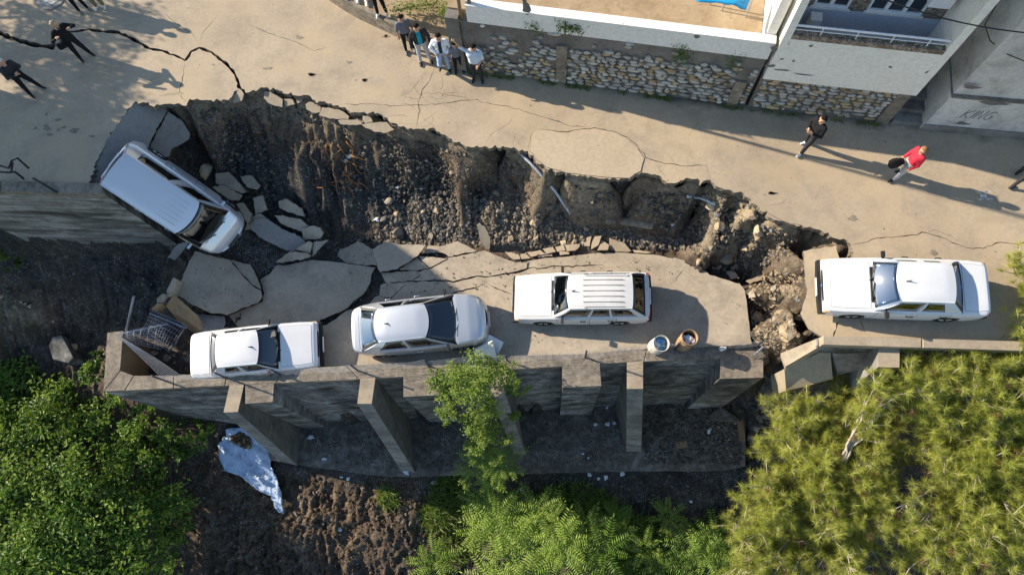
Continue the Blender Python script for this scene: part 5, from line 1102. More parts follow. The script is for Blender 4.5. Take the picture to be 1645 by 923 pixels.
def person(label, feet, yaw, ht=1.75, top=C_BLACK, bottom=C_BLACK, shoe=S_BLACK, hair=H_BLACK, skin=SKIN, inner=None, z=0.0, armL=((.05, .25, -1), (.25, .05, -1)), armR=((.05, -.25, -1), (.25, -.05, -1)),
           legL=(.0, .06, 0), legR=(.0, .06, 0), lean=0, sleeve=1.0, bulk=1.0, headturn=0, headdown=.25, hairlong=False, loose=1.0, group='people standing on the road around the collapse'):
    """legs: (forward swing, sideways spread, knee bend) in radians; arms: upper-arm and forearm directions"""
    k = ht/1.75; caps = []                       # (a, b, ra, rb, material)
    def cap(a, b, ra, rb, m): caps.append((np.array(a, float), np.array(b, float), ra, rb, m))
    lx = math.sin(lean); pel = np.array([0, 0, .93]); ch = pel+np.array([lx*.42, 0, .42*math.cos(lean)]); nk = ch+np.array([lx*.14, 0, .13]); hd = nk+np.array([.02+.05*lx+.03*headdown, 0, .165])
    bz = bulk
    cap(pel+[0, .075, 0], pel+[0, -.075, 0], .118*bz, .118*bz, 2); cap(pel+[0, .06, .09], pel+[0, -.06, .09], .115*bz, .115*bz, 1)
    cap(pel+(ch-pel)*.55+[.01, .07, 0], pel+(ch-pel)*.55+[.01, -.07, 0], .118*bz, .118*bz, 1); cap(ch+[0, .10, -.02], ch+[0, -.10, -.02], .118*bz, .118*bz, 1); cap(ch+[-.01, .15, .06], ch+[-.01, -.15, .06], .075, .075, 1)
    cap(ch+[0, 0, .08], nk+[0, 0, .03], .06, .052, 0)
    ct, st_ = math.cos(headturn), math.sin(headturn); fx = np.array([ct, st_, 0]); fy = np.array([-st_, ct, 0]); dn = np.array([0, 0, -1.0])
    cap(hd+[0, 0, .035], hd+fx*.012+dn*.02, .098, .088, 0); cap(hd+fx*.03+dn*.075, hd+fx*.045+dn*.085, .062, .05, 0); cap(hd+fx*.088+dn*.005, hd+fx*.108+dn*.035, .012, .017, 0)
    for sg in (1, -1): cap(hd+fy*.092*sg+dn*.02, hd+fy*.098*sg+dn*.05-fx*.01, .018, .014, 0)
    fing = []
    for sg, arm in ((1, armL), (-1, armR)):
        sh = ch+np.array([-.01, .195*sg*(.9+.1*bz), .055]); u = np.array(arm[0], float); u /= np.linalg.norm(u); f = np.array(arm[1], float); f /= np.linalg.norm(f)
        el = sh+u*.285; wr_ = el+f*.25; hn = wr_+f*.075
        cap(sh, el, .062*loose, .05*loose, 1); cap(el, wr_, .047*loose if sleeve > .6 else .04, .037*loose if sleeve > .6 else .028, 1 if sleeve > .6 else 0)
        if sleeve <= .6: cap(sh+u*.2, el, .046, .042, 0)
        cap(wr_, hn, .03, .036, 0); side = np.cross(f, [0, 0, 1.0]); side = side/np.linalg.norm(side) if np.linalg.norm(side) > .05 else np.array([1., 0, 0]); pn = np.cross(side, f); fing.append((hn, f, side, pn, sg))
    feet_l = []
    for sg, lg in ((1, legL), (-1, legR)):
        hp = pel+np.array([0, .092*sg, -.03]); a, spd, kb = lg; th = np.array([math.sin(a), math.sin(spd)*sg, -math.cos(a)]); th /= np.linalg.norm(th); kn = hp+th*.43
        a2 = a-kb; shn = np.array([math.sin(a2), math.sin(spd)*sg*.8, -math.cos(a2)]); shn /= np.linalg.norm(shn); an = kn+shn*.42
        cap(hp, kn, .092*loose, .066*loose, 2); cap(kn, an+shn*-.02, .064*loose, .05*loose, 2)
        fa = a2*.7; fd = np.array([math.cos(fa), .18*sg, math.sin(fa)*.8-.02]); fd /= np.linalg.norm(fd)
        hl_ = an+shn*.045-fd*.03; cap(hl_, hl_+fd*.10, .042, .043, 3); cap(hl_+fd*.10, hl_+fd*.21, .043, .033, 3); feet_l.append(hl_[2]-.042)
    zmin = min(feet_l); h = .0165
    lo = np.min([np.minimum(a-ra, b-rb) for a, b, ra, rb, m in caps], 0)-3*h; hi = np.max([np.maximum(a+ra, b+rb) for a, b, ra, rb, m in caps], 0)+3*h
    n = np.ceil((hi-lo)/h).astype(int); ax = [lo[i]+np.arange(n[i])*h for i in range(3)]
    F = np.full(tuple(n), 1.0); kk = .028
    for a, b, ra, rb, m in caps:
        l2 = np.minimum(a-ra, b-rb)-.09; h2 = np.maximum(a+ra, b+rb)+.09; i0 = np.clip(np.floor((l2-lo)/h).astype(int), 0, n); i1 = np.clip(np.ceil((h2-lo)/h).astype(int), 0, n)
        X, Y, Z = np.meshgrid(ax[0][i0[0]:i1[0]], ax[1][i0[1]:i1[1]], ax[2][i0[2]:i1[2]], indexing='ij'); d = b-a; L2 = max(1e-9, d @ d)
        t = np.clip(((X-a[0])*d[0]+(Y-a[1])*d[1]+(Z-a[2])*d[2])/L2, 0, 1)
        D = np.sqrt((X-a[0]-t*d[0])**2+(Y-a[1]-t*d[1])**2+(Z-a[2]-t*d[2])**2)-(ra+(rb-ra)*t)
        sl = (slice(i0[0], i1[0]), slice(i0[1], i1[1]), slice(i0[2], i1[2])); G = F[sl]; hh = np.clip(.5+.5*(G-D)/kk, 0, 1); F[sl] = G*(1-hh)+D*hh-kk*hh*(1-hh)
    V, Q = surface_nets(F, lo, h)
    C = V[Q].mean(1); best = np.full(len(C), 9.0); mi = np.zeros(len(C), int)
    for a, b, ra, rb, m in caps:
        d = b-a; L2 = max(1e-9, d @ d); t = np.clip(((C-a) @ d)/L2, 0, 1); D = np.linalg.norm(C-a-t[:, None]*d, axis=1)-(ra+(rb-ra)*t); q = D < best; best[q] = D[q]; mi[q] = m
    if inner is not None: mi[(mi == 1) & (np.abs(C[:, 1]) < .065+.0*C[:, 2]) & (C[:, 0] > lx*.3+.02) & (C[:, 2] > .93)] = 4
    mats = [skin, top, bottom, shoe, inner or top, EYE, LIP]
    b = MB()
    for sg in (1, -1):
        e = hd+fx*.092+fy*.034*sg+dn*-.008; b.lathe([(0, -.012), (.012, -.006), (.012, .006), (0, .012)], 8, 5, e)
    m_ = hd+fx*.094+dn*.068; b.tube([m_-fy*.022, m_+fx*.006, m_+fy*.022], .007, 5, 6)
    for hn, f, side, pn, sg in fing:
        for q, (off, ln) in enumerate(((.027, .068), (.009, .078), (-.009, .074), (-.026, .058))):
            p0 = hn+side*off+f*.012; p1 = p0+f*ln*.5-pn*.012; p2 = p1+f*ln*.4-pn*.03; b.tube([p0, p1, p2], [.010, .0095, .0075], 6, 0)
        p0 = hn-f*.035+side*.03; b.tube([p0, p0+side*.03+f*.025, p0+side*.035+f*.055-pn*.01], [.012, .011, .008], 6, 0)
    for f_ in b.f:
        pass
    nv = len(V); allV = np.concatenate([V, np.array([tuple(v) for v in b.v])])
    faces = [tuple(int(i) for i in q) for q in Q]+[tuple(i+nv for i in f) for f in b.f]; midx = list(mi)+b.m
    allV[:, 2] -= zmin; allV *= k
    loc = P(feet[0], feet[1], z); o = mesh('person', allV, faces, mats, None, True, midx); o.location = loc+Vector((0, 0, .004)); o.rotation_euler = (0, 0, R(yaw))
    tag(o, label, 'person', group)
    # hair shell
    bm = bmesh.new(); bmesh.ops.create_icosphere(bm, subdivisions=3, radius=1); rd = random.Random(int(feet[0])); hc = hd+np.array([0, 0, .03])-fx*.01
    dele = []
    for v in bm.verts:
        x, y, zz = v.co; low = -.25 if not hairlong else -.95
        if zz < low or (x > .42 and zz < .42) or (x > .1 and zz < -.1): dele.append(v)
        r_ = 1+rd.uniform(-.02, .04); lz = (.115 if zz > 0 else (.115 if not hairlong else .23)); wl = .106 if not (hairlong and zz < 0) else .125
        p = hc+fx*x*.112*r_+fy*y*wl*r_+np.array([0, 0, zz*lz*r_]); p[2] -= zmin; v.co = Vector(p*k)
    bmesh.ops.delete(bm, geom=dele, context='VERTS'); me = bpy.data.meshes.new('hair'); bm.to_mesh(me); bm.free(); me.materials.append(hair); me.polygons.foreach_set('use_smooth', [True]*len(me.polygons)); ho = link(bpy.data.objects.new('hair', me), o)
    sm = ho.modifiers.new('solid', 'SOLIDIFY'); sm.thickness = .012; sm.offset = -1
    o['hz'] = 0; del o['hz']
    return o, lambda p: loc+Matrix.Rotation(R(yaw), 3, 'Z') @ (Vector((p[0], p[1], p[2]-zmin))*k)
down = lambda y, f=.08: ((.06, y*.22, -1), (f+.15, y*.02, -1))
ph, phf = person('man in black with beige scarf photographing the long crack', (139,92), -42, 1.78, C_BLACK, C_BLACK, S_BLACK, H_SAND, armL=((.35, .75, -.55), (.75, -.75, .75)), armR=((.35, -.75, -.55), (.75, .75, .75)), legL=(.05, .12, .05), legR=(-.06, .10, .05), headdown=.6, bulk=1.12, loose=1.12)
person('grey haired man in dark jacket, arms folded, at the left edge', (58,147), -32, 1.72, C_BLACK2, C_BLACK, S_BLACK, H_GREY, armL=((.25, .25, -.9), (.55, -.85, .15)), armR=((.3, -.25, -.9), (.55, .85, .05)), legL=(.10, .17, .0), legR=(-.02, .13, 0), lean=.06, bulk=1.15, loose=1.12)
person('person in black trousers and striped trainers beside the manhole', (136,17), -50, 1.74, C_BLACK2, C_BLACK, S_GREY, H_BLACK, legL=(.05, .06, 0), legR=(-.06, .08, 0))
person('person in khaki trousers and white shoes at the top edge', (162,11), -80, 1.70, C_BEIGE, C_KHAKI, S_WHITE, H_BROWN, loose=1.2)
person('person in black trousers and white shoes standing on the raised verge', (614,23), -85, 1.75, C_BLACK2, C_BLACK, S_WHITE, H_BLACK, z=.62, legL=(.0, .08, 0))
person('young man in grey T-shirt, first from the verge in the row', (659,81), -70, 1.68, C_GREY, C_BLACK, S_GREY, H_BLACK, armL=down(1), armR=down(-1), sleeve=.5, headdown=.6)
person('man in dark open jacket over teal shirt and pale trousers', (683,98), -72, 1.78, C_BLACK2, C_LGREY, S_BLACK, H_BLACK, inner=C_TEAL, armL=((.12, .35, -1), (.3, .0, -1)), armR=((.1, -.35, -1), (.3, -.1, -1)), legL=(.05, .10, 0), legR=(.0, .08, 0), bulk=1.2, loose=1.12, headdown=.6)
person('man in white jacket and light jeans leaning with one knee bent', (716,112), -88, 1.76, C_WHITE, C_JEAN, S_BLACK, H_BLACK, inner=C_NAVY, armL=((.05, .45, -.9), (.45, -.55, -.6)), armR=((.05, -.45, -.9), (.45, .55, -.6)), legL=(.0, .04, 0), legR=(.55, .06, 1.15), bulk=1.1, loose=1.1, headdown=.7)
person('boy in grey jumper and black trousers between two men', (738,114), -80, 1.42, C_GREY, C_BLACK, S_BLACK, H_BLACK, armL=down(1), armR=down(-1), headdown=.5)
person('stout man in pale T-shirt with one hand up on the gate post', (768,127), -92, 1.70, C_LBLUE, C_BLACK2, S_BLACK, H_BLACK, armR=((-.1, -.75, .65), (-.1, -.55, .85)), armL=((.2, .2, -1), (.6, -.5, -.5)), sleeve=.5, bulk=1.38, headdown=.6, legL=(.03, .06, 0))
person('man in black jacket and pale shoes walking beside the stone plinth', (1290,239), 205, 1.76, C_BLACK, C_BLACK2, S_WHITE, H_BLACK, armL=((.25, .25, -.9), (.7, -.55, .25)), armR=((.2, -.3, -.9), (.5, .5, .1)), legL=(.22, .05, .05), legR=(-.16, .05, .12), bulk=1.12, loose=1.12, headdown=.6, lean=-.05)
rp, rpf = person('person in red top and grey trousers walking in the shade line', (1441,283), 190, 1.66, C_RED, C_LGREY, S_BLACK, H_BROWN, armL=((.1, .2, -1), (.45, -.1, -.8)), armR=((.1, -.2, -1), (.5, .1, -.7)), legL=(.24, .04, .05), legR=(-.10, .04, .2), hairlong=True, loose=1.1, headdown=.5, lean=-.05)
person('person in dark trousers and pale top at the right edge', (1627,291), 30, 1.74, C_LBLUE, C_BLACK2, S_BLACK, H_BLACK, legL=(.3, .05, .05), legR=(-.2, .05, .15), lean=.1)
# things they hold
b = MB(); b.box((-.02, -.07, -.05), (.03, .07, .05), 0, .012); b.lathe([(.03, .0), (.032, .05), (.026, .055)], 12, 0, (0, 0, 0)); cm = b.obj('camera', BLACKP); cm.location = phf((.24, 0, 1.60)); cm.rotation_euler = (0, R(60), R(-42)); tag(cm, 'small black camera held up by the man photographing the crack', 'camera')
b = MB(); b.lathe([(.05, 0), (.075, .06), (.07, .14), (.045, .16)], 16); sc_ = b.obj('scarf', C_BEIGE, None, True); sc_.location = phf((.02, 0, 1.38)); tag(sc_, 'beige scarf round the neck of the photographing man', 'scarf')
b = MB(); b.box((-.13, -.08, 0), (.13, .08, .24), 0, .04); b.tube([(-.1, 0, .22), (-.06, 0, .50), (.06, 0, .50), (.1, 0, .22)], .014, 6); bg_ = b.obj('shoulder_bag', C_BLACK); bg_.location = phf((.05, -.30, .80)); bg_.rotation_euler = (0, 0, R(30)); tag(bg_, 'black shoulder bag at the hip of the photographing man', 'bag')
b = MB(); b.box((-.22, -.13, 0), (.22, .13, .46), 0, .07); b.box((-.14, .12, .05), (.14, .19, .28), 0, .03); b.tube([(-.05, 0, .45), (-.04, 0, .53), (.04, 0, .53), (.05, 0, .45)], .014, 6)
bp_ = b.obj('rucksack', C_BLACK); bp_.scale = (.8, .8, .85); bp_.location = rpf((.45, -.12, .62)); bp_.rotation_euler = (R(8), R(15), R(15)); tag(bp_, 'bulky black rucksack carried in front of the person in red', 'bag')
# ================================================================== vegetation
def leafmat(name, stops, trans=.35, rough=.5):
    t = NT(name); nt_ = t.t; out = nt_.nodes['Material Output']; at = t.n('ShaderNodeVertexColor'); at.layer_name = 'tone'
    sp = t.n('ShaderNodeSeparateColor'); t.l(at.outputs[0], sp.inputs[0]); col = t.ramp(sp.outputs[0], stops); t.fin(col, rough, .35)
    tr = t.n('ShaderNodeBsdfTranslucent'); t.l(t.mix(1, col, (1.25, 1.2, .55), 'MULTIPLY'), tr.inputs[0]); mx = t.n('ShaderNodeMixShader'); mx.inputs[0].default_value = trans
    t.l(t.b.outputs[0], mx.inputs[1]); t.l(tr.outputs[0], mx.inputs[2]); t.l(mx.outputs[0], out.inputs[0]); return t.m
L_BROAD = leafmat('broad leaf', [(0, (.03, .07, .012)), (.5, (.09, .18, .025)), (1, (.23, .33, .05))])
L_AIL = leafmat('tree of heaven leaf', [(0, (.05, .10, .018)), (.5, (.14, .24, .035)), (1, (.32, .42, .09))])
L_SMALL = leafmat('small bright leaf', [(0, (.06, .12, .02)), (.5, (.15, .24, .038)), (1, (.30, .38, .08))])
L_PINE = leafmat('pine needle', [(0, (.14, .17, .03)), (.5, (.40, .44, .09)), (1, (.58, .60, .17))], .5)
L_DRY = leafmat('dry needle', [(0, (.08, .04, .015)), (1, (.22, .12, .05))], .2)
L_GRASS = leafmat('grass blade', [(0, (.05, .09, .018)), (.5, (.14, .22, .04)), (1, (.30, .34, .10))], .4)
def tone_mesh(name, V, T, tone, mat, parent=None):
    o = fast_mesh(name, V, T, mat, None); me = o.data
    if parent is not None: adopt(o, parent)
    at = me.color_attributes.new('tone', 'FLOAT_COLOR', 'POINT'); c = np.repeat(np.asarray(tone, np.float32)[:, None], 4, 1); c[:, 3] = 1; at.data.foreach_set('color', c.ravel()); return o
def basis(N):
    N = N/np.linalg.norm(N, axis=1, keepdims=True); h = np.where(np.abs(N[:, 2:3]) < .9, [[0, 0, 1.0]], [[1.0, 0, 0]]); A = np.cross(N, h); A /= np.linalg.norm(A, axis=1, keepdims=True); return A, np.cross(N, A), N
def leaves(C, N, size, rng, tone, aspect=.62, fold=.18):
    """one folded leaf of four triangles per point"""
    n = len(C); A, B, N = basis(N); th = rng.random(n)*6.283; U = A*np.cos(th)[:, None]+B*np.sin(th)[:, None]; W = np.cross(N, U); s = (size*rng.uniform(.65, 1.3, n))[:, None]
    tip = C+U*s; base = C-U*s*.35; mid = C+U*s*.25; l = mid+W*s*aspect*.5+N*s*fold; r = mid-W*s*aspect*.5+N*s*fold
    V = np.stack([base, l, tip, r, mid], 1).reshape(-1, 3); i = np.arange(n)[:, None]*5
    T = np.concatenate([i+[0, 4, 1], i+[1, 4, 2], i+[4, 0, 3], i+[4, 3, 2]]); return V, T, np.repeat(tone, 5)
def limb(b, a, c, r0, r1, rng, n=7, sag=.1, wob=.06):
    a, c = Vector(a), Vector(c); L = (c-a).length; pts = []; rr = []
    for i in range(n+1):
        t = i/n; w_ = wob*L*math.sin(math.pi*t); p = a.lerp(c, t)+Vector((rng.normal(0, 1)*w_*.3, rng.normal(0, 1)*w_*.3, -sag*L*math.sin(math.pi*t))); pts.append(p); rr.append(r0+(r1-r0)*t)
    b.tube(pts, rr, 6); return pts
def broadleaf(name, label, cat, blobs, base, nleaf, size, mat, seed, group=None, trunk_r=.12, shell=.55, tone0=.45):
    """blobs: (u, v, z, r) crown lobes; leaves cluster on sprays through the outer part of each lobe"""
    rng = np.random.default_rng(seed); t = thing(name, label, cat, base, 0, group); bpy.context.view_layer.update(); b = MB(); base = Vector(base)
    ctr = [P(u, v, z) for u, v, z, r in blobs]; cen = sum(ctr, Vector())/len(ctr); fork = Vector((base.x*.6+cen.x*.4, base.y*.6+cen.y*.4, base.z+(cen.z-base.z)*.45)); limb(b, base-Vector((0, 0, .3)), fork, trunk_r, trunk_r*.7, rng)
    Vs, Ts, To = [], [], []; off = 0; tot = sum(r*r for *_, r in blobs)
    for (u, v, z, r), c in zip(blobs, ctr):
        ends = limb(b, fork, c, trunk_r*.45, trunk_r*.12, rng)
        n = int(nleaf*r*r/tot); k = max(4, int(n/26)); D = rng.normal(size=(k, 3)); D /= np.linalg.norm(D, axis=1, keepdims=True); D[:, 2] = np.where(D[:, 2] < -.35, -D[:, 2], D[:, 2])
        R_ = r*rng.uniform(shell, 1.06, k)*(1+.22*np.sin(D[:, 0]*5+seed)*np.cos(D[:, 1]*4)); S = np.array(c)+D*R_[:, None]*[1, 1, .75]
        for s_, d_ in zip(S, D):
            if rng.random() < .14: limb(b, c, s_, trunk_r*.1, .008, rng, 4)
            m = rng.integers(18, 34); q = s_+rng.normal(size=(m, 3))*[r*.13, r*.13, r*.09]; N = rng.normal(size=(m, 3))*.55+np.array([0, 0, .8])+d_*.5
            tn = np.clip(tone0+.26*rng.normal()+.14*rng.normal(size=m)+.12*(q[:, 2]-c.z)/r, 0, 1); V_, T_, t_ = leaves(q, N, size, rng, tn); Vs.append(V_); Ts.append(T_+off); To.append(t_); off += len(V_)
    o = b.obj('trunk', BARK, None, True); adopt(o, t); tone_mesh('crown', np.concatenate(Vs), np.concatenate(Ts), np.concatenate(To), mat, t); return t
def G(u, v): p = on_ground(u, v); return Vector((p.x, p.y, gz(p.x, p.y)))
bl = [(30,610,-5.4,1.1),(90,640,-5.2,1.0),(60,700,-4.6,1.3),(140,690,-5.2,1.1),(210,640,-6.2,.9),(-30,690,-4.6,1.4),(200,740,-5.4,1.2),(110,780,-4.4,1.5),(20,800,-4.2,1.5),(-60,860,-4.4,1.6),(190,830,-5.0,1.3),(260,800,-6.0,1.0),(90,880,-4.3,1.6),(210,900,-5.0,1.3),(10,930,-4.3,1.7),(150,960,-4.6,1.6),(255,700,-6.6,.8),(-70,760,-4.8,1.5),(-40,620,-5.6,1.0),(280,850,-6.6,.8)]
bl = [(u, v, z-2.1, r*1.08) for u, v, z, r in bl]
broadleaf('broadleaf_tree', 'dense dark green broadleaf tree filling the lower left corner', 'tree', bl, G(100, 760), 36000, .135, L_BROAD, 3, None, .2, .35, .62)
broadleaf('shrub', 'leafy shrub growing round the left end of the wall', 'shrub', [(150,600,-6.4,.55),(185,640,-6.0,.5),(230,655,-6.3,.5),(150,575,-6.4,.4),(270,690,-7.2,.6),(300,720,-7.8,.6),(215,690,-6.9,.6),(320,690,-7.8,.5),(250,740,-7.8,.6)], G(220, 690), 3000, .13, L_BROAD, 4, None, .05, .3, .55)
broadleaf('shrub', 'low weeds below the streaked wall at the left edge', 'shrub', [(8,405,-3.6,.4),(25,425,-4.2,.4),(-10,420,-4.0,.5)], G(10, 415), 700, .09, L_GRASS, 5, None, .02, .2, .3)
broadleaf('climbing_shrub', 'bright small-leaved tree reaching over the wall coping', 'shrub', [(700,610,-2.2,0.36),(735,602,-2.0,0.54),(770,597,-1.9,0.64),(805,602,-2.1,0.54),(825,624,-2.8,0.38),(720,629,-2.5,0.54),(760,624,-2.2,0.64),(785,654,-3.0,0.54),(720,659,-3.2,0.38),(760,674,-3.6,0.54),(785,694,-4.2,0.51),(800,734,-5.2,0.38),(765,719,-4.8,0.45),(822,669,-4.4,0.32),(845,622,-2.7,0.20),(812,704,-5.0,0.32)], P(795, 758, FZ), 13000, .062, L_SMALL, 6, None, .05, .3, .7)
# pinnate rosettes (tree of heaven)
def frond(rng, base, d, L, n=11):
    d = d/np.linalg.norm(d); up = np.array([0, 0, 1.0]); side = np.cross(d, up); side /= (np.linalg.norm(side)+1e-9); V = []; T = []
    droop = rng.uniform(.25, .55)
    def at(t): return base+d*L*t+up*(-droop*L*t*t*.8)
    pr = [at(t) for t in np.linspace(0, 1, 6)]
    for i in range(5):
        k = len(V); w_ = .006*(1-i/6); V += [pr[i]+side*w_, pr[i]-side*w_, pr[i+1]-side*w_, pr[i+1]+side*w_]; T += [(k, k+1, k+2), (k, k+2, k+3)]
    for i in range(n):
        t = .16+.84*i/(n-1); p = at(t); tg = at(min(1, t+.05))-at(t-.05); tg /= np.linalg.norm(tg); ll = L*.21*(1-.55*abs(t-.45))*rng.uniform(.85, 1.1)
        for sg in ((1, -1) if i < n-1 else (0,)):
            dr = (side*sg*.95+tg*.38 if sg else tg); dr = dr/np.linalg.norm(dr); wv = np.cross(dr, up); wv /= (np.linalg.norm(wv)+1e-9); tw_ = rng.normal()*.5; wv = wv*math.cos(tw_)+up*math.sin(tw_); tp = p+dr*ll-up*ll*.22; md = p+dr*ll*.35; k = len(V)
            V += [p, md+wv*ll*.15+up*.008, tp, md-wv*ll*.15+up*.008]; T += [(k, k+1, k+2), (k, k+2, k+3)]
    return V, T
def ailanthus(name, label, cat, heads, base, seed, nf=(8, 12), fl=(.9, 1.35), group=None, mat=None, tone0=.72):
    rng = np.random.default_rng(seed); t = thing(name, label, cat, base, 0, group); bpy.context.view_layer.update(); b = MB(); Vs = []; Ts = []; To = []; off = 0
    for (u, v, z) in heads:
        c = np.array(P(u, v, z)); g = Vector(base).lerp(Vector((c[0], c[1], base[2])), .75); g.z = gz(g.x, g.y); limb(b, g, c, .028, .012, rng, 6, -.05)
        tn0 = tone0+rng.normal()*.13; k = rng.integers(*nf); a0 = rng.random()*6.28
        for i in range(k):
            a = a0+i*6.283/k+rng.normal()*.15; el = rng.uniform(.15, .75); d = np.array([math.cos(a)*math.cos(el), math.sin(a)*math.cos(el), math.sin(el)])
            V_, T_ = frond(rng, c, d, rng.uniform(*fl)); Vs.append(np.array(V_)); Ts.append(np.array(T_)+off); off += len(V_); To.append(np.clip(tn0+rng.normal()*.08+np.linspace(-.1, .15, len(V_)), 0, 1))
    o = b.obj('stem', BARK, None, True); adopt(o, t); tone_mesh('foliage', np.concatenate(Vs), np.concatenate(Ts), np.concatenate(To), mat or L_AIL, t); return t
rg = np.random.default_rng(9)
def heads_in(poly, n, z0, z1, seed):
    rng = np.random.default_rng(seed); out = []; us = [p[0] for p in poly]; vs_ = [p[1] for p in poly]
    while len(out) < n:
        u, v = rng.uniform(min(us), max(us)), rng.uniform(min(vs_), max(vs_))
        if inpoly(np.array([u]), np.array([v]), poly)[0]: out.append((u, v, rng.uniform(z0, z1)))
    return out
AG = 'feathery saplings below the wall'
ailanthus('feathery_sapling', 'large feathery sapling thicket left of centre at the bottom edge', 'sapling', heads_in([(735,800),(790,775),(850,790),(850,940),(740,940),(745,850)], 12, -8.6, -6.8, 1), G(790, 870), 21, group=AG)
ailanthus('feathery_sapling', 'feathery sapling thicket right of centre at the bottom edge', 'sapling', heads_in([(850,790),(900,810),(950,850),(985,900),(980,940),(850,940)], 11, -8.8, -7.0, 2), G(900, 880), 22, group=AG)
ailanthus('feathery_sapling', 'single feathery rosette at the bottom edge beside brown soil', 'sapling', [(700,895,-8.8),(690,905,-9.0)], G(700, 905), 23, (8, 10), (.9, 1.2), group=AG)
ailanthus('feathery_sapling', 'small feathery rosette on the dry pale soil patch', 'sapling', [(1072,828,-9.2)], G(1072, 835), 24, (8, 10), (.75, .95), group=AG)
ailanthus('feathery_sapling', 'feathery rosettes left of the pine at the bottom edge', 'sapling', [(1130,890,-8.4),(1105,878,-8.6),(1150,865,-8.7),(1120,915,-8.5),(1160,910,-8.5)], G(1130, 890), 25, (8, 10), (.9, 1.2), group=AG)
ailanthus('feathery_sapling', 'feathery sapling at the footing edge under the bright small-leaved tree', 'sapling', [(775,725,-6.0),(795,745,-6.2),(760,750,-6.4),(785,770,-6.8),(815,745,-6.4)], P(790, 764, FZ-.6), 26, (8, 10), (.65, .95), group=AG)
ailanthus('feathery_sapling', 'feathery rosettes in the long grass right of the thicket', 'sapling', [(1000,850,-8.9),(1035,880,-8.8),(1060,910,-8.8),(985,830,-8.9)], G(1020, 880), 27, (7, 9), (.7, 1.0), group=AG)
# ferny undergrowth and grass
def grass(name, label, patches, seed, mat, hgt=(.12, .35), dens=1.0, tone0=.45):
    rng = np.random.default_rng(seed); V = []; T = []; To = []; k = 0
    for (u, v, rx, ry, n) in patches:
        aa = rng.random(n)*6.28; ra_ = np.sqrt(rng.random(n)); pts_ = ground_many(u+rx*ra_*np.cos(aa), v+ry*ra_*np.sin(aa))
        for q in pts_:
            th = rng.random()*6.28; h = rng.uniform(*hgt); ln = rng.uniform(.3, 1.0)*h; wd = rng.uniform(.006, .016); dx, dy = math.cos(th), math.sin(th)
            b0 = np.array(q); V += [b0+[-dy*wd, dx*wd, 0], b0+[dy*wd, -dx*wd, 0], b0+[dx*ln*.4-dy*wd*.8, dy*ln*.4+dx*wd*.8, h*.7], b0+[dx*ln*.4+dy*wd*.8, dy*ln*.4-dx*wd*.8, h*.7], b0+[dx*ln, dy*ln, h]]
            T += [(k, k+1, k+3), (k, k+3, k+2), (k+2, k+3, k+4)]; k += 5; To += [np.clip(tone0+rng.normal()*.22, 0, 1)]*5
    o = tone_mesh(name, np.array(V), np.array(T), np.array(To), mat); tag(o, label, None, None, 'stuff'); o['category'] = 'grass'; return o
grass('grass', 'long green grass and weeds on the slope below the wall', [(1000,870,80,45,4200),(960,830,50,30,1400),(1040,900,70,30,2200),(1140,860,40,30,700),(720,800,30,35,900),(740,850,30,60,900),(920,800,60,22,900),(700,830,20,25,400),(625,800,18,18,260),(1180,900,30,25,500)], 31, L_GRASS, (.2, .6))
def tuft_on(label, pts, n, size, mat, seed, name='wall_plant', group='weeds rooted in the stone wall', tone=.35):
    rng = np.random.default_rng(seed); base = pts[0]; t = thing(name, label, 'plant', base, 0, group); bpy.context.view_layer.update(); Vs, Ts, To = [], [], []; off = 0; b = MB()
    for p in pts:
        c = np.array(p); q = c+rng.normal(size=(n, 3))*[.13, .07, .13]; N = rng.normal(size=(n, 3))*.6+[0, -.5, .6]; V_, T_, t_ = leaves(q, N, size, rng, np.clip(tone+rng.normal(size=n)*.2, 0, 1), .5); Vs.append(V_); Ts.append(T_+off); To.append(t_); off += len(V_)
        for i in range(4): b.tube([p-Vector((0, -.05, .05)), p+Vector((rng.normal()*.12, -.06, rng.normal()*.12))], .006, 4)
    o = b.obj('stem', BARK); adopt(o, t); tone_mesh('foliage', np.concatenate(Vs), np.concatenate(Ts), np.concatenate(To), mat, t)
def tw_at(u, v):                                # where the pixel meets the terrace wall's face
    return PP(u, v, TW.o+TW.n*.05, TW.n)
tuft_on('leafy weed growing from the wall under the parapet, left clump', [tw_at(855,42), tw_at(862,48)], 60, .05, L_BROAD, 41)
tuft_on('bushy weed growing from the wall under the parapet, second clump', [tw_at(915,44), tw_at(925,48), tw_at(908,42)], 90, .06, L_BROAD, 42)
tuft_on('weed hanging on the stone wall near its right end', [tw_at(1095,80), tw_at(1096,88), tw_at(1093,96)], 70, .055, L_BROAD, 43, tone=.5)
tuft_on('weed in the corner between stone wall and house', [tw_at(1182,96), tw_at(1180,106)], 60, .055, L_BROAD, 44)
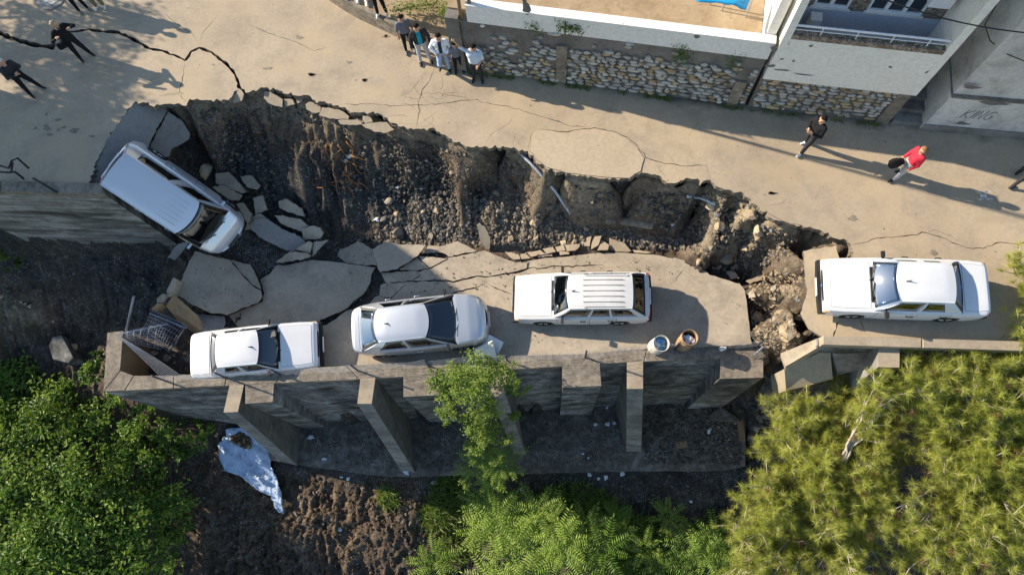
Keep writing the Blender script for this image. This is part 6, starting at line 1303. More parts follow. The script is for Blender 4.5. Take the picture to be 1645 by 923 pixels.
# weeds along the foot of the walls and on the verge
def footweeds():
    rng = np.random.default_rng(51); C = []
    for wf, n in ((TW, 420), (HW, 90)):
        for i in range(n):
            a = rng.random()*wf.L; 
            if math.sin(a*2.3)+math.sin(a*5.1+1) < .1: continue
            for k in range(6): C.append(np.array(wf(a+rng.normal()*.07, abs(rng.normal())*.09, .08+abs(rng.normal())*.06)))
    C = np.array(C); V, T, t = leaves(C, rng.normal(size=C.shape)*.6+[0, -.4, .8], .05, rng, np.clip(.3+rng.normal(size=len(C))*.2, 0, 1), .45); o = tone_mesh('weeds', V, T, t, L_GRASS); tag(o, 'low green weeds along the foot of the stone wall', 'weeds', None, 'stuff')
footweeds()
def vergebush(label, pts, seed):
    rng = np.random.default_rng(seed); t = thing('bush', label, 'bush', P(*pts[0][:2], .75), 0, 'bushes on the raised verge'); bpy.context.view_layer.update(); Vs, Ts, To = [], [], []; off = 0; b = MB()
    for (u, v, r) in pts:
        p = P(u, v, .95); n = 170; q = np.array(p)+rng.normal(size=(n, 3))*[r*.5, r*.5, r*.3]; V_, T_, t_ = leaves(q, rng.normal(size=(n, 3))*.6+[0, 0, .8], .06, rng, np.clip(.55+rng.normal(size=n)*.25, 0, 1)); Vs.append(V_); Ts.append(T_+off); To.append(t_); off += len(V_); b.tube([P(*pts[0][:2], .7), p.lerp(P(*pts[0][:2], .75), .5), p], .012, 5)
    o = b.obj('stem', BARK); adopt(o, t); tone_mesh('foliage', np.concatenate(Vs), np.concatenate(Ts), np.concatenate(To), L_SMALL, t)
vergebush('low sunlit bush along the top of the verge', [(640,16,.3),(660,10,.32),(680,6,.35),(700,6,.35),(722,12,.3)], 61); vergebush('bush against the pier at the end of the verge', [(728,28,.3),(735,38,.28),(733,50,.22),(716,22,.2)], 62)
# --- pines
def pine(label, base, targets, seed, trunk_r=.2, top=None, tw=(9, 14)):
    rng = np.random.default_rng(seed); t = thing('pine_tree', label, 'tree', base, 0, 'pines below the right-hand wall'); bpy.context.view_layer.update(); base = Vector(base); b = MB(); top = Vector(top)
    limb(b, base-Vector((0, 0, .3)), top, trunk_r, .05, rng, 10, 0, .02); tuf = []
    bt = MB()
    for (u, v, z) in targets:
        e = P(u, v, z); hd = Vector((e.x-top.x, e.y-top.y, 0)).length; s = base.lerp(top, max(.15, min(.97, (e.z-.45*hd-.2-base.z)/(top.z-base.z)))); pts = limb(bt if rng.random() < .99 else b, s, e, .018+.016*hd, .012, rng, 8, .04, .05)
        for i in range(4, 9):
            p = pts[i]; dr = (pts[i]-pts[i-1]).normalized()
            for q in range(rng.integers(3, 7)):
                d = (dr*.8+Vector((rng.normal(), rng.normal(), rng.normal()*.4+.25))).normalized(); ln = rng.uniform(.22, .62); tip = p+d*ln; bt.tube([p, p+d*ln*.5+Vector((0, 0, -.02)), tip], [.013, .010, .006], 4); tuf.append((tip, d)); 
                if rng.random() < .6: tuf.append((p+d*ln*.55, (d+Vector((rng.normal(), rng.normal(), .5))*.5).normalized()))
        tuf.append((e, dr))
    n = len(tuf); C = np.array([tuple(a) for a, _ in tuf]); D = np.array([tuple(d) for _, d in tuf]); D = D*.75+[0, 0, .55]; D /= np.linalg.norm(D, axis=1, keepdims=True)
    m = 56; Cc = np.repeat(C, m, 0); Dd = np.repeat(D, m, 0); rnd = rng.normal(size=(n*m, 3)); rnd /= np.linalg.norm(rnd, axis=1, keepdims=True); nd = rnd*.95+Dd*.75; nd /= np.linalg.norm(nd, axis=1, keepdims=True)
    st0 = Cc-Dd*(rng.random(n*m)*.13)[:, None]; ln = rng.uniform(.15, .27, n*m)[:, None]; sd = np.cross(nd, rng.normal(size=nd.shape)); sd /= np.linalg.norm(sd, axis=1, keepdims=True); w_ = .0054
    V = np.stack([st0+sd*w_, st0-sd*w_, st0+nd*ln], 1).reshape(-1, 3); T = np.arange(n*m*3).reshape(-1, 3); tone = np.repeat(np.clip(.5+np.repeat(rng.normal(size=n)*.2, m)+rng.normal(size=n*m)*.12, 0, 1), 3)
    dry = np.repeat(rng.random(n) < .025, m*3)
    adopt(b.obj('trunk', PINEBARK, None, True), t); adopt(bt.obj('branches', PINEBARK, None, True), t); tone_mesh('crown', V[~dry], np.arange((~dry).sum()).reshape(-1, 3), tone[~dry], L_PINE, t)
    if dry.any(): tone_mesh('dead_needles', V[dry], np.arange(dry.sum()).reshape(-1, 3), tone[dry], L_DRY, t)
    # cones
    cb = MB()
    for i in rng.choice(n, 26, replace=False): c = C[i]-D[i]*.12; cb.lathe([(0, -.03), (.022, -.012), (.024, .008), (0, .04)], 6, 0, tuple(c))
    co_ = cb.obj('cones', BARK); adopt(co_, t); co_['kind'] = 'stuff'
def dome(poly, n, cu, cv, zt, fall, seed, zj=1.0):
    rng = np.random.default_rng(seed); out = []; us = [p[0] for p in poly]; vs_ = [p[1] for p in poly]
    while len(out) < n:
        u, v = rng.uniform(min(us), max(us)), rng.uniform(min(vs_), max(vs_))
        if inpoly(np.array([u]), np.array([v]), poly)[0]:
            d = math.hypot((u-cu)/220, (v-cv)/200); out.append((u, v, max(zt-fall*d*d, -.05 if v < 650 and u > 1400 else -99)-abs(rng.normal())*(zj if v > 660 else .15)))
    return out
PA = [(1205,760),(1215,735),(1250,700),(1240,660),(1262,635),(1300,628),(1345,618),(1400,606),(1445,640),(1450,720),(1440,800),(1430,940),(1150,940),(1180,860),(1160,830),(1190,800)]
PB = [(1425,575),(1445,556),(1475,556),(1500,578),(1540,582),(1575,565),(1620,562),(1680,558),(1720,700),(1720,950),(1440,950),(1455,800),(1480,700),(1450,640)]
pine('spreading light green pine beside the gap, left of the two', G(1345, 800), dome(PA, 150, 1340, 740, -1.6, 1.2, 71), 81, .2, P(1345, 760, -2.2))
pine('spreading light green pine at the lower right corner', G(1590, 800), dome(PB, 185, 1580, 720, -.6, 1.0, 72), 82, .22, P(1585, 740, -1.2))
pine('pine branch tips reaching in at the right edge beside the saloon', G(1800, 600), [(1640,425,.5),(1632,440,.4),(1650,470,.5),(1638,520,.4),(1650,545,.4),(1662,440,.6),(1665,500,.6),(1690,480,.8),(1700,450,.7),(1690,540,.6)], 83, .18, P(1730, 500, 1.2))
# ================================================================== rubble, fragments and small things
ZE = lambda p: zoom(400, 140, 3.076, p); ZD = lambda p: zoom(0, 200, 3.076, p); ZF = lambda p: zoom(1120, 280, 3.075, p); Z6 = lambda p: zoom(780, 540, 3.077, p)
def frag(px, z, label, group=None, mat=None, thick=.15, seed=None, name='slab_fragment'):
    o = slab(name, px, z, mat or SLABM, thick, None, .1, .012, None, seed); return tag(o, label, 'slab', group)
frag(Z1([(437,905),(480,790),(530,690),(600,590),(640,540),(660,512),(710,508),(740,520),(800,528),(826,546),(745,690),(720,760),(620,900),(520,1000)]), [-.06,-.04,-.03,-.03,-.03,-.04,-.15,-.25,-.4,-.45,-.75,-.8,-.7,-.45], 'grey tilted road slab under the rear of the van', mat=GREYSLAB, thick=.2)
frag(Z1([(832,553),(890,590),(925,640),(940,662),(932,690),(850,735),(838,772),(800,780),(735,800),(748,705)]), [-.5,-.9,-1.1,-1.2,-1.2,-1.2,-1.25,-1.2,-1.1,-.85], 'dark grey slab broken off beside the rear wheel of the van', mat=GREYSLAB, thick=.2)
GV = 'broken slabs heaped below the van'
heap = [(ZE([(0,690),(35,650),(80,645),(160,700),(250,735),(285,775),(210,815),(130,780),(50,740)]), [-2.9,-2.8,-2.8,-2.9,-3.0,-3.05,-3.2,-3.2,-3.1], 'largest grey slab in the heap below the nose of the van'),
 (ZE([(260,700),(310,685),(350,695),(366,720),(350,750),(265,756)]), [-2.9,-2.6,-2.6,-2.7,-3.0,-3.1], 'squarish upturned slab at the right tip of the heap'),
 (ZE([(145,565),(180,550),(260,600),(276,640),(200,620),(150,595)]), [-2.6,-2.5,-2.6,-2.7,-2.8,-2.75], 'slim slab at the top of the heap below the van'),
 (ZE([(125,635),(180,640),(250,650),(302,690),(285,716),(220,700),(160,675)]), [-2.8,-2.7,-2.7,-2.8,-2.95,-2.95,-2.9], 'narrow slab across the middle of the heap'),
 (ZE([(132,865),(200,815),(290,820),(306,836),(280,846),(150,868)]), [-3.3,-3.0,-2.95,-3.0,-3.2,-3.35], 'low slab wedged at the foot of the heap'),
 (ZE([(320,766),(392,755),(312,838)]), [-2.9,-2.8,-3.2], 'triangular slab standing on edge at the heap'),
 (ZE([(230,800),(300,760),(314,772),(302,820)]), [-3.0,-2.8,-2.85,-3.05], 'small pale triangle of slab inside the heap'),
 (ZD([(1065,240),(1130,235),(1215,330),(1200,341),(1066,290)]), [-2.3,-2.2,-2.4,-2.5,-2.5], 'oblong slab right of the van mirror'),
 (ZD([(1050,312),(1100,300),(1197,350),(1180,376),(1128,370)]), [-2.5,-2.4,-2.6,-2.7,-2.7], 'oblong slab just above the front wheel of the van'),
 (ZD([(1188,257),(1240,253),(1286,300),(1270,321),(1220,311)]), [-2.4,-2.3,-2.4,-2.5,-2.5], 'pale slab fragment farthest right of the van'),
 (ZD([(1168,392),(1200,385),(1246,440),(1224,492)]), [-2.7,-2.6,-2.7,-2.8], 'pale lump of slab in front of the van bumper'),
 (ZD([(1250,362),(1300,350),(1320,420),(1262,442)]), [-2.7,-2.6,-2.7,-2.8], 'tilted pale slab between van and large heap slab'),
 (ZD([(1238,455),(1285,440),(1330,470),(1310,510),(1210,520)]), [-2.9,-2.8,-2.8,-3.0,-3.05], 'grey slab against the corner of the van bumper'),
 (ZD([(826,655),(880,590),(930,575),(925,600),(862,670)]), [-3.4,-3.1,-3.0,-3.1,-3.5], 'dark block lying under the right front corner of the van')]
for i, (pl, z, lb) in enumerate(heap): frag(pl, [q-.05 for q in z], lb, GV, GREYSLAB if i in (0, 13) else SLABM, .13, 300+i)
frag(ZE([(1125,682),(1140,672),(1165,690),(1192,740),(1190,795),(1170,801),(1140,750)]), [-2.2,-2.0,-2.1,-2.5,-3.0,-3.1,-2.7], 'pale slab standing upright in the rubble above the silver car', None, SLABM, .14, 320)
frag(ZF([(240,527),(340,488),(425,500),(426,524),(380,535),(330,521),(262,540)]), [-2.9,-2.6,-2.5,-2.6,-2.7,-2.8,-2.95], 'pale flat slab fallen across the right end of the pit', None, ROAD, .13, 321)
frag(ZF([(400,690),(442,640),(477,660),(432,716)]), [-3.3,-3.0,-3.0,-3.3], 'square slab piece among stones in the right-hand gap', None, ROAD, .14, 322)
frag(ZF([(488,592),(530,560),(542,572),(502,606)]), [-2.2,-2.0,-2.0,-2.2], 'small slab piece below the bonnet of the white saloon', None, ROAD, .12, 323)
frag(Z6([(1105,392),(1160,345),(1256,410),(1240,421),(1112,416)]), FZ+.22, 'dark slab lying on the footing at its right end', None, FOOT, .16, 324)
frag(zoom(780,180,3.077,[(980,690),(1000,700),(1055,745),(1040,752)]), [-2.9,-2.85,-2.9,-3.0], 'narrow concrete stick leaning at the pavement corner', None, ROAD, .12, 325, 'slab_fragment')
# --- stones
def rock_base(seed, sub=1):
    bm = bmesh.new(); bmesh.ops.create_icosphere(bm, subdivisions=sub, radius=1); rd = random.Random(seed)
    pl = [(Vector((rd.gauss(0, 1), rd.gauss(0, 1), rd.gauss(0, 1))).normalized(), rd.uniform(.42, .72)) for _ in range(15)]
    for v in bm.verts:
        for a, d in pl:
            k = v.co.dot(a)
            if k > d: v.co -= a*(k-d)
        v.co += Vector((rd.gauss(0, .04), rd.gauss(0, .04), rd.gauss(0, .04)))
    me = bpy.data.meshes.new('rock'); bm.to_mesh(me); bm.free(); me.materials.append(ROCK); return me
RM = [rock_base(500+i, 2) for i in range(8)]; RS = [rock_base(520+i, 1) for i in range(6)]
def rock(u, v, s, label, group, mat, rd, sink=.3):
    p = G(u, v); me = RM[rd.randrange(8)]; o = link(bpy.data.objects.new('rock', me)); o.scale = (s*rd.uniform(.8, 1.25), s*rd.uniform(.8, 1.2), s*rd.uniform(.55, .9)); o.rotation_euler = (rd.uniform(-.5, .5), rd.uniform(-.5, .5), rd.uniform(0, 6.3)); o.location = p+Vector((0, 0, s*sink)); tag(o, label, 'rock', group)
    if mat is not ROCK: o.material_slots[0].link = 'OBJECT'; o.material_slots[0].material = mat
    return o
rd = random.Random(77)
rock(640, 375, .34, 'large rounded boulder at the foot of the scarp above the silver car', None, ROCK, rd); rock(333, 278, .38, 'big boulder beside the sliding door of the van', None, ROCKL, rd)
def scatter(poly, n, s0, s1, label, group, mat):
    us = [p[0] for p in poly]; vs_ = [p[1] for p in poly]; k = 0
    while k < n:
        u, v = rd.uniform(min(us), max(us)), rd.uniform(min(vs_), max(vs_))
        if inpoly(np.array([u]), np.array([v]), poly)[0]: sz_ = rd.random()**2.2; rock(u, v, s0+(s1-s0)*sz_, ('large ' if sz_ > .5 else 'mid-sized ' if sz_ > .15 else 'small ')+label, group, mat if rd.random() < .8 else (ROCKL if mat is ROCK else ROCK), rd); k += 1
scatter([(620,320),(720,330),(760,390),(600,392)], 30, .07, .2, 'grey stone in the rubble below the scarp, left of the upright slab', 'stones below the scarp', ROCK)
scatter([(790,330),(930,350),(1090,385),(1090,402),(800,400)], 46, .06, .2, 'pale stone in the rubble along the crumbled pavement edge', 'stones along the pavement edge', ROCKL)
scatter([(1205,470),(1285,430),(1285,555),(1225,570)], 44, .09, .3, 'brown stone filling the right-hand gap', 'stones in the right-hand gap', ROCKL)
scatter([(1130,315),(1230,345),(1260,380),(1190,450),(1120,420)], 34, .10, .34, 'jagged pale rock in the outcrop at the right end of the pit', 'rocks of the right outcrop', ROCKL)
scatter([(0,470),(70,490),(130,520),(120,560),(20,530)], 26, .07, .24, 'pale stone on the slope below the streaked wall', 'stones below the streaked wall', ROCKL)
scatter([(640,800),(700,770),(720,830),(670,860)], 16, .06, .18, 'stone on the dark slope beside the weeds', 'stones beside the weeds', ROCK)
scatter([(1205,620),(1245,600),(1240,720),(1205,720)], 14, .12, .34, 'dark boulder in the cleft at the end of the wall', 'boulders in the cleft', ROCK)
scatter([(240,545),(310,540),(310,590),(230,580)], 12, .08, .2, 'stone in the hole behind the leftmost car', 'stones behind the leftmost car', ROCK)
def gravel(name, label, polys, seed, mats, clump=None):
    rng = np.random.default_rng(seed); Vs, Ts, I = [], [], []; off = 0; base = [(np.array([tuple(v.co) for v in m.vertices]), np.array([tuple(p.vertices) for p in m.polygons])) for m in RS]
    for poly, n, s0, s1, zf, mi in polys:
        us = [p[0] for p in poly]; vs_ = [p[1] for p in poly]; U = rng.uniform(min(us), max(us), n*3); W = rng.uniform(min(vs_), max(vs_), n*3); m = inpoly(U, W, poly); U, W = U[m][:n], W[m][:n]
        k = len(U)
        if zf is None:
            Q = ground_many(U, W)
            if clump is not None and poly is pit: kp = fbm(Q[:, 0]*.9, (Q[:, 1]-Q[:, 2])*.9, 3, 77)+rng.normal(size=k)*.25 > clump; Q = Q[kp]; k = len(Q)
        else: Q = np.array([tuple(P(u, v, zf if not callable(zf) else zf(u, v))) for u, v in zip(U, W)])
        S = s0+(s1-s0)*rng.random(k)**3; wh = rng.integers(0, 6, k); A_ = rng.random(k)*6.28; sc3 = np.stack([S*rng.uniform(.7, 1.3, k), S*rng.uniform(.7, 1.3, k), S*rng.uniform(.5, .9, k)], 1); mm = np.where(rng.random(k) < .75, mi, rng.integers(0, len(mats), k))
        for w_ in range(6):
            bv, bt = base[w_]; sel = np.where(wh == w_)[0]
            if not len(sel): continue
            X = bv[None]*sc3[sel][:, None]; ca, sa = np.cos(A_[sel])[:, None], np.sin(A_[sel])[:, None]; X = np.stack([X[..., 0]*ca-X[..., 1]*sa, X[..., 0]*sa+X[..., 1]*ca, X[..., 2]], 2)+Q[sel][:, None]+np.stack([0*S[sel], 0*S[sel], S[sel]*.25], 1)[:, None]
            Vs.append(X.reshape(-1, 3)); Ts.append((bt[None]+(np.arange(len(sel))*len(bv))[:, None, None]).reshape(-1, 3)+off); off += len(sel)*len(bv); I.append(np.repeat(mm[sel], len(bt)))
    o = fast_mesh(name, np.concatenate(Vs), np.concatenate(Ts), mats, None, False, np.concatenate(I)); tag(o, label, 'gravel', None, 'stuff'); return o
DARKR = rockm('dark grit', (.055, .052, .049), (.105, .098, .09), (.18, .165, .145)); BROWNR = rockm('brown clod', (.07, .045, .025), (.13, .085, .05), (.20, .14, .085))
pit = [(320,175),(480,170),(600,215),(700,235),(840,260),(880,290),(1010,310),(1130,310),(1180,340),(1280,380),(1280,410),(1180,440),(1100,400),(900,395),(640,390),(560,390),(500,380),(430,330),(330,300)]
gravel('rubble', 'loose grit and broken stone covering the pit slope', [(pit, 18000, .02, .11, None, 0), (pit, 2600, .025, .14, None, 1), ([(640,330),(700,318),(860,322),(1000,340),(1100,375),(1095,402),(600,392)], 6500, .025, .12, None, 1), ([(450,330),(640,340),(640,392),(520,395)], 900, .02, .08, None, 0),
   ([(390,400),(440,385),(450,425),(420,445),(395,420)], 500, .02, .06, None, 3), ([(1200,455),(1290,420),(1290,560),(1215,570)], 1200, .03, .14, None, 2), ([(1130,300),(1220,335),(1280,385),(1190,450),(1120,420)], 900, .03, .14, None, 2), ([(570,440),(612,440),(612,462),(560,500),(540,505)], 420, .02, .05, None, 0),
   ([(0,395),(260,430),(260,520),(180,530),(100,560),(0,560)], 1300, .02, .12, None, 0), ([(1205,600),(1260,600),(1250,740),(1205,740)], 300, .04, .2, None, 0)], 91, [DARKR, ROCK, ROCKL, rockm('silver grit', (.10, .10, .10), (.2, .2, .2), (.34, .34, .33))], -.16)
gravel('clods', 'crumbly brown earth clods on the slope below the wall', [([(290,730),(480,765),(640,770),(720,800),(700,923),(330,923),(300,830)], 3800, .02, .12, None, 0), ([(850,765),(1200,765),(1180,860),(950,850)], 1500, .02, .10, None, 1)], 92, [BROWNR, DARKR, ROCK])
gravel('footing_grit', 'grit and small stones strewn over the footing', [([(840,650),(1000,650),(1000,750),(850,750)], 1500, .012, .05, FZ+.0, 1), ([(870,700),(990,700),(980,745),(880,748)], 700, .012, .035, FZ+.0, 0), ([(1035,650),(1190,650),(1190,745),(1035,745)], 2600, .015, .08, FZ+.0, 1), ([(1130,660),(1192,655),(1192,730),(1150,735)], 420, .03, .12, FZ+.0, 0), ([(480,690),(640,690),(640,755),(540,745)], 900, .012, .05, FZ, 1), ([(670,680),(790,680),(790,755),(680,758)], 900, .012, .05, FZ, 1)], 93, [ROCK, DARKR, ROCKL])
gravel('road_litter', 'small chips and dead leaves scattered on the road', [([(300,100),(600,60),(900,170),(1250,280),(1640,380),(1640,500),(1380,380),(1150,280),(850,230),(420,135)], 190, .006, .03, .012, 0), ([(640,430),(1180,450),(1190,540),(700,560)], 260, .006, .035, lambda u, v: DZ+dz(u, v)+.01, 0), ([(560,400),(780,395),(1100,408),(1140,450),(800,460),(560,500)], 520, .008, .05, lambda u, v: DZ+dz(u, v)+.0, 0), ([(290,415),(420,430),(420,500),(330,515)], 160, .008, .04, lambda u, v: -2.85, 0), ([(820,540),(870,535),(870,550),(820,555)], 60, .01, .03, lambda u, v: DZ+dz(u, v)+.01, 1)], 94, [DARKR, ROCKL])
# --- left corner: snapped beam, blocks, edge strip, bent mesh, pole
def block(name, px, z, h, mat, label, cat, lean=(0, 0), mat2=None, face=None):
    t = [P(u, v, q) for (u, v), q in zip(px, z)]; lo = [p+Vector((lean[0], lean[1], -h)) for p in t]; b = MB(); b.loft([lo, [l.lerp(p, .94)+(sum(t, Vector())/len(t)-p).normalized()*-.0 for l, p in zip(lo, t)], [p+(sum(t, Vector())/len(t)-p).normalized()*.025 for p in t]])
    o = b.obj(name, [mat, mat2 or mat]); fixnormals(o)
    if mat2:
        for p in o.data.polygons:
            if p.normal.y < -.3 or p.normal.x < -.4: p.material_index = 1
    return tag(o, label, cat)
ZG = lambda p: zoom(160, 430, 4.395, p)
block('concrete_beam', ZG([(465,262),(520,182),(690,330),(712,440),(640,395),(540,320)]), [-2.75,-2.7,-2.9,-3.2,-3.2,-3.0], .7, GREYSLAB, 'snapped grey beam with raw brown side beside the leftmost car', 'beam', (.1, -.35), RAWC)
block('concrete_block', ZG([(400,215),(440,178),(472,185),(440,245),(402,245)]), [-2.6,-2.55,-2.55,-2.7,-2.7], .4, COPE, 'pale broken block at the tip of the snapped beam', 'block')
block('concrete_block', ZG([(360,290),(405,248),(438,250),(405,300)]), [-2.8,-2.7,-2.7,-2.9], .35, RAWC, 'ochre broken block below the pale one at the beam tip', 'block')
block('kerb_fragment', ZG([(470,160),(520,65),(548,80),(505,190),(480,200)]), [-2.6,-2.55,-2.55,-2.6,-2.65], .4, BUTT, 'sunlit strip of kerb along the big tilted slab', 'kerb')
block('concrete_block', zoom(0,380,3.55,[(275,620),(300,570),(350,560),(420,690),(390,720),(300,700)]), [-6.2,-6.1,-6.1,-6.3,-6.4,-6.4], .8, WALLD, 'dark fallen wall block in the weeds left of the wall', 'block')
pl_ = MB(); a, c = P(203, 530, -3.6), P(215, 476, -2.2); pl_.tube([a, c], .045, 8); tag(pl_.obj('pole', METAL), 'grey pole leaning out of the soil at the wall corner', 'pole')
WIRE = simple('fence wire', (.30, .33, .38), .5, .15, 9, .5, .5, bump=0); POSTM = DARKMET
def grid_panel(name, q, nu, nv, r, mat, sagf=None):        # q: four world corners
    a, b_, c, d = [Vector(x) for x in q]; m = MB()
    def pt(s, t): p = a.lerp(b_, s).lerp(d.lerp(c, s), t); return p+(sagf(s, t) if sagf else Vector())
    for i in range(nu+1): m.tube([pt(i/nu, k/4) for k in range(5)], r, 3)
    for j in range(nv+1): m.tube([pt(k/8, j/nv) for k in range(9)], r, 3)
    return m.obj(name, mat)
def bent(label, px, nu, nv, sag, seed):
    rr = random.Random(seed); t = thing('mesh_fence', label, 'fence', P(px[0][0], px[0][1], px[0][2]), 0, 'torn fence mesh at the wall corner'); bpy.context.view_layer.update()
    sf = lambda s, u: Vector((sag*math.sin(2*s+seed)*.4, sag*.3*math.cos(3*u), sag*math.sin(math.pi*s)*math.sin(math.pi*u)*.9)); o = grid_panel('mesh', [P(*q) for q in px], nu, nv, .0075, WIRE, sf); o['kind'] = 'stuff'; adopt(o, t)
    b = MB(); b.tube([P(*px[0]), P(*px[1])], .022, 6); adopt(b.obj('rail', WIRE), t)
bent('crumpled wire panel hanging below the snapped beam', [(240,503,-3.0),(300,527,-3.2),(272,562,-3.6),(222,530,-3.4)], 14, 7, .3, 1)
bent('curled wire panel lying over the hole at the wall corner', [(188,537,-2.7),(270,520,-3.0),(262,558,-3.3),(195,545,-2.9)], 6, 9, .2, 2)
b = MB(); b.tube([P(297, 528, -3.1), P(272, 562, -3.5)], .03, 6); tag(b.obj('fence_rail', DARKMET), 'short blue fence rail dangling by the snapped beam', 'rail')
wt = thing('fence_wires', 'bundle of slack fence wires fanning across the hole at the corner', 'wire', P(190, 540, WZ)); bpy.context.view_layer.update()
for i in range(8):
    b = MB(); a, c = P(186+i*1.5, 537+i*.8, WZ+.1), P(258+i*4, 604-i*.6, WZ+.03); m_ = (a+c)/2-Vector((0, 0, .12+.02*i)); b.tube([a, a.lerp(m_, .5)-Vector((0, 0, .03)), m_, m_.lerp(c, .5), c], .008, 4); adopt(b.obj('wire', WIRE), wt)
# --- mesh fence on the main wall
fx_ = [(1213,553),(1083,557),(940,569),(815,575),(690,583),(575,590),(452,597),(365,602),(268,607)]
fence = thing('wire_fence', 'low wire mesh fence on posts along the wall coping', 'fence', P(700, 590, WZ)); bpy.context.view_layer.update()
pb = [P(u, v+5, WZ) for u, v in fx_]
for i, p in enumerate(pb):
    b = MB(); b.tube([p-Vector((0, 0, .05)), p+Vector((0, 0, .95))], .032, 6); o = b.obj('post', POSTM); adopt(o, fence)
for i in range(len(pb)-1):
    a, c = pb[i], pb[i+1]; up = Vector((0, 0, .9)); L = (c-a).length
    o = grid_panel('mesh', [a+Vector((0, 0, .06)), c+Vector((0, 0, .06)), c+up, a+up], int(L/.2), 6, .004, WIRE, lambda s, t, L=L: Vector((0, .03*math.sin(s*9+L), -.08*math.sin(math.pi*s)*t))); o['kind'] = 'stuff'; adopt(o, fence)
# bent basket-like end of the fence
bent('folded blue fence end hanging off the right end of the wall', [(1211,570,-2.6),(1230,553,-2.3),(1233,580,-3.2),(1217,593,-3.3)], 6, 6, .1, 5)
# white stone on the coping
o = link(bpy.data.objects.new('rock', RM[2].copy())); o.data.materials.clear(); o.data.materials.append(WHITEP); o.scale = (.2, .16, .16); o.location = P(1160, 559, WZ)+Vector((0, 0, .09)); tag(o, 'whitewashed stone lying on the right end of the coping', 'rock')
# --- drums with rubbish
DRUM1 = simple('pale drum paint', (.60, .56, .47), .55, .2, 6); DRUM2 = simple('rusty drum', (.34, .22, .12), .7, .4, 7); TR_B = simple('blue plastic bag', (.10, .30, .52), .35, .35, 10, .5, bump=.5, bscale=16); TR_W = simple('white paper litter', (.66, .68, .72), .7, .12, 9)
def drum(u, v, mat, label, trash, seed, tilt):
    p = P(u, v, DZ+dz(u, v)+.0); p.z = float(zdrop(np.array([p.x]), np.array([p.y]))[0])+.01; t = thing('rubbish_drum', label, 'drum', p, 0, 'rubbish drums by the wall'); t.rotation_euler = tilt; t.location.z += .03
    b = MB(); n = 28; prof = [(.0, .0), (.285, .0), (.29, .02), (.29, .27), (.302, .285), (.29, .30), (.29, .56), (.302, .575), (.29, .59), (.29, .85), (.298, .865), (.276, .862), (.274, .06), (0, .05)]; prof = [(r_*.87, z_*.94) for r_, z_ in prof]; b.lathe(prof, n); b.obj('barrel', mat, t, True, 40)
    rr = random.Random(seed)
    for i in range(7):
        bm = bmesh.new(); bmesh.ops.create_icosphere(bm, subdivisions=2, radius=.085+rr.random()*.05)
        for v_ in bm.verts: v_.co *= rr.uniform(.65, 1.25)
        me = bpy.data.meshes.new('rubbish_bag'); bm.to_mesh(me); bm.free(); me.materials.append(trash[i % len(trash)]); o_ = link(bpy.data.objects.new('rubbish_bag', me), t); a = i*2.4; r_ = .13 if i else 0; o_.location = (r_*math.cos(a), r_*math.sin(a), .52+rr.random()*.1); o_.scale = (1, 1, .7)
    b = MB(); b.lathe([(0, .45), (.235, .45), (.235, .47), (0, .49)], 20); b.obj('rubbish_fill', TR_W if seed == 1 else CINT, t)
drum(1052, 558, DRUM1, 'pale drum full of blue rubbish bags beside the wall', [TR_B, TR_W, TR_B], 1, (R(4), R(6), 0)); drum(1097, 553, DRUM2, 'rusty drum half full of rubbish, right of the pale one', [TR_W, CINT, TR_W, CINT], 2, (R(3), R(5), 1))
# --- white board and crumpled sack by the silver car
def crumple(name, px, zf, mat, seed, amp=.05, n=10, thick=.03):
    a, b_, c, d = [P(u, v, z) for (u, v), z in zip(px, zf)]; rr = np.random.default_rng(seed); V = []; F_ = []
    for layer in (0, 1):
        for j in range(n+1):
            for i in range(n+1):
                s, t = i/n, j/n; p = a.lerp(b_, s).lerp(d.lerp(c, s), t); V.append(p+Vector((0, 0, float(amp*fbm(np.array(s*3.1+seed), np.array(t*3.3), 3, seed))-layer*thick)))
    N = (n+1)**2
    for j in range(n):
        for i in range(n): k = j*(n+1)+i; F_ += [(k, k+1, k+n+2, k+n+1), (N+k, N+k+n+1, N+k+n+2, N+k+1)]
    for i in range(n): F_ += [(i, N+i, N+i+1, i+1), (n*(n+1)+i, n*(n+1)+i+1, N+n*(n+1)+i+1, N+n*(n+1)+i), (i*(n+1), (i+1)*(n+1), N+(i+1)*(n+1), N+i*(n+1)), (i*(n+1)+n, N+i*(n+1)+n, N+(i+1)*(n+1)+n, (i+1)*(n+1)+n)]
    return mesh(name, V, F_, mat, None, True)
zz_ = DZ+dz(785, 555); Z8 = lambda p: zoom(540, 460, 5.875, p)
tag(crumple('board', Z8([(1440,450),(1580,525),(1520,660),(1370,560)]), [zz_+.5,zz_+.45,zz_+.1,zz_+.2], PLASTIC_W, 3, .015), 'pale board leaning behind the sack by the silver car', 'board')
tag(crumple('sack', Z8([(1300,580),(1480,510),(1515,665),(1315,680)]), [zz_+.45,zz_+.75,zz_+.3,zz_+.25], WHITEP, 4, .12, 14, .12), 'crumpled white sack against the wall beside the silver car', 'sack')
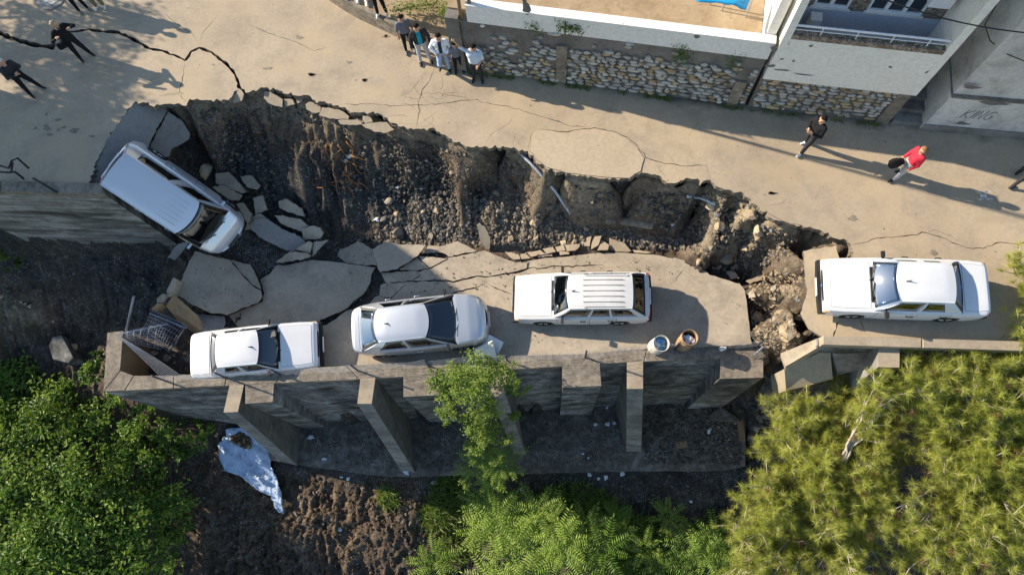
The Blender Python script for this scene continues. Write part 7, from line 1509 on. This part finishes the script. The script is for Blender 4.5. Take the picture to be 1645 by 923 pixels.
# --- tarpaulin on the slope
TARP = NT('pale blue tarpaulin'); _c = TARP.coord(); TARP.fin(TARP.ramp(TARP.noise(_c, 2.5, 5, .6), [(.3, (.36, .48, .66)), (.7, (.52, .62, .76))]), .45, .4); TARP.bump(TARP.noise(TARP.scalev(_c, (5, 1.4, 1.4), (0, 0, R(-35))), 1.6, 5, .6), .9, .12); TARP = TARP.m
Z5 = lambda p: zoom(340, 560, 3.076, p)
tp = Z5([(80,395),(150,388),(190,410),(240,455),(270,490),(292,520),(290,570),(320,640),(345,720),(354,815),(330,805),(300,755),(290,725),(210,690),(140,630),(60,600),(30,530),(30,475)])
tz = lambda u, v: -8.1-1.0*max(0, (v-690))/130
to = dens([P(u, v, tz(u, v)) for u, v in tp+tp[:1]], .12, .02, RD)[:-1]; hole_ = [P(u, v, tz(u, v)) for u, v in Z5([(95,425),(150,420),(185,450),(185,485),(150,480),(110,455)])]
A_ = np.array([[p.x, p.y, 1] for p in to]); cf = np.linalg.lstsq(A_, np.array([p.z for p in to]), rcond=None)[0]
def tarpz(x, y):
    q = x*.62+y*.78; r_ = x*.78-y*.62
    return cf[0]*x+cf[1]*y+cf[2]+.16*(1-np.abs(np.sin(q*4.6+2.2*fbm(x*.8, y*.8, 2, 4)))*1.6)*(.6+.4*fbm(x*1.1, y*1.1, 2, 14))+.07*(1-1.5*np.abs(np.sin(q*10+3*fbm(x, y, 2, 8))))+.16*fbm(x*1.2, y*1.2, 3, 6)
ta = sheet('tarpaulin', to, [hole_], tarpz, .02, TARP, RD, .09); ta.data.polygons.foreach_set('use_smooth', [True]*len(ta.data.polygons)); tag(ta, 'torn pale blue tarpaulin draped down the slope at the wall foot', 'tarpaulin')
mo = on_ground(390, 715); b = MB()
md_ = gravel('earth_mound', 'tan earth heap showing through the torn tarpaulin', [(Z5([(90,420),(155,415),(190,450),(190,490),(150,485),(105,458)]), 260, .05, .14, -8.25, 0)], 95, [BROWNR, ROCKL])
# --- pipes and roots
def pipe(label, pts, r, mat, name='pipe'): b = MB(); b.tube(pts, r, 10); return tag(b.obj(name, mat, None, True, 50), label, 'pipe')
PIPEG = simple('grey pipe', (.45, .48, .52), .5, .2, 8)
pipe('long thin grey pipe slanting down the scarp above the estate car', [G(838,252)+Vector((0,0,.16)), G(862,277)+Vector((0,0,.25)), G(890,310)+Vector((0,0,.25)), G(917,346)+Vector((0,0,.1))], .05, PIPEG); pipe('short grey pipe stub poking from the right side of the pit', [G(1102,322)+Vector((0,0,.3)), G(1122,324)+Vector((0,0,.3)), G(1150,328)], .05, PIPEG)
pipe('thick concrete drain pipe half buried at the pit floor', [G(972,352), G(1000,356)+Vector((0,0,.1)), G(1030,361)+Vector((0,0,.14)), G(1047,364)+Vector((0,0,.12))], .16, COPE, 'drain_pipe')
ROOT = simple('orange root', (.34, .15, .045), .8, .3, 9)
rt = thing('roots', 'tangle of orange roots hanging from the scarp', 'roots', on_ground(550, 280)); bpy.context.view_layer.update(); rd = random.Random(8)
for i in range(22):
    u, v = rd.uniform(520, 580), rd.uniform(225, 300); pts = []; an = rd.uniform(.2, 2.6)
    for k in range(7): q = G(u, v); pts.append(q+Vector((0, -.03, .07+.05*math.sin(k)))); u += math.cos(an)*7; v += math.sin(an)*6; an += rd.gauss(0, .6)
    b = MB(); b.tube(pts, [.02-.0022*k for k in range(7)], 5); adopt(b.obj('root', ROOT, None, True), rt)
# --- litter
def litter(label, spots, seed, z, mat=TR_W, sz=(.035, .11), group='litter on the wall footing'):
    rr = random.Random(seed)
    for i, (u, v) in enumerate(spots):
        p = P(u, v, z) if z is not None else G(u, v); s = rr.uniform(*sz); bm = bmesh.new(); bmesh.ops.create_icosphere(bm, subdivisions=2, radius=s)
        for v_ in bm.verts: v_.co = Vector((v_.co.x*rr.uniform(.3, 1.9), v_.co.y*rr.uniform(.2, 1.3), v_.co.z*rr.uniform(.2, .6)))
        me = bpy.data.meshes.new('litter'); bm.to_mesh(me); bm.free(); me.materials.append(mat); o = link(bpy.data.objects.new('litter', me)); o.location = p+Vector((0, 0, s*.3)); o.rotation_euler.z = rr.random()*6; tag(o, label, 'litter', group)
litter('white scrap of rubbish on the footing between the counterforts', [(975,654),(976,681),(987,680),(957,681),(936,728),(945,735),(500,702),(522,737),(652,757),(1139,690)], 3, FZ+.02)
litter('white scrap of rubbish on the dark slope below the footing', [(548,766),(690,790),(838,787),(947,762),(962,768),(973,766),(898,805),(697,775),(712,785),(545,850),(1110,805),(1000,760),(560,768)], 4, None, TR_W, (.04, .12), 'litter on the dark slope')
litter('blue-white scrap caught in the pit rubble', [(560,252),(555,258),(606,352),(640,300),(505,243),(552,300),(1041,350),(966,362),(1080,360),(302,208)], 5, None, TR_W, (.05, .11), 'litter in the pit')
b = MB(); p = P(1095, 714, FZ+.02); b.box((-.22, -.13, 0), (.22, .13, .012)); o = b.obj('cardboard', RAWC); o.location = p; o.rotation_euler.z = .1; tag(o, 'flat brown cardboard on the right part of the footing', 'cardboard')
b = MB(); p = P(1190, 692, FZ+.02); b.box((-.12, -.38, 0), (.12, .38, .03)); o = b.obj('plank', RAWC); o.location = p+Vector((0, 0, .05)); o.rotation_euler = (.1, 0, .05); tag(o, 'brown board at the right edge of the footing', 'board')
# --- road details: manhole, handrail, shoe-sized litter, small drone
mh = thing('manhole', 'round pale manhole cover in a dark concrete ring at the top edge', 'manhole', P(82, -3, .0)); IRON = simple('worn iron cover', (.40, .38, .34), .6, .15, 8)
b = MB(); b.lathe([(.0, .0), (.52, .0), (.54, .035), (.40, .04), (0, .04)], 36); b.obj('ring', GREYSLAB, mh); b = MB(); b.lathe([(0, .041), (.36, .041), (.35, .056), (0, .058)], 36); cv_ = b.obj('cover', IRON, mh)
for k in range(10):
    a = k*.628; b = MB(); b.lathe([(.0, .058), (.02, .058), (.018, .066), (0, .067)], 8, 0, (.24*math.cos(a), .24*math.sin(a), 0)); b.obj('stud', IRON, cv_)
hr = thing('handrail', 'bent black handrail at the top of the streaked wall', 'handrail', P(20, 285, 0)); bpy.context.view_layer.update()
for nm, pts in (('rail', [(-20,268,.85),(0,266,.9),(14,270,.9),(19,258,1.1),(28,254,1.15),(46,270,.6)]), ('rail', [(-20,275,.6),(16,277,.6),(24,276,.55),(38,287,.1)]), ('rail', [(53,286,.35),(72,297,.2),(92,309,.1)]), ('post', [(20,262,1.0),(18,276,.1)])):
    b = MB(); b.tube([P(*q) for q in pts], .035, 8); adopt(b.obj(nm, BLACKP, None, True), hr)
dr = thing('drone', 'small pale quadcopter drone on the road beside the long shadow', 'drone', P(1578, 316, .03)); DRM = simple('drone shell', (.55, .56, .58), .4)
b = MB(); b.box((-.09, -.04, .03), (.09, .04, .09), 0, .02); b.obj('body', DRM, dr)
for k in range(4):
    a = R(45+90*k); b = MB(); b.tube([(0, 0, .06), (.17*math.cos(a), .17*math.sin(a), .07)], .012, 6); o = b.obj('arm', DRM, dr); q = (.17*math.cos(a), .17*math.sin(a), .095)
    b = MB(); b.lathe([(0, -.025), (.02, -.025), (.02, .0), (0, .005)], 10, 0, q); b.box((q[0]-.10, q[1]-.010, q[2]+.004), (q[0]+.10, q[1]+.010, q[2]+.008)); b.obj('rotor', DRM, o); b = MB(); b.tube([(q[0], q[1], .07), (q[0], q[1], .0)], .008, 5); b.obj('leg', DRM, o)
# --- terrace canopy, wires
cn = thing('canopy', 'blue sheet canopy on thin legs at the back of the terrace', 'canopy', P(1165, 10, 2.66)); bpy.context.view_layer.update(); BLUET = simple('blue sheet', (.01, .30, .58), .45, .15, 6, .4)
o = crumple('sheet', [(1118,1),(1200,12),(1215,-25),(1130,-30)], [3.9,3.8,3.9,4.0], BLUET, 9, .1, 10, .03); adopt(o, cn)
for u, v in ((1160,18),(1198,28),(1140,8)):
    q = P(u, v, 2.66); b = MB(); b.tube([q, q+Vector((.05, .12, 1.15))], .02, 6); adopt(b.obj('leg', METAL), cn)
def cable(label, pts, r=.018): b = MB(); b.tube(pts, r, 5); return tag(b.obj('cable', BLACKP, None, True), label, 'cable')
A, B = P(1380, -16, 6.0), P(1760, 62, 5.2); cable('black overhead cable crossing the top right corner', [A.lerp(B, t)-Vector((0, 0, .35*math.sin(math.pi*t))) for t in np.linspace(0, 1, 14)])
cable('thin black cable curving down over the graffiti wall', [P(1605, 0, 5.0), P(1582, 40, 4.2), P(1590, 65, 3.8), P(1612, 85, 3.6), P(1650, 100, 3.6), P(1700, 105, 3.8)], .014)
# --- trees outside the frame at the left: they shade the upper-left road
def W2(x, y, z, r): u, v = pix((x, y, z)); return (u, v, z, r)
broadleaf('street_tree', 'tall tree outside the frame shading the upper left road', 'tree', [W2(-25.6, 18.2, 4.2, 1.5), W2(-24.6, 16.8, 4.4, 1.3), W2(-26.6, 17.2, 5.2, 1.7), W2(-24.6, 19.6, 4.4, 1.4), W2(-27.5, 19.4, 4.4, 1.6)], (-26, 17.8, 0), 7000, .16, L_BROAD, 15, 'street trees left of the frame', .2)
broadleaf('street_tree', 'second smaller tree outside the frame in front of the gabled house', 'tree', [W2(-20.8, 13.8, 3.0, .8), W2(-21.6, 14.6, 3.4, .9), W2(-20.9, 11.0, 2.4, .7)], (-21.4, 13.6, 0), 1800, .16, L_BROAD, 16, 'street trees left of the frame', .12)
gh = thing('house', 'gabled house outside the frame at the left that shades the road and pit', 'house', (-27, 13.4, 0)); bpy.context.view_layer.update()
gx_ = [(-23.9, 12.3), (-23.2, 15.5), (-32, 15.5), (-32, 12.3)]; b = MB(); b.prism(gx_, -.3, 5.9); o = b.obj('walls', PLASTER); fixnormals(o); adopt(o, gh)
b = MB(); ap = [Vector((-24, 14.2, 8.4)), Vector((-33, 14.2, 8.4))]; e1 = [Vector((-23.0, 15.6, 5.9)), Vector((-33, 15.6, 5.9))]; e2 = [Vector((-23.8, 12.2, 5.9)), Vector((-33, 12.2, 5.9))]
b.add([ap[0], ap[1], e1[1], e1[0], e2[0], e2[1]], [(0, 3, 2, 1), (0, 1, 5, 4), (0, 4, 3), (1, 2, 5), (3, 4, 5, 2)]); o = b.obj('roof', simple('roof tile', (.30, .13, .08), .8)); fixnormals(o); adopt(o, gh)
